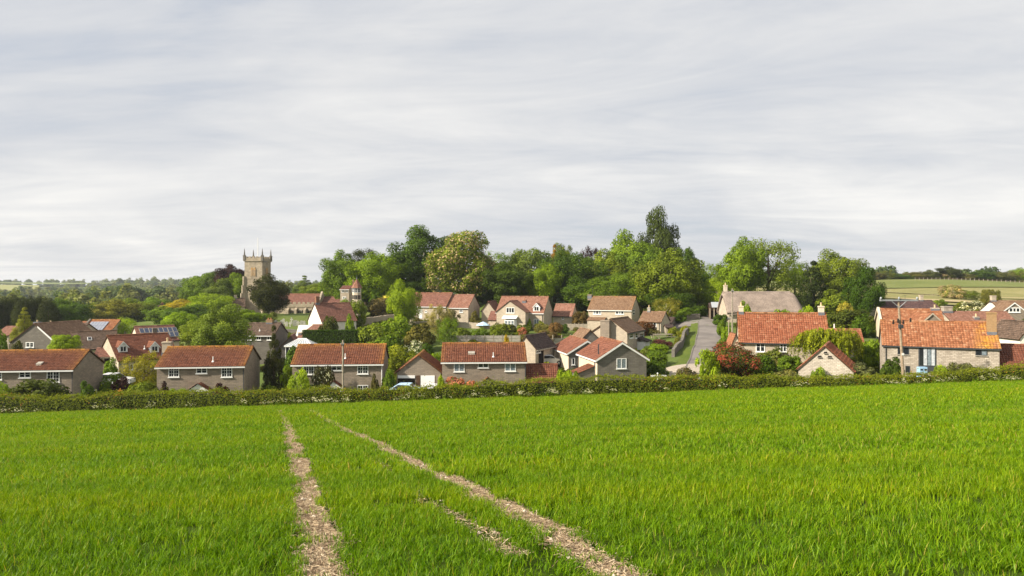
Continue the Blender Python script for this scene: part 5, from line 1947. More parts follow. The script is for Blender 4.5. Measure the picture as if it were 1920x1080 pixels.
# ---------------------------------------------------------------- conservatory
def conservatory():
    D = 104
    c = P(560, 655, D)
    zb = G(c.x, c.y) - 0.1
    root = empty('conservatory', (c.x, c.y, zb))
    tag(root, 'white framed glass conservatory with hipped glazed roof', 'conservatory')
    w, dp = 50 * D / F, 3.6
    ez = CZ - (649 - 540) * D / F - zb
    az = CZ - (635.5 - 540) * (D + 1.8) / F - zb
    MB().box(-w / 2, w / 2, 0, dp, 0, .7).build('base_wall', 'stone_cream', root)
    n = 7
    for k in range(n):
        x0, x1 = -w / 2 + w * k / n, -w / 2 + w * (k + 1) / n
        o = MB().box(x0 + .0, x0 + .1, -.06, .04, .7, ez).box(x0 + .1, x1, -.06, .04, ez - .14, ez).box(x0 + .1, x1, -.06, .04, .7, .82).build('window', 'paint_white', root)
        MB().box(x0 + .1, x1, -.02, .01, .82, ez - .14).build('pane', 'glass', o)
    MB().box(-w / 2, -w / 2 + .06, .05, dp, .7, ez).box(w / 2 - .06, w / 2, .05, dp, .7, ez).build('side_wall', 'paint_white', root)
    # roof: hipped, glass panes with white bars
    A, B = -w / 2 + 1.4, w / 2 - 1.4
    y0, y1, ym = -.15, dp + .1, dp / 2
    e = w / 2 + .15
    gl = MB().add([(-e, y0, ez), (e, y0, ez), (e, y1, ez), (-e, y1, ez), (A, ym, az), (B, ym, az)], [(0, 1, 5, 4), (1, 2, 5), (2, 3, 4, 5), (3, 0, 4)])
    ro = gl.build('glass_roof', 'conservatory_glass', root)
    for k in range(9):
        q = k / 8
        xa = -e + 2 * e * q
        xb = A + (B - A) * min(1, max(0, (q - .0)))
        MB().tube([(xa, y0, ez + .03), (xb, ym, az + .03)], .05, 5).build('roof_bar', 'paint_white', ro)
    for k in range(1, 5):
        ya = y0 + (y1 - y0) * k / 5
        MB().tube([(e, ya, ez + .03), (B, ym, az + .03)], .05, 5).build('roof_bar', 'paint_white', ro)
        MB().tube([(-e, ya, ez + .03), (A, ym, az + .03)], .05, 5).build('roof_bar', 'paint_white', ro)
    MB().tube([(A - .05, ym, az + .05), (B + .05, ym, az + .05)], .08, 6).build('roof_ridge', 'paint_white', ro)
    MB().box(-e, e, y0 - .05, y0 + .05, ez - .12, ez + .02).build('roof_gutter', 'paint_white', ro)


conservatory()


# ---------------------------------------------------------------- poles and wires
def pole(label, px, row_top, D, lean=0.0, arms=False, r=0.13, m='wood_pole', extra=False):
    t_ = P(px, row_top, D)
    bx = t_.x + lean
    zb = G(bx, D) - 0.5
    root = empty('telegraph_pole', (bx, D, zb))
    tag(root, label, 'pole', 'telegraph poles')
    tx, tz = t_.x - bx, t_.z - zb
    MB().tube([(0, 0, 0), (tx * .5, 0, tz * .5), (tx, 0, tz)], [r, r * .85, r * .7], 9).build('pole', m, root)
    if arms:
        o = MB().box(-1.85, 1.85, -.16, -.06, tz - .13, tz + .02, Matrix.Translation((tx, 0, 0)) @ Matrix.Rotation(R(-3.0), 4, 'Y') @ Matrix.Translation((0, 0, 0)) if False else Matrix.Translation((tx, 0, 0))).build('crossarm', 'insulator', root)
        for x in (-1.75, 0, 1.75):
            MB().lathe([(.05, 0), (.13, .03), (.08, .10), (.12, .14), (.07, .22), (.03, .26)], 8, Matrix.Translation((tx + x, -.11, tz + .02))).build('insulator', 'insulator', o, True)
        for sx in (-1, 1):
            MB().tube([(tx + sx * .75, -.11, tz - .10), (tx, -.14, tz - .75)], .035, 5).build('brace', 'insulator', o)
        for k, (x, z) in enumerate(((-.7, -2.35), (-.25, -2.2), (.25, -2.35), (.95, -2.15))):
            mb = MB().lathe([(.05, 0), (.12, .05), (.06, .12), (.12, .18), (.05, .26), (.11, .32), (.04, .4)], 7, Matrix.Translation((tx * .8 + x, -.2, tz + z)))
            mb.tube([(tx * .8 + x, -.2, tz + z + .2), (tx * .8, -.05, tz + z + .1)], .02, 4)
            mb.build('fuse', 'rubber', root)
        MB().box(tx * .78 - .2, tx * .78 + .2, -.32, -.1, tz - 2.75, tz - 2.4).build('clamp', 'dark_metal', root)
        MB().box(tx * .35 - .1, tx * .35 + .1, -.17, -.12, tz * .40, tz * .40 + .22).build('notice_plate', 'paint_white', root)
    else:
        MB().box(tx - .15, tx + .15, -.2, -.1, tz - .5, tz - .42).build('bracket', 'dark_metal', root)
        for x in (-.13, .13):
            MB().lathe([(.03, 0), (.07, .03), (.04, .1), (.06, .13), (.02, .18)], 7, Matrix.Translation((tx + x, -.15, tz - .42))).build('insulator', 'insulator', root, True)
    return Vector((t_.x, D, t_.z))


p1 = pole('slim grey telegraph pole in front of the rose-clad house', 643, 638, 69, 0.02, r=0.12, m='wood_grey')
p2 = pole('leaning wooden electricity pole with crossarm in front of the barn', 1684.5, 562, 66, 0.55, True, r=0.14)
p3 = pole('tall pale telegraph pole beside the thatched house', 1373, 541, 97, 0.0, r=0.12, m='wood_grey')
p4_ = pole('short pale pole at the lane edge beside the tall one', 1366.5, 592, 93, 0.0, r=0.09, m='wood_grey')


def wire(label, a, b, sag, r=0.012):
    pts = [a.lerp(b, t_) - Vector((0, 0, sag * 4 * t_ * (1 - t_))) for t_ in np.linspace(0, 1, 16)]
    o = MB().tube(pts, r, 4, False).build('overhead_wire', 'rubber')
    tag(o, label, 'wire')


wire('thin overhead wire from the tall pale pole over the lane towards the village', p3 - Vector((0, 0, .3)), P(1100, 548, 150), 0.6)

# ---------------------------------------------------------------- walls and fences
def fence_row(name, label, cat, a, b, n, hgt, pm, sm, post_w=0.14, boards=3, top=None, post_extra=0.15, group=None):
    """posts with panels between; each panel and post its own piece. a,b: (x,y) ends"""
    a, b = Vector((a[0], a[1], 0)), Vector((b[0], b[1], 0))
    root = empty(name, (a.x, a.y, G(a.x, a.y)), math.atan2(b.y - a.y, b.x - a.x))
    tag(root, label, cat, group)
    ln = (b - a).length
    st = ln / n
    g0 = G(a.x, a.y)
    for i in range(n + 1):
        q = a.lerp(b, i / n)
        z = (G(q.x, q.y) if top is None else top - hgt) - g0
        x = st * i
        MB().box(x - post_w / 2, x + post_w / 2, -post_w / 2, post_w / 2, z - 1.2, z + hgt + post_extra).build('post', sm, root)
        if i < n:
            q2 = a.lerp(b, (i + 1) / n)
            z2 = (G(q2.x, q2.y) if top is None else top - hgt) - g0
            for k in range(boards):
                h0, h1 = hgt * k / boards + .03, hgt * (k + 1) / boards - .015
                x0, x1 = x + post_w / 2, x + st - post_w / 2
                y0, y1 = -.03 - .008 * (k % 2), .03
                lo = -0.9 if k == 0 else 0
                MB().add([(x0, y0, z + h0 + lo), (x1, y0, z2 + h0 + lo), (x1, y1, z2 + h0 + lo), (x0, y1, z + h0 + lo), (x0, y0, z + h1), (x1, y0, z2 + h1), (x1, y1, z2 + h1), (x0, y1, z + h1)],
                         [(3, 2, 1, 0), (4, 5, 6, 7), (0, 1, 5, 4), (1, 2, 6, 5), (2, 3, 7, 6), (3, 0, 4, 7)]).build('panel', pm, root)
    return root


a, b = P(842, 630, 118), P(975, 630, 118)
fence_row('panel_wall', 'retaining wall of pale concrete panels and posts below the bay-windowed house garden', 'wall', (a.x, a.y), (b.x, b.y), 8, 1.55, 'concrete', 'wood_grey', top=CZ - (629 - 540) * 118 / F)
a, b = P(1003, 640, 112), P(1086, 640, 116)
fence_row('panel_wall', 'stretch of weathered grey panel wall with tall posts behind a small lawn', 'wall', (a.x, a.y), (b.x, b.y), 5, 1.5, 'concrete', 'wood_grey', top=CZ - (635 - 540) * 113 / F, post_extra=.55)
a, b = P(1005, 665, 98), P(1054, 665, 97)
fence_row('timber_fence', 'dark brown close-boarded timber fence behind the silver car', 'fence', (a.x, a.y), (b.x, b.y), 9, 1.5, 'wood_dark', 'wood_dark', .08, 1, top=CZ - (660 - 540) * 97.5 / F, post_extra=.02)
a, b = P(1062, 610, 137), P(1101, 610, 136)
fence_row('timber_fence', 'grey timber fence beside the brown-roofed cream house', 'fence', (a.x, a.y), (b.x, b.y), 5, 1.4, 'wood_grey', 'wood_grey', .12, 1, top=CZ - (607 - 540) * 137 / F)


def stone_wall(label, pts, hgt, m='stone_rubble', thick=0.4, cope=True):
    """low stone wall following ground through (x,y) points; coping stones one by one"""
    ps = [Vector((x, y, G(x, y))) for x, y in pts]
    root = empty('stone_wall', ps[0])
    tag(root, label, 'wall')
    mb = MB()
    o0 = ps[0]
    cps = []
    for a, b in zip(ps[:-1], ps[1:]):
        d = (b - a)
        n = max(1, int(d.length / 3))
        for i in range(n):
            p, q = a + d * (i / n), a + d * ((i + 1) / n)
            p.z, q.z = G(p.x, p.y), G(q.x, q.y)
            s = Vector((d.y, -d.x, 0)).normalized() * thick / 2
            pv = [p - s, p + s, q + s, q - s]
            lo = [v - o0 - Vector((0, 0, .9)) for v in pv]
            up = [v - o0 + Vector((0, 0, hgt)) for v in pv]
            mb.add(lo + up, [(3, 2, 1, 0), (4, 5, 6, 7), (0, 1, 5, 4), (1, 2, 6, 5), (2, 3, 7, 6), (3, 0, 4, 7)])
            k = max(1, int((q - p).length / 0.55))
            for j in range(k):
                u, v = p.lerp(q, j / k), p.lerp(q, (j + .96) / k)
                e = s * 1.18
                h = hgt + random.uniform(0.10, 0.19)
                cps.append(([w_ - o0 + Vector((0, 0, hgt + .004)) for w_ in (u - e, u + e, v + e, v - e)], [w_ - o0 + Vector((0, 0, h)) for w_ in (u - e * .8, u + e * .8, v + e * .8, v - e * .8)]))
    mb.build('masonry', m, root)
    if cope:
        for lo, up in cps[:80]:
            MB().add(lo + up, [(3, 2, 1, 0), (4, 5, 6, 7), (0, 1, 5, 4), (1, 2, 6, 5), (2, 3, 7, 6), (3, 0, 4, 7)]).build('coping_stone', m, root)
    return root


stone_wall('rough terrace wall of warm stone below the long bungalow', [(P(766, 0, 144).x, 144), (P(830, 0, 143).x, 143), (P(918, 0, 140).x, 140)], 1.0, 'stone_cream')
stone_wall('stone garden wall bordering the lane on its left', [(P(1262, 0, 90).x, 90), (P(1275, 0, 97).x, 97), (P(1282, 0, 106).x, 106), (P(1290, 0, 116).x, 116)], 0.9, 'stone_grey')
stone_wall('long cream garden wall beyond the whitewashed cottage roof', [(P(672, 0, 150).x, 150), (P(770, 0, 156).x, 156)], 1.6, 'stone_cream')
stone_wall('churchyard wall below the gravestones', [(P(505, 0, 140).x, 140), (P(568, 0, 139).x, 139)], 1.0, 'stone_grey')
stone_wall('low stone wall at the top of the lane junction', [(P(1288, 0, 136).x, 136), (P(1312, 0, 136.5).x, 136.5)], 1.0, 'stone_grey')
stone_wall('white painted garden wall behind the orange roofs', [(P(1768, 0, 116).x, 116), (P(1800, 0, 112).x, 112)], 1.5, 'render_white', cope=False)


def graves():
    spots = [(512, 607, 150), (517, 606, 152), (523, 608, 149), (529, 607, 151), (537, 606, 150), (544, 608, 149), (552, 607, 151), (554.5, 606, 153), (559, 607, 150), (565, 608, 149), (571, 607, 151), (547, 604, 156), (532, 604, 156)]
    for i, (px, row, D) in enumerate(spots):
        p = P(px, row, D)
        z = G(p.x, p.y)
        w, h = random.uniform(.55, .8), random.uniform(1.0, 1.45)
        st = i % 3
        if st == 0:
            poly = [(-w / 2, -.2), (w / 2, -.2), (w / 2, h * .75)] + [(w / 2 * math.cos(a), h * .75 + w / 2 * math.sin(a)) for a in np.linspace(.3, math.pi - .3, 6)] + [(-w / 2, h * .75)]
        elif st == 1:
            poly = [(-w / 2, -.2), (w / 2, -.2), (w / 2, h * .8), (w * .3, h * .86), (0, h), (-w * .3, h * .86), (-w / 2, h * .8)]
        else:
            poly = [(-.16, -.2), (.16, -.2), (.12, h * .62), (.36, h * .62), (.36, h * .84), (.12, h * .84), (.12, h * 1.1), (-.12, h * 1.1), (-.12, h * .84), (-.36, h * .84), (-.36, h * .62), (-.12, h * .62)]
        o = MB().prism(poly, 'y', -.07, .07).build('gravestone', 'gravestone')
        o.location = (p.x, p.y, z)
        o.rotation_euler = (random.uniform(-.06, .06), random.uniform(-.07, .07), random.uniform(-.3, .3))
        lb = ['weathered round-topped gravestone in the churchyard row', 'weathered shouldered gravestone in the churchyard row', 'weathered stone cross grave marker in the churchyard row'][st]
        tag(o, lb, 'gravestone', 'churchyard ' + ['round-topped', 'shouldered', 'cross'][st] + ' gravestones')


graves()


# ---------------------------------------------------------------- vehicles
def vehicle(label, cat, px, D, yaw, L, W, Hh, prof, paint, z=None):
    """body from a side profile (x along length, z) with rounded-in sides, glass band, four wheels"""
    x = (px - 960) * D / F
    zz = G(x, D) if z is None else z
    root = empty('parked_' + cat.replace(' ', '_'), (x, D, zz), R(yaw))
    tag(root, label, cat)
    n = len(prof)
    ws = [(-W / 2, .96), (-W / 2 * .98, 1.0), (W / 2 * .98, 1.0), (W / 2, .96)]
    vs, fs = [], []
    for wx, k in ws:
        for px_, pz in prof:
            tuck = 1.0 if pz < Hh * .55 else 1 - .16 * (pz - Hh * .55) / (Hh * .45)
            vs.append((px_ * (0.99 if k < 1 else 1), wx * tuck, pz))
    for s_ in range(3):
        for i in range(n):
            a, b = s_ * n + i, s_ * n + (i + 1) % n
            fs.append((a, b, b + n, a + n))
    fs += [tuple(range(n - 1, -1, -1)), tuple(3 * n + i for i in range(n))]
    o = link('body', mesh('body', vs, fs, [MATS[paint]]), root)
    for sx in (-1, 1):
        for sy in (-1, 1):
            T = Matrix.Translation((sx * L * .31, sy * (W / 2 - .1), .32)) @ Matrix.Rotation(R(90), 4, 'X')
            wl = MB().lathe([(.2, -.11), (.31, -.10), (.33, 0), (.31, .10), (.2, .11)], 14, T).build('wheel', 'rubber', root, True)
            MB().lathe([(.02, -.12), (.19, -.115), (.19, .115), (.02, .12)], 10, T).build('rim', 'car_silver', wl)
    return root


vp = [(-2.3, .35), (2.3, .35), (2.35, .9), (1.75, 1.12), (1.35, 1.85), (.9, 2.0), (-2.2, 2.0), (-2.35, 1.2)]
v = vehicle('white van parked nose-out by the closed garage door', 'van', 807, 73.4, -90, 4.6, 1.8, 2.0, vp, 'car_white')
MB().add([(1.76, -.70, 1.16), (1.76, .70, 1.16), (1.42, .62, 1.78), (1.42, -.62, 1.78)], [(0, 1, 2, 3)]).build('windscreen', 'glass_curtain', v).location = (.02, 0, .012)
for sy in (-1, 1):
    MB().box(2.28, 2.37, sy * .62 - .14, sy * .62 + .14, .68, .86).build('headlight', 'glass', v)
    MB().box(1.25, 1.38, sy * .95 - .08, sy * .95 + .08, 1.2, 1.42).build('wing_mirror', 'rubber', v)
MB().box(-2.3, 2.37, -.91, .91, .34, .5).build('bumper', 'rubber', v)
cp = [(-2.0, .32), (2.0, .32), (2.05, .62), (1.9, .82), (.95, .95), (.35, 1.42), (-.9, 1.45), (-1.6, 1.02), (-2.02, .92)]


def car(label, px, D, yaw, paint, z=None):
    v = vehicle(label, 'car', px, D, yaw, 4.1, 1.72, 1.45, cp, paint, z)
    MB().add([(.93, -.66, .99), (.93, .66, .99), (.42, .58, 1.38), (.42, -.58, 1.38)], [(0, 1, 2, 3)]).build('windscreen', 'glass', v).location = (.012, 0, .012)
    MB().add([(-1.54, .64, 1.07), (-1.54, -.64, 1.07), (-.98, -.58, 1.40), (-.98, .58, 1.40)], [(0, 1, 2, 3)]).build('rear_window', 'glass', v).location = (-.012, 0, .012)
    for sy in (-1, 1):
        y = sy * .80
        MB().add([(.75, y, .99), (.33, y * .93, 1.34), (-.85, y * .93, 1.37), (-1.4, y, 1.02)], [(0, 1, 2, 3) if sy < 0 else (3, 2, 1, 0)]).build('side_window', 'glass', v).location = (0, sy * .075, 0)
        MB().box(1.93, 2.05, sy * .6 - .17, sy * .6 + .17, .62, .76).build('headlight', 'glass_curtain', v)
    return v


car('silver car parked in the yard in front of the dark timber fence', 1028, 93.5, 12, 'car_silver', CZ - (683 - 540) * 93.5 / F - .1)
car('white car parked among shrubs between the two leftmost brown houses', 214, 79, 8, 'car_white', CZ - (706 - 540) * 79 / F - 1.05)
car('pale blue car half hidden by the hedge below the open garage door', 764, 73.3, -4, 'canvas_blue', CZ - (719 - 540) * 73.3 / F - 1.42)

# garden things
def parasol():
    c = P(906, 611, 140)
    z = G(c.x, c.y)
    root = empty('garden_parasol', (c.x, c.y, z))
    tag(root, 'pale blue garden parasol on the terrace beside the bay-windowed house', 'parasol')
    h = CZ - (603 - 540) * 140 / F - z
    MB().tube([(0, 0, 0), (0, 0, h)], .03, 6).build('pole', 'paint_white', root)
    MB().lathe([(1.5, h - .75), (.8, h - .32), (.05, h)], 8).build('canopy', 'canvas_blue', root)


parasol()


def garden_table(label, px, row, D, s=1.0):
    c = P(px, row, D)
    z = G(c.x, c.y)
    root = empty('garden_table', (c.x, c.y, z), R(12))
    tag(root, label, 'table')
    for k in range(6):
        MB().box(-1.0 * s, 1.0 * s, -.5 * s + k * .17 * s, -.5 * s + k * .17 * s + .15 * s, .70, .74).build('slat', 'wood_grey', root)
    for sx in (-1, 1):
        for sy in (-1, 1):
            MB().box(sx * .85 * s - .05, sx * .85 * s + .05, sy * .38 * s - .05, sy * .38 * s + .05, 0, .70).build('leg', 'wood_grey', root)
    for sy in (-1, 1):
        MB().box(-1.0 * s, 1.0 * s, sy * .95 * s - .15, sy * .95 * s + .15, .42, .47).build('bench_seat', 'wood_grey', root)
        for sx in (-1, 1):
            MB().box(sx * .85 * s - .05, sx * .85 * s + .05, sy * .95 * s - .12, sy * .95 * s + .12, 0, .42).build('bench_leg', 'wood_grey', root)


garden_table('grey slatted garden table with benches on the patio above the lane', 1243, 622, 110, 1.5)


def shed(label, px0, px1, D, eave, ridge, W, yaw, m='wood_grey', roof='tile_dark'):
    h = H('shed', label, px0, px1, D, eave, ridge, W, yaw, wall=m, roof=roof, cat='shed', low=True, gutter=None, ridge_tile=False)
    return h


h = shed('grey garden shed above the patio table', 1249, 1262, 117, 613, 608, 2.2, -4)
h.door(1252, 1258, 614, 626, 'wood_dark')
h = shed('old open lean-to shed with pale sheet roof at the shady lane bend', 1331, 1354, 136, 577, 568, 4, -12, 'wood_dark', 'tile_dark')
o = h.part(MB().prism([(-.5, h.he + .05), (-.5, h.he + .12), (h.W * .55, h.hr + .18), (h.W * .55, h.hr + .11)], 'x', -h.L * .35, h.L * .45), 'sheet_roof', 'car_silver')
for k in range(4):
    x = -h.L / 2 + h.L * k / 3
    h.part(MB().box(x - .08, x + .08, -.35, -.2, 0, h.he - .1), 'post', 'wood_grey')
h.part(MB().box(-h.L * .4, h.L * .4, -.03, .0, .3, h.he - .6), 'open_front_shade', 'dark_void')  # black sheet, the shade behind the open front painted on


# stone shed gable behind the hedge, right
h = H('shed', 'small rubble stone shed showing its gable with pigeon holes behind the hedge', 1497, 1600, 69, 693, 648.5, 6.0, -29, 'y', wall='stone_pale', roof='tile_clay', cat='shed', gutter=None, over=0.15, rp=0.49, th=0.36)
for px, row, w in ((1548, 662, 7), (1537, 669.5, 8), (1556, 670, 8)):
    p = h.on('f', px, row)
    o = h.part(MB().box(p.x - w / 2 * .055, p.x + w / 2 * .055, -.16, .0, p.z - .06, p.z), 'ledge', 'stone_grey')
    h.part(MB().box(p.x - w / 2 * .045, p.x + w / 2 * .045, -.012, .05, p.z + .002, p.z + .14), 'pigeon_hole', 'dark_void')  # small black plates, shade of the holes put into colour

# blue recycling box / doors at barn
def bluebox():
    D = 68.5
    c = P(1731.5, 700, D)
    z = G(c.x, D) - .05
    top = CZ - (688.5 - 540) * D / F
    root = empty('blue_cabinet', (c.x, D, z))
    tag(root, 'pale blue two-door cabinet standing before the barn doorway', 'cabinet')
    h, w = top - z, 14.5 * D / F
    MB().box(-w / 2, w / 2, 0, .5, 0, h).build('body', 'paint_blue', root)
    for sx in (-1, 1):
        o = MB().box(min(0, sx * w / 2) + .02, max(0, sx * w / 2) - .02, -.03, .0, .05, h - .04).build('door', 'paint_blue', root)
        MB().box(sx * w / 4 - .12, sx * w / 4 + .12, -.045, -.025, h - .32, h - .18).build('vent', 'dark_void', o)


bluebox()


# hilltop fence: posts and rails
def hill_fence():
    a, b = P(1716, 527, 325), P(2000, 530, 300)
    n = 34
    root = empty('paddock_fence', (a.x, a.y, G(a.x, a.y)))
    tag(root, 'pale post and rail paddock fence along the hilltop', 'fence')
    o0 = root.location.copy()
    prev = None
    for i in range(n + 1):
        q = a.lerp(b, i / n)
        z = G(q.x, q.y)
        p = Vector((q.x, q.y, z)) - o0
        MB().box(p.x - .09, p.x + .09, p.y - .12, p.y + .12, p.z - .2, p.z + 1.75).build('post', 'wood_grey', root)
        if prev is not None:
            for hgt in (.6, 1.1, 1.55):
                MB().tube([prev + Vector((.16, 0, hgt)), p + Vector((-.16, 0, hgt))], .045, 4).build('rail', 'wood_dark', root)
        prev = p
    # lower field gate posts
    a, b = P(1648, 533, 280), P(1760, 551, 235)
    root = empty('paddock_fence', (a.x, a.y, G(a.x, a.y)))
    tag(root, 'thin wire and post fence slanting down the hillside beside the farm track', 'fence')
    o0 = root.location.copy()
    prev = None
    for i in range(15):
        q = a.lerp(b, i / 14)
        p = Vector((q.x, q.y, G(q.x, q.y))) - o0
        MB().box(p.x - .09, p.x + .09, p.y - .09, p.y + .09, p.z - .2, p.z + 1.3).build('post', 'wood_pole', root)
        if prev is not None:
            for hgt in (.5, .85, 1.2):
                MB().tube([prev + Vector((.09, 0, hgt)), p + Vector((-.09, 0, hgt))], .025, 4).build('rail', 'wood_grey', root)
        prev = p


hill_fence()


# signpost at the lane foot: white fingers
def signpost():
    D = 71
    c = P(1233, 712, D)
    z = G(c.x, D) - .3
    top = CZ - (704 - 540) * D / F
    root = empty('finger_post', (c.x, D, z))
    tag(root, 'white road finger post with arms above the hedge at the lane foot', 'signpost')
    h = top - z
    MB().tube([(0, 0, 0), (0, 0, h + .15)], .06, 7).build('post', 'paint_white', root)
    for a, k, ln in ((8, 0, 1.0), (187, 0, .8), (20, 1, .9)):
        T = Matrix.Translation((0, 0, h - .05 - .24 * k)) @ Matrix.Rotation(R(a), 4, 'Z')
        MB().prism([(.06, -.09), (ln - .12, -.09), (ln, 0), (ln - .12, .09), (.06, .09)], 'y', -.02, .02, T).build('arm', 'paint_white', root)
    MB().lathe([(.07, h + .14), (.10, h + .22), (.02, h + .3)], 8).build('finial', 'paint_white', root)


signpost()

# far houses on the skyline
for i, (px0, px1, row_e, row_r, lb, rf) in enumerate([
    (126, 145, 537, 533.5, 'far white farmhouse on the skyline, the leftmost of the far houses', 'tile_dark'),
    (173, 190, 537.5, 533.5, 'far pale house with pinkish roof on the skyline between far trees', 'tile_pink'),
    (199, 208, 538, 535, 'tiny far white cottage on the skyline, the rightmost of the far houses', 'tile_rose')]):
    h = H('farmhouse', lb, px0, px1, 1440, row_e, row_r, 12, 0, wall='render_white', roof=rf, low=True, gutter=None, ridge_tile=False, tw=3, th=2, base=CZ - (541.5 - 540) * 1440 / F, group='houses on the far skyline')

# ---------------------------------------------------------------- plants
def unit(r, n):
    v = r.normal(0, 1, (n, 3))
    return v / np.linalg.norm(v, axis=1, keepdims=True)


def crown_mesh(name, seed, n, leaf, kind, nl=30, mats=('leaf',), mix2=0.0, lr=(0.2, 0.36), jit=0.55):
    """a crown of leaf-sized faces about the origin, filling about -1..1 in x, y, z"""
    r = np.random.default_rng(seed)
    if kind == 'willow':
        # domed head with hanging strands
        ns = n // 22
        nlb = 16
        la = r.random(nlb) * 6.283
        lrd = np.sqrt(r.random(nlb)) * .62
        lx, ly, lw = lrd * np.cos(la), lrd * np.sin(la), r.uniform(.26, .44, nlb)
        lz = .62 - .75 * lrd ** 2 + r.normal(0, .08, nlb)
        j = r.integers(0, nlb, ns)
        a = r.random(ns) * 6.283
        q = np.sqrt(r.random(ns))
        bx, by = lx[j] + lw[j] * q * np.cos(a), ly[j] + lw[j] * q * np.sin(a)
        rad, a = np.hypot(bx, by), np.arctan2(by, bx)
        top = lz[j] + lw[j] * np.sqrt(np.clip(1 - q ** 2, 0, 1)) * .85
        ln = r.uniform(0.3, 1.0, ns) * (0.5 + 0.75 * rad)
        k = 22
        t_ = np.linspace(0, 1, k)[None, :] + r.normal(0, .01, (ns, k))
        X = (rad * np.cos(a))[:, None] * (1 + .12 * t_) + r.normal(0, .012, (ns, k))
        Y = (rad * np.sin(a))[:, None] * (1 + .12 * t_) + r.normal(0, .012, (ns, k))
        Z = np.maximum(top[:, None] - ln[:, None] * t_ ** 1.1, -0.98 + 0.05 * r.random((ns, k)))
        c = np.stack([X.ravel(), Y.ravel(), Z.ravel()], 1)
        nr = np.stack([X.ravel(), Y.ravel(), Z.ravel() * .3 + .3], 1) + r.normal(0, .45, (len(c), 3))
        nr /= np.linalg.norm(nr, axis=1, keepdims=True)
        d = np.array([0, 0, -1.0]) + r.normal(0, .25, (len(c), 3))
        d -= nr * (d * nr).sum(1, keepdims=True)
        d /= np.linalg.norm(d, axis=1, keepdims=True)
        e = np.cross(nr, d)
        s = leaf * r.uniform(.7, 1.3, len(c))[:, None]
        Q = np.stack([c - d * s * 1.3, c - e * s * .42, c + d * s * 1.3, c + e * s * .42], 1)
        tint = np.clip(np.repeat(r.normal(.5, .12, ns) + r.normal(0, .12, nlb)[j], k) + r.normal(0, .14, len(c)), 0, 1)
        return quads_mesh(name, Q, {'tint': tint}, [MATS[m] for m in mats], (r.random(len(c)) < mix2).astype(int))
    # lobes
    L_, Rl = [], []
    if kind in ('round', 'sparse', 'shrub', 'oval'):
        g = (1 + 5 ** .5) / 2
        i = np.arange(nl) + .5
        ph = np.arccos(1 - 2 * i / nl)
        th = 2 * math.pi * i / g + r.random() * 6
        dirs = np.stack([np.cos(th) * np.sin(ph), np.sin(th) * np.sin(ph), np.cos(ph)], 1) + r.normal(0, .12, (nl, 3))
        rad = r.uniform(.5, .82, nl) if kind != 'sparse' else r.uniform(.45, .85, nl)
        Lc = dirs * rad[:, None]
        if kind in ('round', 'oval'):
            Lc[:, 2] = np.where(Lc[:, 2] < 0, Lc[:, 2] * .85, Lc[:, 2])
            w_ = 1 - .12 * np.clip(-Lc[:, 2], 0, 1) - (0.22 * np.clip(Lc[:, 2], 0, 1) if kind == 'oval' else 0)
            Lc[:, :2] *= w_[:, None]
        Rl = r.uniform(lr[0], lr[1], nl)
        ext = np.ones(3)
    elif kind == 'tall':        # poplar-like, upswept
        Lc, Rl = [], []
        for q in range(nl):
            z = -0.95 + 1.75 * (q + .5) / nl
            prof = math.sin(min(1.0, (z + 1.05) / 1.1) * math.pi / 2) * (1 - max(0, (z - .1)) ** 2 * .55)
            a = q * 2.4 + r.random()
            rr = prof * r.uniform(.3, .8)
            Lc.append((rr * math.cos(a), rr * math.sin(a), z))
            Rl.append(r.uniform(.20, .32))
        Lc, Rl = np.array(Lc), np.array(Rl)
        ext = np.array([.85, .85, 1.35])
    elif kind == 'cone':
        Lc, Rl = [], []
        tiers = 9
        for q in range(tiers):
            z = -0.92 + 1.8 * q / (tiers - 1)
            prof = max(.04, (1 - (z + 1) / 2) ** .85) * .82
            m = max(2, int(9 * prof + 1))
            for w_ in range(m):
                a = 6.283 * w_ / m + q * .8 + r.normal(0, .15)
                Lc.append((prof * math.cos(a) * r.uniform(.7, 1.1), prof * math.sin(a) * r.uniform(.7, 1.1), z + r.normal(0, .03)))
                Rl.append(.10 + .20 * prof)
            Lc.append((0, 0, z))
            Rl.append(.12 + .15 * prof)
        Lc, Rl = np.array(Lc), np.array(Rl)
        ext = np.array([1, 1, .75])
    elif kind == 'flame':       # columnar cypress
        Lc, Rl = [], []
        for q in range(nl):
            z = -0.95 + 1.8 * (q + .5) / nl
            prof = (math.sin(min(1, (z + 1.15) / .8) * math.pi / 2)) * (1 - ((z + 1) / 2) ** 2.2 * .85)
            a = q * 2.399
            rr = prof * .58
            Lc.append((rr * math.cos(a), rr * math.sin(a), z))
            Rl.append(.2 + .16 * prof)
        Lc, Rl = np.array(Lc), np.array(Rl)
        ext = np.array([1, 1, 1.25])
    elif kind == 'plates':      # cedar / pine with layered flat boughs
        Lc, Rl = [], []
        for q in range(nl):
            z = r.uniform(-.5, .95)
            a = r.random() * 6.283
            rr = r.uniform(.1, .85) * (1 - .45 * max(0, z))
            Lc.append((rr * math.cos(a), rr * math.sin(a), z))
            Rl.append(r.uniform(.2, .34))
        Lc, Rl = np.array(Lc), np.array(Rl)
        ext = np.array([1.15, 1.15, .33])
    ltint = r.normal(0, .13, len(Lc))
    w = Rl ** 2
    cnt = (n * w / w.sum()).astype(int)
    C_, N_, T_ = [], [], []
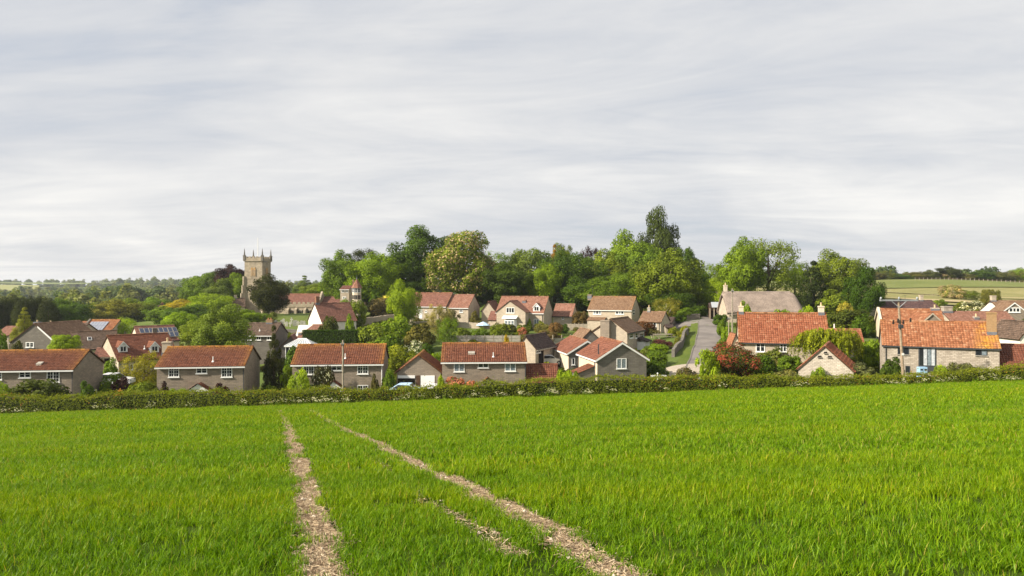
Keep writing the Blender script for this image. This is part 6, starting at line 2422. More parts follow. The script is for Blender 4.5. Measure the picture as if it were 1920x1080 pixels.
    for j in range(len(Lc)):
        m = cnt[j]
        d = unit(r, m)
        # more leaves on the outer, upper side of each bough
        d[:, 2] += .18
        oc = Lc[j] / (np.linalg.norm(Lc[j]) + 1e-6)
        d = d + oc * .25
        d /= np.linalg.norm(d, axis=1, keepdims=True)
        rad = Rl[j] * (r.beta(4, 1.6, m) * 1.12)
        if kind == 'sparse':
            rad = Rl[j] * r.beta(2, 1.5, m) * 1.2
        c = Lc[j] + d * rad[:, None] * ext
        # twig-scale clumping
        h = np.sin(c[:, 0] * 17 + j) * np.sin(c[:, 1] * 15 + 2 * j) * np.sin(c[:, 2] * 19 + 3 * j)
        keep = (h > -.35) | (r.random(m) < .4)
        if kind in ('sparse',):
            keep &= (h > -.12) | (r.random(m) < .25)
        c, dd = c[keep], d[keep]
        C_.append(c)
        N_.append(dd * 1.0 + oc * .35 + np.array([0, 0, .25]) + r.normal(0, jit, (len(c), 3)))
        T_.append(np.clip(.46 + ltint[j] + r.normal(0, .13, len(c)) + .10 * h[keep], 0, 1))
    c, nr, ti = np.concatenate(C_), np.concatenate(N_), np.concatenate(T_)
    Q = leaf_quads(c, nr, leaf * r.uniform(.65, 1.35, len(c)), r, .6 if kind not in ('cone', 'plates', 'flame') else .42)
    mi = None
    if len(mats) > 1:
        out = np.linalg.norm(c * np.array([1, 1, 1]), axis=1)
        pr = mix2 * np.clip((out - .45) * 2.4, 0, 1.4) * (0.35 + 1.3 * (np.sin(c[:, 0] * 7 + 1) * np.sin(c[:, 2] * 8) * np.sin(c[:, 1] * 6 + 2) * .5 + .5))
        mi = (r.random(len(c)) < pr).astype(int)
    return quads_mesh(name, Q, {'tint': ti}, [MATS[m] for m in mats], mi)


CR = {}
for i in range(3):
    CR['round%d' % i] = crown_mesh('broadleaf_crown_%d' % i, 10 + i, 21000, .030, 'round', 46 + 6 * i, lr=(.17, .33))
for i in range(2):
    CR['oval%d' % i] = crown_mesh('oval_crown_%d' % i, 20 + i, 19000, .030, 'oval', 42, lr=(.17, .32))
    CR['sparse%d' % i] = crown_mesh('open_crown_%d' % i, 30 + i, 12500, .027, 'sparse', 40, lr=(.16, .30))
    CR['tall%d' % i] = crown_mesh('poplar_crown_%d' % i, 40 + i, 17000, .026, 'tall', 44)
    CR['cone%d' % i] = crown_mesh('conifer_crown_%d' % i, 50 + i, 14000, .036, 'cone')
    CR['flame%d' % i] = crown_mesh('cypress_crown_%d' % i, 60 + i, 13000, .036, 'flame', 30)
    CR['willow%d' % i] = crown_mesh('willow_crown_%d' % i, 70 + i, 17000, .034, 'willow')
    CR['shrub%d' % i] = crown_mesh('shrub_crown_%d' % i, 80 + i, 4200, .070, 'shrub', 20, lr=(.24, .42))
CR['shrub2'] = crown_mesh('shrub_crown_2', 84, 4200, .062, 'shrub', 24, lr=(.2, .4))
CR['poplar'] = crown_mesh('poplar_crown', 43, 16000, .030, 'tall', 34, lr=(.2, .3))
CR['plates0'] = crown_mesh('cedar_crown_0', 90, 9000, .036, 'plates', 26)
CR['chestnut'] = crown_mesh('chestnut_crown', 91, 23000, .030, 'round', 52, ('leaf', 'blossom_cream'), .26, lr=(.17, .32))
CR['may'] = crown_mesh('hawthorn_crown', 92, 9000, .040, 'round', 34, ('leaf', 'blossom_cream'), .75, lr=(.2, .34))
CR['photinia'] = crown_mesh('photinia_crown', 93, 14000, .034, 'round', 44, ('leaf', 'leaf_red'), .48, lr=(.18, .33))
CR['pinkshrub'] = crown_mesh('pink_shrub_crown', 94, 4200, .065, 'shrub', 22, ('leaf', 'leaf_pink'), .7, lr=(.22, .4))
CR['rose'] = crown_mesh('rose_climber_crown', 96, 3600, .060, 'shrub', 22, ('leaf', 'blossom_white'), .07, lr=(.22, .4))
CR['whiteshrub'] = crown_mesh('white_shrub_crown', 95, 5200, .058, 'shrub', 22, ('leaf', 'blossom_white'), .42, lr=(.22, .4))

GREEN = (0.123, 0.191, 0.017)
DEEP = (0.069, 0.120, 0.012)
DARK = (0.041, 0.053, 0.008)
YEW = (0.043, 0.050, 0.007)
LIME = (0.230, 0.318, 0.015)
FRESH = (0.177, 0.261, 0.015)
OLIVE = (0.157, 0.205, 0.019)
YELLOW = (0.263, 0.263, 0.022)
GOLD = (0.354, 0.288, 0.022)
SAGE = (0.139, 0.191, 0.034)
WILLOW = (0.170, 0.233, 0.031)
PURPLE = (0.044, 0.019, 0.018)
RUST = (0.276, 0.156, 0.025)
PALE = (0.315, 0.275, 0.110)
FARG = (0.065, 0.10, 0.034)


def tree(label, px, top, D, wpx, kind, col, cb, name='tree', bark='bark', depth=1.0, ground=None, limbs=6, group=None, cat='tree', tr=None, rot=None, seed=None):
    """a tree: tapered trunk with limbs, and a crown between rows top and cb, wpx wide"""
    rs = random.Random(int(px * 7 + top * 13 + D))
    c = P(px, 540, D)
    zt, zc = CZ - (top - 540) * D / F, CZ - (cb - 540) * D / F
    g = G(c.x, D) if ground is None else ground
    zc = max(zc, g - .3)
    rx, rz = wpx / 2 * D / F, max(.3, (zt - zc) / 2)
    if zt - g < .6:
        print('LOW PLANT', label, zt - g)
        g = zt - 1.0
    root = empty(name, (c.x, D, g - .1))
    tag(root, label, cat, group)
    z0 = g - .1
    hgt = zt - z0
    cm = (zt + zc) / 2 - z0
    r0 = tr or max(.06, hgt * .022)
    mb = MB()
    lean = rs.uniform(-.06, .06) * hgt * .3
    tz = cm + rz * .45
    pts = [(0, 0, 0), (lean * .2, 0, tz * .25), (lean * .6, 0, tz * .55), (lean, 0, tz)]
    mb.tube(pts, [r0 * 1.25, r0, r0 * .75, r0 * .3], 8)
    for k in range(limbs):
        a = k * 2.4 + rs.random()
        s = tz * rs.uniform(.35, .7)
        e = (math.cos(a) * rx * rs.uniform(.45, .75), math.sin(a) * rx * .6 * depth, cm + rz * rs.uniform(-.25, .55))
        st = (lean * s / tz, 0, s)
        md = tuple((st[i] + e[i]) / 2 + (0, 0, -.08 * hgt * .3)[i] for i in range(3))
        mb.tube([st, md, e], [r0 * .5, r0 * .32, r0 * .10], 6)
    mb.build('trunk', bark, root, True)
    crn = CR[kind]
    o = link('crown', crn, root)
    o.location = (lean * .6, 0, cm)
    o.scale = (rx * 1.16, rx * 1.16 * depth, rz * 1.05)
    o.rotation_euler = (0, 0, rs.random() * 6.283 if rot is None else rot)
    f = rs.uniform(.92, 1.08)
    o.color = (col[0] * f, col[1] * f, col[2] * f, 1)
    return root


def shrub(label, px, top, D, wpx, col, kind='shrub0', depth=1.0, name='shrub', zt=None, group=None, cb=None, cat='shrub'):
    c = P(px, 540, D)
    rs = random.Random(int(px * 11 + top * 3 + D))
    zt = CZ - (top - 540) * D / F if zt is None else zt
    g = G(c.x, D)
    if cb is not None:
        g2 = CZ - (cb - 540) * D / F
        g = g2 if g2 > g + .5 else g
    if zt - g < .5:
        print('LOW SHRUB', label, round(zt - g, 2))
        g = zt - .9
    root = empty(name, (c.x, D, g))
    tag(root, label, cat, group)
    rx, h = wpx / 2 * D / F, zt - g
    mb = MB()
    for k in range(4):
        a = k * 1.6 + rs.random()
        mb.tube([(0, 0, -.3), (math.cos(a) * rx * .3, math.sin(a) * rx * .3, h * .5)], [.05, .02], 5)
    mb.build('stem', 'bark', root)
    o = link('foliage', CR[kind], root)
    o.location = (0, 0, h * .46)
    o.scale = (rx, rx * depth, h * .56)
    o.rotation_euler = (0, 0, rs.random() * 6.283)
    f = rs.uniform(.92, 1.08)
    o.color = (col[0] * f, col[1] * f, col[2] * f, 1)
    return root


# --- the wood behind the village, left to right
GW = 'trees of the wood behind the village'
for a in [
    ('rounded mid-green lime tree at the left end of the wood above the turret', 642, 470, 172, 78, 'round0', GREEN, 566),
    ('dark flat-topped pine rising behind the left end of the wood', 686, 462, 188, 66, 'sparse1', DARK, 520),
    ('light green tree right of the dark pine', 706, 474, 170, 108, 'round1', FRESH, 566),
    ('tall deep green tree with bare pale trunk showing below', 794, 426, 180, 112, 'oval0', DEEP, 530),
    ('dense dark tree filling the gap below the tall deep green one', 752, 468, 178, 100, 'round2', DEEP, 562),
    ('great horse chestnut covered in cream blossom', 868, 433, 168, 128, 'chestnut', OLIVE, 566),
    ('thin-topped tree just right of the blossoming chestnut', 939, 466, 184, 70, 'sparse0', GREEN, 545),
    ('broad dark green tree below the thin-topped one', 948, 494, 163, 104, 'round0', (0.073, 0.115, 0.013), 568),
    ('soft grey-green willow-like tree on the wood skyline', 996, 464, 182, 92, 'oval1', SAGE, 556),
    ('rusty brown conifer poking up in the wood', 1040, 459, 181, 38, 'cone0', RUST, 545),
    ('fresh green tree in front of the rusty conifer', 1024, 494, 162, 66, 'round1', FRESH, 566),
    ('tall yellowish-green top just right of the rusty conifer', 1057, 457, 186, 50, 'oval0', OLIVE, 540),
    ('dense dark green tree at the middle of the wood', 1070, 468, 170, 100, 'round2', DEEP, 572),
    ('purple-leaved tree top on the wood skyline', 1108, 457, 190, 40, 'sparse1', PURPLE, 530),
    ('dull olive tree behind the cream two-storey house', 1136, 468, 180, 90, 'round0', OLIVE, 562),
    ('bright green shoulder of the wood left of the tall poplar', 1182, 436, 186, 104, 'round1', FRESH, 556),
    ('lower bright green tree right above the brown-roofed cream house', 1165, 510, 160, 96, 'round2', GREEN, 566),
    ('dark narrow poplar towering over the wood, tallest of all', 1232, 391, 196, 72, 'oval0', (0.067, 0.095, 0.016), 590),
    ('big yellowish-green tree spreading beside the lane', 1256, 467, 150, 126, 'round0', OLIVE, 606),
    ('dark leafy tree behind the right shoulder of the wood', 1284, 462, 184, 62, 'oval1', DEEP, 558),
    ('dark underwood tree behind the ivy-clad house and turret', 682, 515, 178, 90, 'round0', DEEP, 570),
    ('deep green underwood tree between pale trunk and lime-green tree', 782, 520, 172, 86, 'round1', DEEP, 572),
    ('shady underwood tree right below the blossoming chestnut', 905, 520, 172, 84, 'round2', DEEP, 574),
    ('mid-green underwood tree above the bay-windowed house roof', 982, 518, 170, 88, 'round0', GREEN, 576),
    ('dark underwood tree behind the pink-roofed annexe', 1090, 520, 162, 86, 'round1', DEEP, 586),
    ('leafy underwood tree behind the brown-roofed cream house', 1130, 526, 158, 80, 'round2', GREEN, 584),
    ('shady underwood tree right of the brown-roofed cream house', 1206, 524, 158, 84, 'round0', GREEN, 592),
    ('dark underwood tree behind the golden-leaved birch', 1262, 540, 146, 84, 'round1', DEEP, 612),
    ('green top between the grey-green willow-like tree and chestnut', 962, 482, 188, 60, 'round1', GREEN, 545),
    ('mid-green dome between the poplar and the dull olive tree', 1205, 458, 178, 100, 'round0', GREEN, 560),
    ('dark tree arching over the shady lane bend', 1306, 505, 158, 70, 'round1', DEEP, 600),
]:
    tree(*a, bark='bark_pale' if 'pale trunk' in a[0] else 'bark', group=GW)
tree('golden-leaved birch with pale branches in front of the dark wood', 1249, 554, 134, 48, 'sparse1', (.19, .185, .03), 606, bark='bark_pale', limbs=9, tr=.16)
tree('lime-green young tree beside the long bungalow', 754, 526, 140, 62, 'round1', LIME, 612)
tree('thin pale tree standing in front of the long bungalow', 822, 566, 128, 50, 'sparse0', PALE, 636)
tree('slender green tree left of the concrete panel wall', 838, 590, 116, 44, 'sparse1', GREEN, 650)
# left of wood
tree('conical tree alone on the skyline between church and wood', 571, 517, 262, 50, 'cone1', SAGE, 556)
tree('low spreading tree right of the lone conical skyline tree', 601, 529, 230, 56, 'round2', OLIVE, 562)
tree('pale green tree edging the wood beside the ivy-clad house', 622, 520, 200, 50, 'sparse0', FRESH, 566)
tree('great round black-green yew in front of the church', 503, 516, 172, 74, 'round1', YEW, 622, name='yew_tree')
tree('copper beech with purple crown left of the church tower', 432, 496, 232, 64, 'round0', PURPLE, 545, name='copper_beech')
GL = 'trees on the church hill'
for a in [
    ('mid-green tree on the outer left slope of the church hill', 385, 510, 235, 66, 'round2', GREEN, 566),
    ('deep green tree below the copper beech', 408, 506, 240, 56, 'oval1', DEEP, 556),
    ('sage-coloured willow-like tree halfway up the church hill', 410, 522, 212, 60, 'oval0', SAGE, 572),
    ('light green tree pressing against the church tower', 450, 512, 214, 46, 'oval0', FRESH, 566),
    ('fresh green tree behind the church west wing', 428, 532, 222, 60, 'round1', FRESH, 580),
    ('low green tree at the left foot of the church hill', 362, 530, 240, 50, 'round0', GREEN, 572),
    ('yellow-green bush tree in front of the church hill', 400, 549, 190, 74, 'round2', LIME, 590),
    ('bright leafy tree in white bloom below the church west wing', 463, 580, 150, 70, 'round0', FRESH, 612),
]:
    tree(*a, group=GL)
tree('large pale green willow between the solar roof and the grey house', 414, 572, 104, 104, 'oval0', WILLOW, 668, name='willow_tree')
# valley trees, left
GV = 'trees on the valley floor beyond the left houses'
for a in [
    ('golden-green broad tree beyond the pale solar roof', 212, 562, 215, 92, 'round0', (.17, .165, .02), 606),
    ('yellow-green tree right of the golden-green broad one', 258, 560, 225, 60, 'round1', OLIVE, 604),
    ('mid-green tree above the dark solar roof', 292, 556, 235, 62, 'round2', GREEN, 600),
    ('golden tree glowing above the dark domed one', 338, 561, 215, 60, 'round0', GOLD, 590),
    ('dark domed tree left of the large willow', 352, 572, 176, 84, 'round1', DEEP, 610),
    ('rounded green tree between solar roof and willow', 338, 583, 148, 52, 'round2', FRESH, 625),
    ('bright young tree left of the dark solar roof', 232, 592, 140, 44, 'sparse1', LIME, 640),
    ('small lime tree at the left end of the dark solar roof', 214, 602, 138, 34, 'oval0', LIME, 640),
    ('dark tree crown behind the white gable in the valley', 310, 574, 190, 70, 'round0', GREEN, 610),
    ('dark green maple-like tree beyond the brown roof', 131, 561, 172, 72, 'round1', DEEP, 614),
    ('pale rounded willow behind the dark green maple-like tree', 106, 561, 205, 36, 'round2', SAGE, 590),
    ('soft olive tree left of the large willow foot', 372, 600, 120, 60, 'round2', OLIVE, 655),
]:
    tree(*a[:6], tuple(v * 1.2 for v in a[6]), a[7], group=GV)
GC = 'dark conifers in the belt at the left edge'
for i, (px, top, lb) in enumerate([
    (-14, 560, 'black-green conifer at the very edge of the picture in the dark belt'),
    (8, 561, 'black-green conifer second from the picture edge in the dark belt'),
    (26, 560, 'black-green conifer third from the picture edge in the dark belt'),
    (44, 562, 'black-green conifer behind the spiky yellow one in the dark belt'),
    (60, 560, 'black-green conifer fifth from the picture edge in the dark belt'),
    (76, 559, 'tall black-green conifer near the right end of the dark belt'),
    (90, 562, 'black-green conifer closing the right end of the dark belt')]):
    tree(lb, px, top, 166 + (i % 3) * 3, 42, 'flame%d' % (i % 2), DARK, 616, name='conifer', limbs=0, group=GC)
tree('spiky yellow-green conifer in front of the dark conifer belt', 46, 577, 128, 44, 'cone1', (.22, .23, .03), 640, name='conifer', limbs=0)
tree('drooping dark brownish conifer between two red-roofed front houses', 513, 611, 79, 50, 'cone0', (.055, .062, .02), 745, name='conifer', limbs=0)
tree('golden yellow spreading shrub tree left of the porch-hood house', 270, 655, 82, 74, 'sparse0', (.26, .24, .022), 735)
tree('lime shrubby tree hiding the pale gable of the skylight house', 122, 626, 98, 52, 'oval1', LIME, 668)
# right side
GR = 'trees behind the thatched house'
for a in [
    ('great airy ash tree with open branches behind the thatch', 1440, 440, 164, 100, 'sparse1', OLIVE, 556),
    ('bright leafy left half of the airy ash group', 1392, 446, 160, 86, 'round0', FRESH, 566),
    ('small wispy tree left of the airy ash group', 1333, 488, 168, 46, 'sparse0', FRESH, 560),
    ('yellow-green bushy tree beside the lane top', 1338, 520, 150, 58, 'round2', LIME, 592),
    ('thin tree between the airy ash and the dark fir', 1490, 480, 170, 48, 'sparse0', FRESH, 560),
    ('very dark layered fir behind the end of the thatch', 1526, 490, 146, 74, 'cone0', (0.027, 0.042, 0.009), 598),
    ('light green domed tree right of the dark fir', 1572, 470, 172, 88, 'round1', OLIVE, 566),
    ('dense dark green pear-shaped tree beside the orange roofs', 1622, 501, 126, 64, 'oval0', (0.049, 0.095, 0.009), 618),
]:
    tree(*a, group=GR)
tree('hawthorn white with blossom on the hillside pasture', 1785, 533, 196, 44, 'may', OLIVE, 566, name='hawthorn', depth=.9)
tree('small green hillside tree next to the white hawthorn', 1812, 542, 194, 32, 'sparse0', OLIVE, 562)
tree('little green hillside tree right of the hawthorn pair', 1828, 546, 196, 22, 'sparse1', OLIVE, 563)
tree('upright yellow-brown tree left of the upper right house', 1857, 541, 160, 34, 'oval1', (.15, .15, .03), 588)
# hilltop hedge trees
GH = 'hedge trees along the hilltop'
hl = [(1640, 508, 40, 'round0', (.13, .125, .035), 'small dull tree at the left end of the hilltop hedge'),
      (1662, 505, 36, 'sparse0', (0.103, 0.120, 0.019), 'thin-topped tree second along the hilltop hedge'),
      (1690, 513, 44, 'round1', DEEP, 'dark low bush third along the hilltop hedge'),
      (1715, 509, 46, 'round2', (.13, .125, .035), 'olive bush fourth along the hilltop hedge'),
      (1742, 506, 40, 'round0', (.10, .115, .03), 'green bush fifth along the hilltop hedge left of the dark pines'),
      (1764, 501, 38, 'plates0', DARK, 'dark pine left of the pair on the hilltop'),
      (1784, 500, 40, 'round1', DARK, 'dark pine right of the pair on the hilltop'),
      (1776, 512, 40, 'may', (.13, .125, .035), 'cream flowering bush below the hilltop pines'),
      (1808, 512, 40, 'round2', (.13, .125, .035), 'olive bush just right of the hilltop pines'),
      (1838, 506, 56, 'round0', DEEP, 'wide dark bush in the middle right of the hilltop hedge'),
      (1868, 510, 48, 'round1', (.10, .11, .03), 'brownish bush on the hilltop hedge near the picture edge'),
      (1895, 506, 44, 'sparse1', (.12, .12, .035), 'dull thin bush on the hilltop hedge close to the picture edge'),
      (1922, 501, 50, 'round2', FRESH, 'fresh green tree cut by the picture edge on the hilltop')]
for px, top, w, k, c, lb in hl:
    tree(lb, px, top, 338, w, k, c, 531, group=GH, limbs=3, depth=.8)
for px, top, w, k, c, lb in [(1600, 512, 40, 'round1', DEEP, 'dark hillside tree behind the pear-shaped one'), (1555, 519, 70, 'round2', OLIVE, 'low hillside thicket behind the light green domed tree')]:
    tree(lb, px, top, 240, w, k, c, 552, limbs=3)

# --- garden shrubs
GS = 'garden shrubs behind the field hedge'
for a in [
    ('large rounded grey-green shrub before the leftmost brown house', 72, 707, 64, 96, (0.091, 0.115, 0.023), 'shrub0'),
    ('dark ivy-like shrub against the leftmost gable wall', 163, 717, 67, 34, DEEP, 'shrub1'),
    ('low leafy bush at the extreme left corner behind the hedge', 6, 716, 63, 40, FRESH, 'shrub2'),
    ('mixed green shrub right of the leftmost gable', 208, 700, 75, 50, GREEN, 'shrub2'),
    ('dark purple shrub between the two leftmost houses', 226, 709, 72, 46, (.05, .022, .025), 'shrub1'),
    ('olive mound of garden bushes beside the golden shrub tree', 262, 714, 71, 56, OLIVE, 'shrub0'),
    ('orange-leaved low bush behind the hedge', 224, 729, 66, 26, (.28, .15, .03), 'shrub2'),
    ('dark plum shrub under the left corner of the porch-hood house', 308, 718, 69, 26, (.045, .025, .028), 'shrub1'),
    ('purple bush right of the white porch hood', 417, 721, 68.5, 40, (.04, .012, .018), 'shrub1'),
    ('fresh green bush at the hedge left of the porch hood', 335, 727, 66, 44, FRESH, 'shrub0'),
    ('yellow-green climber on the left end of the rose-clad house', 564, 690, 72.6, 46, LIME, 'shrub2', .4),
    ('rose-flecked dark climber across the rose-clad house front', 607, 683, 73.3, 46, (.06, .06, .022), 'rose', .25),
    ('sparse climber on the right end of the rose-clad house', 702, 704, 73.2, 22, (.09, .085, .03), 'shrub1'),
    ('tall green bush between rose-clad house and garage', 729, 690, 73.5, 28, GREEN, 'shrub0'),
    ('pink flowering bush in front of the roof-window house', 862, 703, 70.5, 66, (.11, .12, .03), 'pinkshrub'),
    ('yellow-green tuft left of the pink flowering bush', 826, 703, 70.5, 20, LIME, 'shrub2'),
    ('bright green bush beside the low garage roof', 1062, 692, 74, 40, LIME, 'shrub0'),
    ('dark green clipped bush before the sunlit-sided house', 1078, 698, 73, 26, GREEN, 'shrub1'),
    ('big leafy shrub right of the white-barged gable', 1228, 656, 84, 56, GREEN, 'shrub0'),
    ('dark shrub below the big leafy one by the drive', 1232, 678, 79, 44, DEEP, 'shrub1'),
    ('reddish-green bush at the foot of the lane', 1283, 688, 71, 50, (.085, .075, .025), 'shrub2'),
    ('bright green bush at the lane left of the red photinia', 1327, 652, 75, 40, LIME, 'shrub0'),
    ('dark evergreen bush below the pantiled cottage windows', 1436, 668, 76, 56, DEEP, 'shrub1'),
    ('leafy bush under the right window of the pantiled cottage', 1478, 665, 78, 44, GREEN, 'shrub0'),
    ('pale dry-looking bush left of the stone shed gable', 1478, 693, 66.5, 66, (.17, .17, .06), 'shrub2'),
    ('grey-green mound right of the stone shed gable', 1616, 682, 67.5, 62, (.105, .12, .055), 'shrub1'),
    ('green thicket between the annexe and the barn', 1634, 634, 82, 52, FRESH, 'shrub0'),
    ('dark laurel bush at the left corner of the barn', 1672, 671, 69.5, 42, (0.061, 0.100, 0.012), 'shrub1'),
    ('small climbing shrub on the stone shed gable', 1536, 687, 67.5, 28, FRESH, 'shrub2'),
    ('yellow-green bush right of the barn doorway', 1766, 683, 69.5, 26, LIME, 'shrub2'),
    ('straggly bush below the blank barn wall', 1806, 679, 69.5, 54, (.14, .15, .05), 'shrub0'),
]:
    shrub(*a, group=GS)
shrub('great red-tipped photinia bush beside the lane', 1375, 641, 76.5, 104, (0.067, 0.085, 0.014), 'photinia', cb=722)
tree('golden weeping willow in front of the pantiled cottage', 1556, 613, 80, 124, 'willow1', (0.198, 0.230, 0.014), 702, name='willow_tree', limbs=5)

GM = 'garden shrubs in the middle of the village'
for a in [
    ('rounded dark shrub in front of the whitewashed cottage', 617, 590, 121, 42, (0.073, 0.090, 0.014), 'shrub0'),
    ('small shrub beside the plum-brown cottage roof', 655, 592, 124, 26, FRESH, 'shrub1'),
    ('broad green shrub mass right of the clipped box hedge', 695, 604, 114, 84, OLIVE, 'shrub0'),
    ('tall green bush in the middle gardens below the lime-green tree', 746, 590, 122, 70, FRESH, 'shrub2'),
    ('olive bush with pink tinge left of the slender garden tree', 786, 608, 117, 62, (.13, .12, .03), 'shrub1'),
    ('white flowering bush below the olive pink-tinged one', 778, 640, 106, 40, DEEP, 'whiteshrub'),
    ('dark hedge-like bush behind the garage gable', 802, 645, 103, 40, DEEP, 'shrub1'),
    ('yellow-green thicket between rose-clad house and garage roof', 748, 646, 92, 66, (0.172, 0.200, 0.016), 'shrub2'),
    ('green thicket right of the garage gable', 812, 660, 88, 40, FRESH, 'shrub0'),
    ('leafy bush below the broad green shrub mass', 722, 630, 104, 70, GREEN, 'shrub1'),
    ('dry brown bush above the long cream garden wall', 712, 558, 158, 60, (.17, .14, .07), 'shrub2'),
    ('leafy bush hiding the foot of the turret', 668, 561, 146, 44, OLIVE, 'shrub0'),
    ('dark ivy bush hiding the foot of the ivy-clad house', 646, 560, 147, 34, GREEN, 'shrub2'),
    ('leafy overhanging bush on the left of the upper lane', 1312, 572, 141, 40, DEEP, 'shrub0'),
    ('green bank bush right of the lane opposite the patio', 1361, 612, 99, 22, FRESH, 'shrub2'),
    ('brushy green bush on the lane bank above the photinia', 1358, 632, 92, 26, GREEN, 'shrub0'),
    ('dark evergreen bush right of the turret', 706, 545, 162, 34, DEEP, 'shrub1'),
    ('grey flowering bush on the terrace of the long bungalow', 845, 580, 141, 34, (.15, .14, .07), 'shrub0'),
    ('ivy mass on the gable of the long bungalow', 889, 584, 147, 20, (.14, .13, .04), 'shrub1'),
    ('row bush on the panel wall, the left one', 868, 613, 121, 36, OLIVE, 'shrub0'),
    ('row bush on the panel wall, the middle one', 900, 614, 121, 34, GREEN, 'shrub2'),
    ('row bush on the panel wall, the right one', 930, 612, 121, 36, OLIVE, 'shrub1'),
    ('grey-green rosemary bush under the white bay window', 957, 607, 131, 26, (0.073, 0.085, 0.023), 'shrub0'),
    ('pink flowering bush right of the white bay window', 979, 612, 129, 18, (.12, .11, .04), 'pinkshrub'),
    ('green climber on the side of the projecting front gable', 993, 598, 138, 10, FRESH, 'shrub1'),
    ('golden globe conifer beside the concrete panel wall', 949, 627, 104, 17, (.36, .27, .015), 'shrub2'),
    ('yellow-green bush in the garden right of the bay-windowed house', 1020, 607, 128, 34, (.18, .17, .05), 'shrub0'),
    ('rusty autumn-coloured bush beside the pink-roofed annexe', 1040, 604, 127, 30, (.20, .12, .05), 'shrub2'),
    ('brown dry hedge bush above the small lawn', 1030, 621, 116, 60, (.15, .11, .055), 'shrub1'),
    ('dark bush right of the pink-roofed annexe', 1057, 608, 130, 22, DEEP, 'shrub1'),
    ('red-green bush between annexe and brown-roofed cream house', 1088, 582, 142, 34, (.12, .085, .03), 'shrub0'),
    ('reddish maple bush left of the small lane-corner bungalow', 1203, 602, 118, 50, (.11, .05, .022), 'shrub2'),
    ('green bush behind the small lane-corner bungalow', 1268, 590, 133, 36, DEEP, 'shrub0'),
    ('dark green bush at the wood edge above the junction', 1287, 577, 138, 42, GREEN, 'shrub1'),
    ('clipped yellow-green hedge ball at the junction corner', 1284, 610, 114, 17, (.22, .23, .02), 'shrub2'),
    ('clipped yellow-green hedge ball next down the lane wall', 1278, 620, 107, 20, (.23, .24, .02), 'shrub0'),
    ('shaggy bush on the lane wall below the clipped balls', 1270, 632, 100, 18, (.13, .14, .025), 'shrub1'),
    ('reddish plants along the patio edge above the lane', 1240, 636, 101, 40, (.10, .035, .04), 'shrub2'),
    ('green hedge below the patio', 1232, 644, 94, 50, FRESH, 'shrub0'),
    ('tall bushes along the right bank of the lane', 1354, 600, 104, 22, GREEN, 'shrub1'),
    ('leafy bank at the right side of the lane bend', 1350, 588, 122, 30, DEEP, 'shrub0'),
    ('green bush in front of the thatch, the left one', 1398, 567, 112, 30, FRESH, 'shrub1'),
    ('low bush in front of the thatch, the right one', 1470, 578, 112, 40, FRESH, 'shrub0'),
    ('bush at the rounded end of the thatch', 1514, 572, 120, 34, LIME, 'shrub2'),
    ('yellow flowering bush behind the pantiled cottage', 1582, 566, 118, 34, (.30, .27, .05), 'shrub2'),
    ('dark thicket behind the orange-roofed annexe', 1588, 578, 108, 84, (0.073, 0.095, 0.013), 'shrub0'),
    ('dark thicket left of the tall cream gable', 1614, 590, 104, 40, DEEP, 'shrub1'),
    ('olive thicket between dark fir and pear-shaped tree', 1572, 545, 140, 80, OLIVE, 'shrub1'),
    ('dark bush between the white garden wall and the stone stacks', 1776, 586, 108, 26, DARK, 'shrub0'),
    ('green bush below the hillside trees', 1760, 562, 165, 30, FRESH, 'shrub1'),
    ('row of flowering bushes above the long red-brown roof', 1828, 566, 142, 64, (.12, .13, .06), 'whiteshrub'),
    ('pale green bush at the right picture edge beside the white wall', 1896, 612, 91, 30, (0.163, 0.190, 0.046), 'shrub2'),
    ('dark bush in front of the broad grey gable', 32, 636, 101, 30, (.075, .08, .02), 'shrub0'),
    ('green bush at the left edge before the grey gable house', 4, 622, 104, 30, GREEN, 'shrub1'),
    ('green hedge beside the car port', 206, 674, 84, 36, GREEN, 'shrub1'),
    ('dark bush under the drooping conifer', 505, 722, 75, 44, DEEP, 'shrub2'),
    ('yellow-green bush right of the drooping conifer', 540, 682, 77, 26, FRESH, 'shrub0'),
    ('dark shrub below the white conservatory', 548, 652, 92, 40, DEEP, 'shrub1'),
    ('red-leaved shrub in the churchyard', 526, 608, 143, 14, (.16, .03, .02), 'shrub2'),
    ('green shrub hiding the left end of the grey two-storey house', 446, 636, 100, 50, OLIVE, 'shrub0'),
]:
    shrub(*a, group=GM)


# clipped box hedge block
def block_hedge(label, px0, px1, row_top, D, thick, col):
    a, b = P(px0, row_top, D), P(px1, row_top, D)
    g = min(G(a.x, D), G(b.x, D))
    root = empty('clipped_hedge', ((a.x + b.x) / 2, D, g))
    tag(root, label, 'hedge')
    w, h = (b.x - a.x) / 2, a.z - g
    MB().box(-w + .15, w - .15, .15, thick - .15, -.2, h - .15).build('dark_core', 'hedge_core', root)  # added dark core, closes the view through the leaves
    n = 9000
    s = rng.random(n)
    c = np.zeros((n, 3))
    nr = np.zeros((n, 3))
    fr, tp = s < .55, (s >= .55) & (s < .85)
    c[:, 0] = rng.uniform(-w, w, n)
    c[:, 1] = np.where(fr, rng.normal(.06, .05, n), rng.uniform(0, thick, n))
    c[:, 2] = np.where(tp, h + rng.normal(-.05, .05, n), rng.uniform(0, h, n))
    sd = ~fr & ~tp
    c[sd, 0] = np.where(rng.random(sd.sum()) < .5, -w, w) + rng.normal(0, .05, sd.sum())
    nr[fr, 1] = -1
    nr[tp, 2] = 1
    nr[sd, 0] = np.sign(c[sd, 0])
    nr += rng.normal(0, .5, (n, 3))
    o = link('foliage', quads_mesh('foliage', leaf_quads(c, nr, rng.uniform(.06, .11, n), rng), {'tint': np.clip(rng.normal(.45, .15, n), 0, 1)}, [MATS['leaf']]), root)
    o.color = col + (1,)


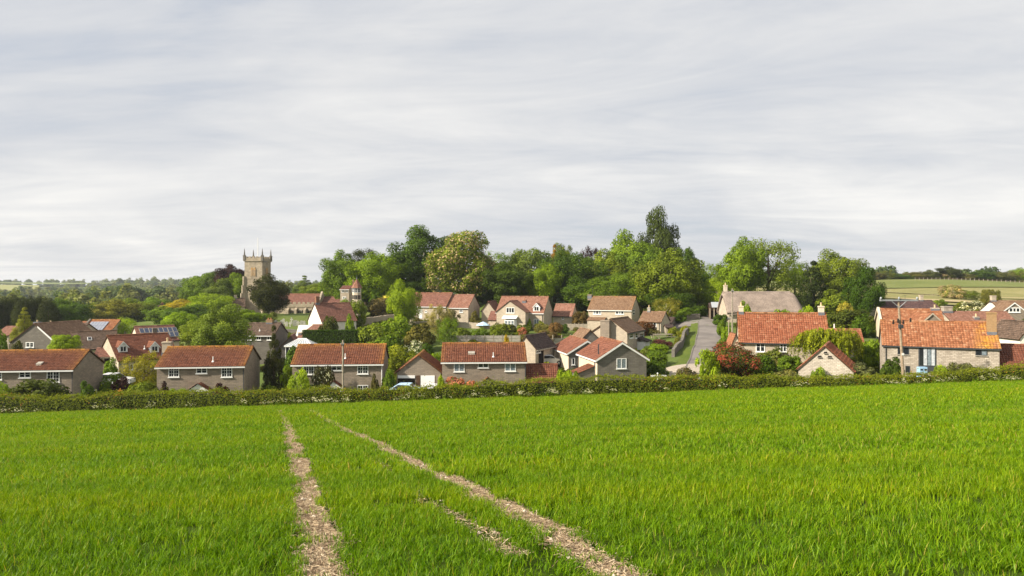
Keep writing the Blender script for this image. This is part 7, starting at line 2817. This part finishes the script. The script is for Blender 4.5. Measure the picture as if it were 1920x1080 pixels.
block_hedge('tall clipped dark green box hedge behind the rose-clad house', 566, 668, 619.5, 108, 1.6, (0.046, 0.085, 0.010))


# --- garden undergrowth: low plants nobody could count
def undergrowth():
    pr = []
    for i, c in enumerate([(0.122, 0.150, 0.014), (0.079, 0.105, 0.013), (0.163, 0.190, 0.018), (.13, .12, .035), (0.104, 0.130, 0.023)]):
        leafmat('undergrowth_leaf_%d' % i, c)
        pr.append(bpy.data.objects.new('undergrowth_%d' % i, crown_mesh('undergrowth_%d' % i, 800 + i, 900, .13, 'shrub', 12, ('undergrowth_leaf_%d' % i,), lr=(.3, .5))))
    n = 2600
    y = rng.uniform(66, 165, n)
    x = rng.uniform(-.80, .80, n) * y
    s = rng.uniform(.35, 1.15, n) * (.7 + .5 * vnoise(x * .1, y * .1, 81)) * (.75 + y / 260)
    ok = (vnoise(x * .09 + 4, y * .09, 82) + .5 * vnoise(x * .3, y * .3, 83) > .62)
    for fx, fy, fr, cy, dx, dy, L_, W_ in FOOT:
        u, v = (x - fx) * dx + (y - fy) * dy, -(x - fx) * dy + (y - fy) * dx
        ok &= ~((np.abs(u) < L_ / 2 + s * .9) & (np.abs(v) < W_ / 2 + s * .9))
    ry = np.array([p[1] for p in rp])
    rx_ = np.array([p[0] for p in rp])
    ok &= ~((np.abs(x - np.interp(y, ry, rx_)) < 3.6 + s) & (y < 172))
    ok &= ~((np.abs(y - 131) < 4.5) & (np.abs(x - 30) < 14))
    ok &= ~((x > -1) & (x < 12) & (y > 92) & (y < 120) & (rng.random(n) < .8))
    ok &= ~((x > -56) & (x < -42) & (y > 138) & (y < 190))
    x, y, s = x[ok], y[ok], s[ok]
    n = len(x)
    zs = s * rng.uniform(.6, 1.0, n)
    scatter('undergrowth', np.stack([x, y, G_np(x, y) + zs * .45], 1), s, rng.random(n) * 6.28, rng.integers(0, 5, n), rng.random(n), pr, 'low mixed garden greenery filling the plots between the houses', zscale=zs)
    print('undergrowth', n)


undergrowth()

# --- far woods: one mass
def far_woods():
    pr = []
    cols = [(.11, .15, .045), (.085, .125, .042), (.15, .18, .05), (.065, .10, .04), (.17, .185, .055)]
    for i, c in enumerate(cols):
        leafmat('far_leaf_%d' % i, c)
        me = crown_mesh('far_tree_%d' % i, 700 + i, 700, .15, 'round', 14, ('far_leaf_%d' % i,), lr=(.3, .5))
        o = bpy.data.objects.new('far_tree_%d' % i, me)
        pr.append(o)
    X, Y, S = [], [], []

    def belt(x0, y0, x1, y1, n, wid, s0, s1):
        t_ = rng.random(n)
        X.append(x0 + (x1 - x0) * t_ + rng.normal(0, wid, n))
        Y.append(y0 + (y1 - y0) * t_ + rng.normal(0, wid, n))
        S.append(rng.uniform(s0, s1, n))
    belt(-1350, 1520, -300, 1490, 150, 18, 4, 8)
    belt(-760, 1330, -420, 1290, 120, 35, 5, 9)
    belt(-720, 1180, -380, 1130, 190, 45, 5, 9)
    belt(-620, 1000, -300, 980, 240, 45, 5, 9)
    belt(-560, 800, -200, 760, 220, 40, 5, 9)
    belt(-300, 600, -90, 560, 130, 30, 4, 8)
    belt(-420, 640, -300, 600, 90, 30, 4, 8)
    belt(-260, 420, -120, 400, 60, 14, 4, 7)
    belt(-250, 300, -130, 285, 36, 9, 4, 6)
    belt(-190, 250, -110, 240, 22, 6, 3.5, 5)
    belt(-1350, 1330, -650, 1320, 110, 4, 2.0, 3.5)
    belt(-1300, 1140, -820, 1135, 80, 4, 2.0, 3.5)
    belt(-160, 700, 500, 700, 160, 30, 5, 9)
    belt(120, 420, 420, 400, 90, 12, 4, 7)
    belt(-1000, 900, -700, 860, 70, 14, 4, 6)
    x, y, s = map(np.concatenate, (X, Y, S))
    z = G_np(x, y) + s * .7
    n = len(x)
    scatter('far_woods', np.stack([x, y, z], 1), s, rng.random(n) * 6.28, rng.integers(0, 5, n), rng.random(n), pr, 'hazy far woods and hedgerows across the valley', zscale=s * rng.uniform(.75, 1.1, n))


far_woods()


# --- the air of the valley
def haze(density=0.00013):
    mb = MB().box(-3500, 3500, -60, 4600, -6.0, 46.0)
    t = NT('haze_air')
    t.t.nodes.remove(t.b)
    pv = t.n('ShaderNodeVolumePrincipled')
    pv.inputs['Color'].default_value = (0.86, 0.92, 1.0, 1)
    pv.inputs['Density'].default_value = density
    pv.inputs['Anisotropy'].default_value = 0.2
    t.t.links.new(pv.outputs[0], t.out.inputs['Volume'])
    o = mb.build('haze', 'haze_air')
    tag(o, 'thin bluish evening haze in the valley air', kind='stuff')


HAZE = True
if HAZE:
    haze()
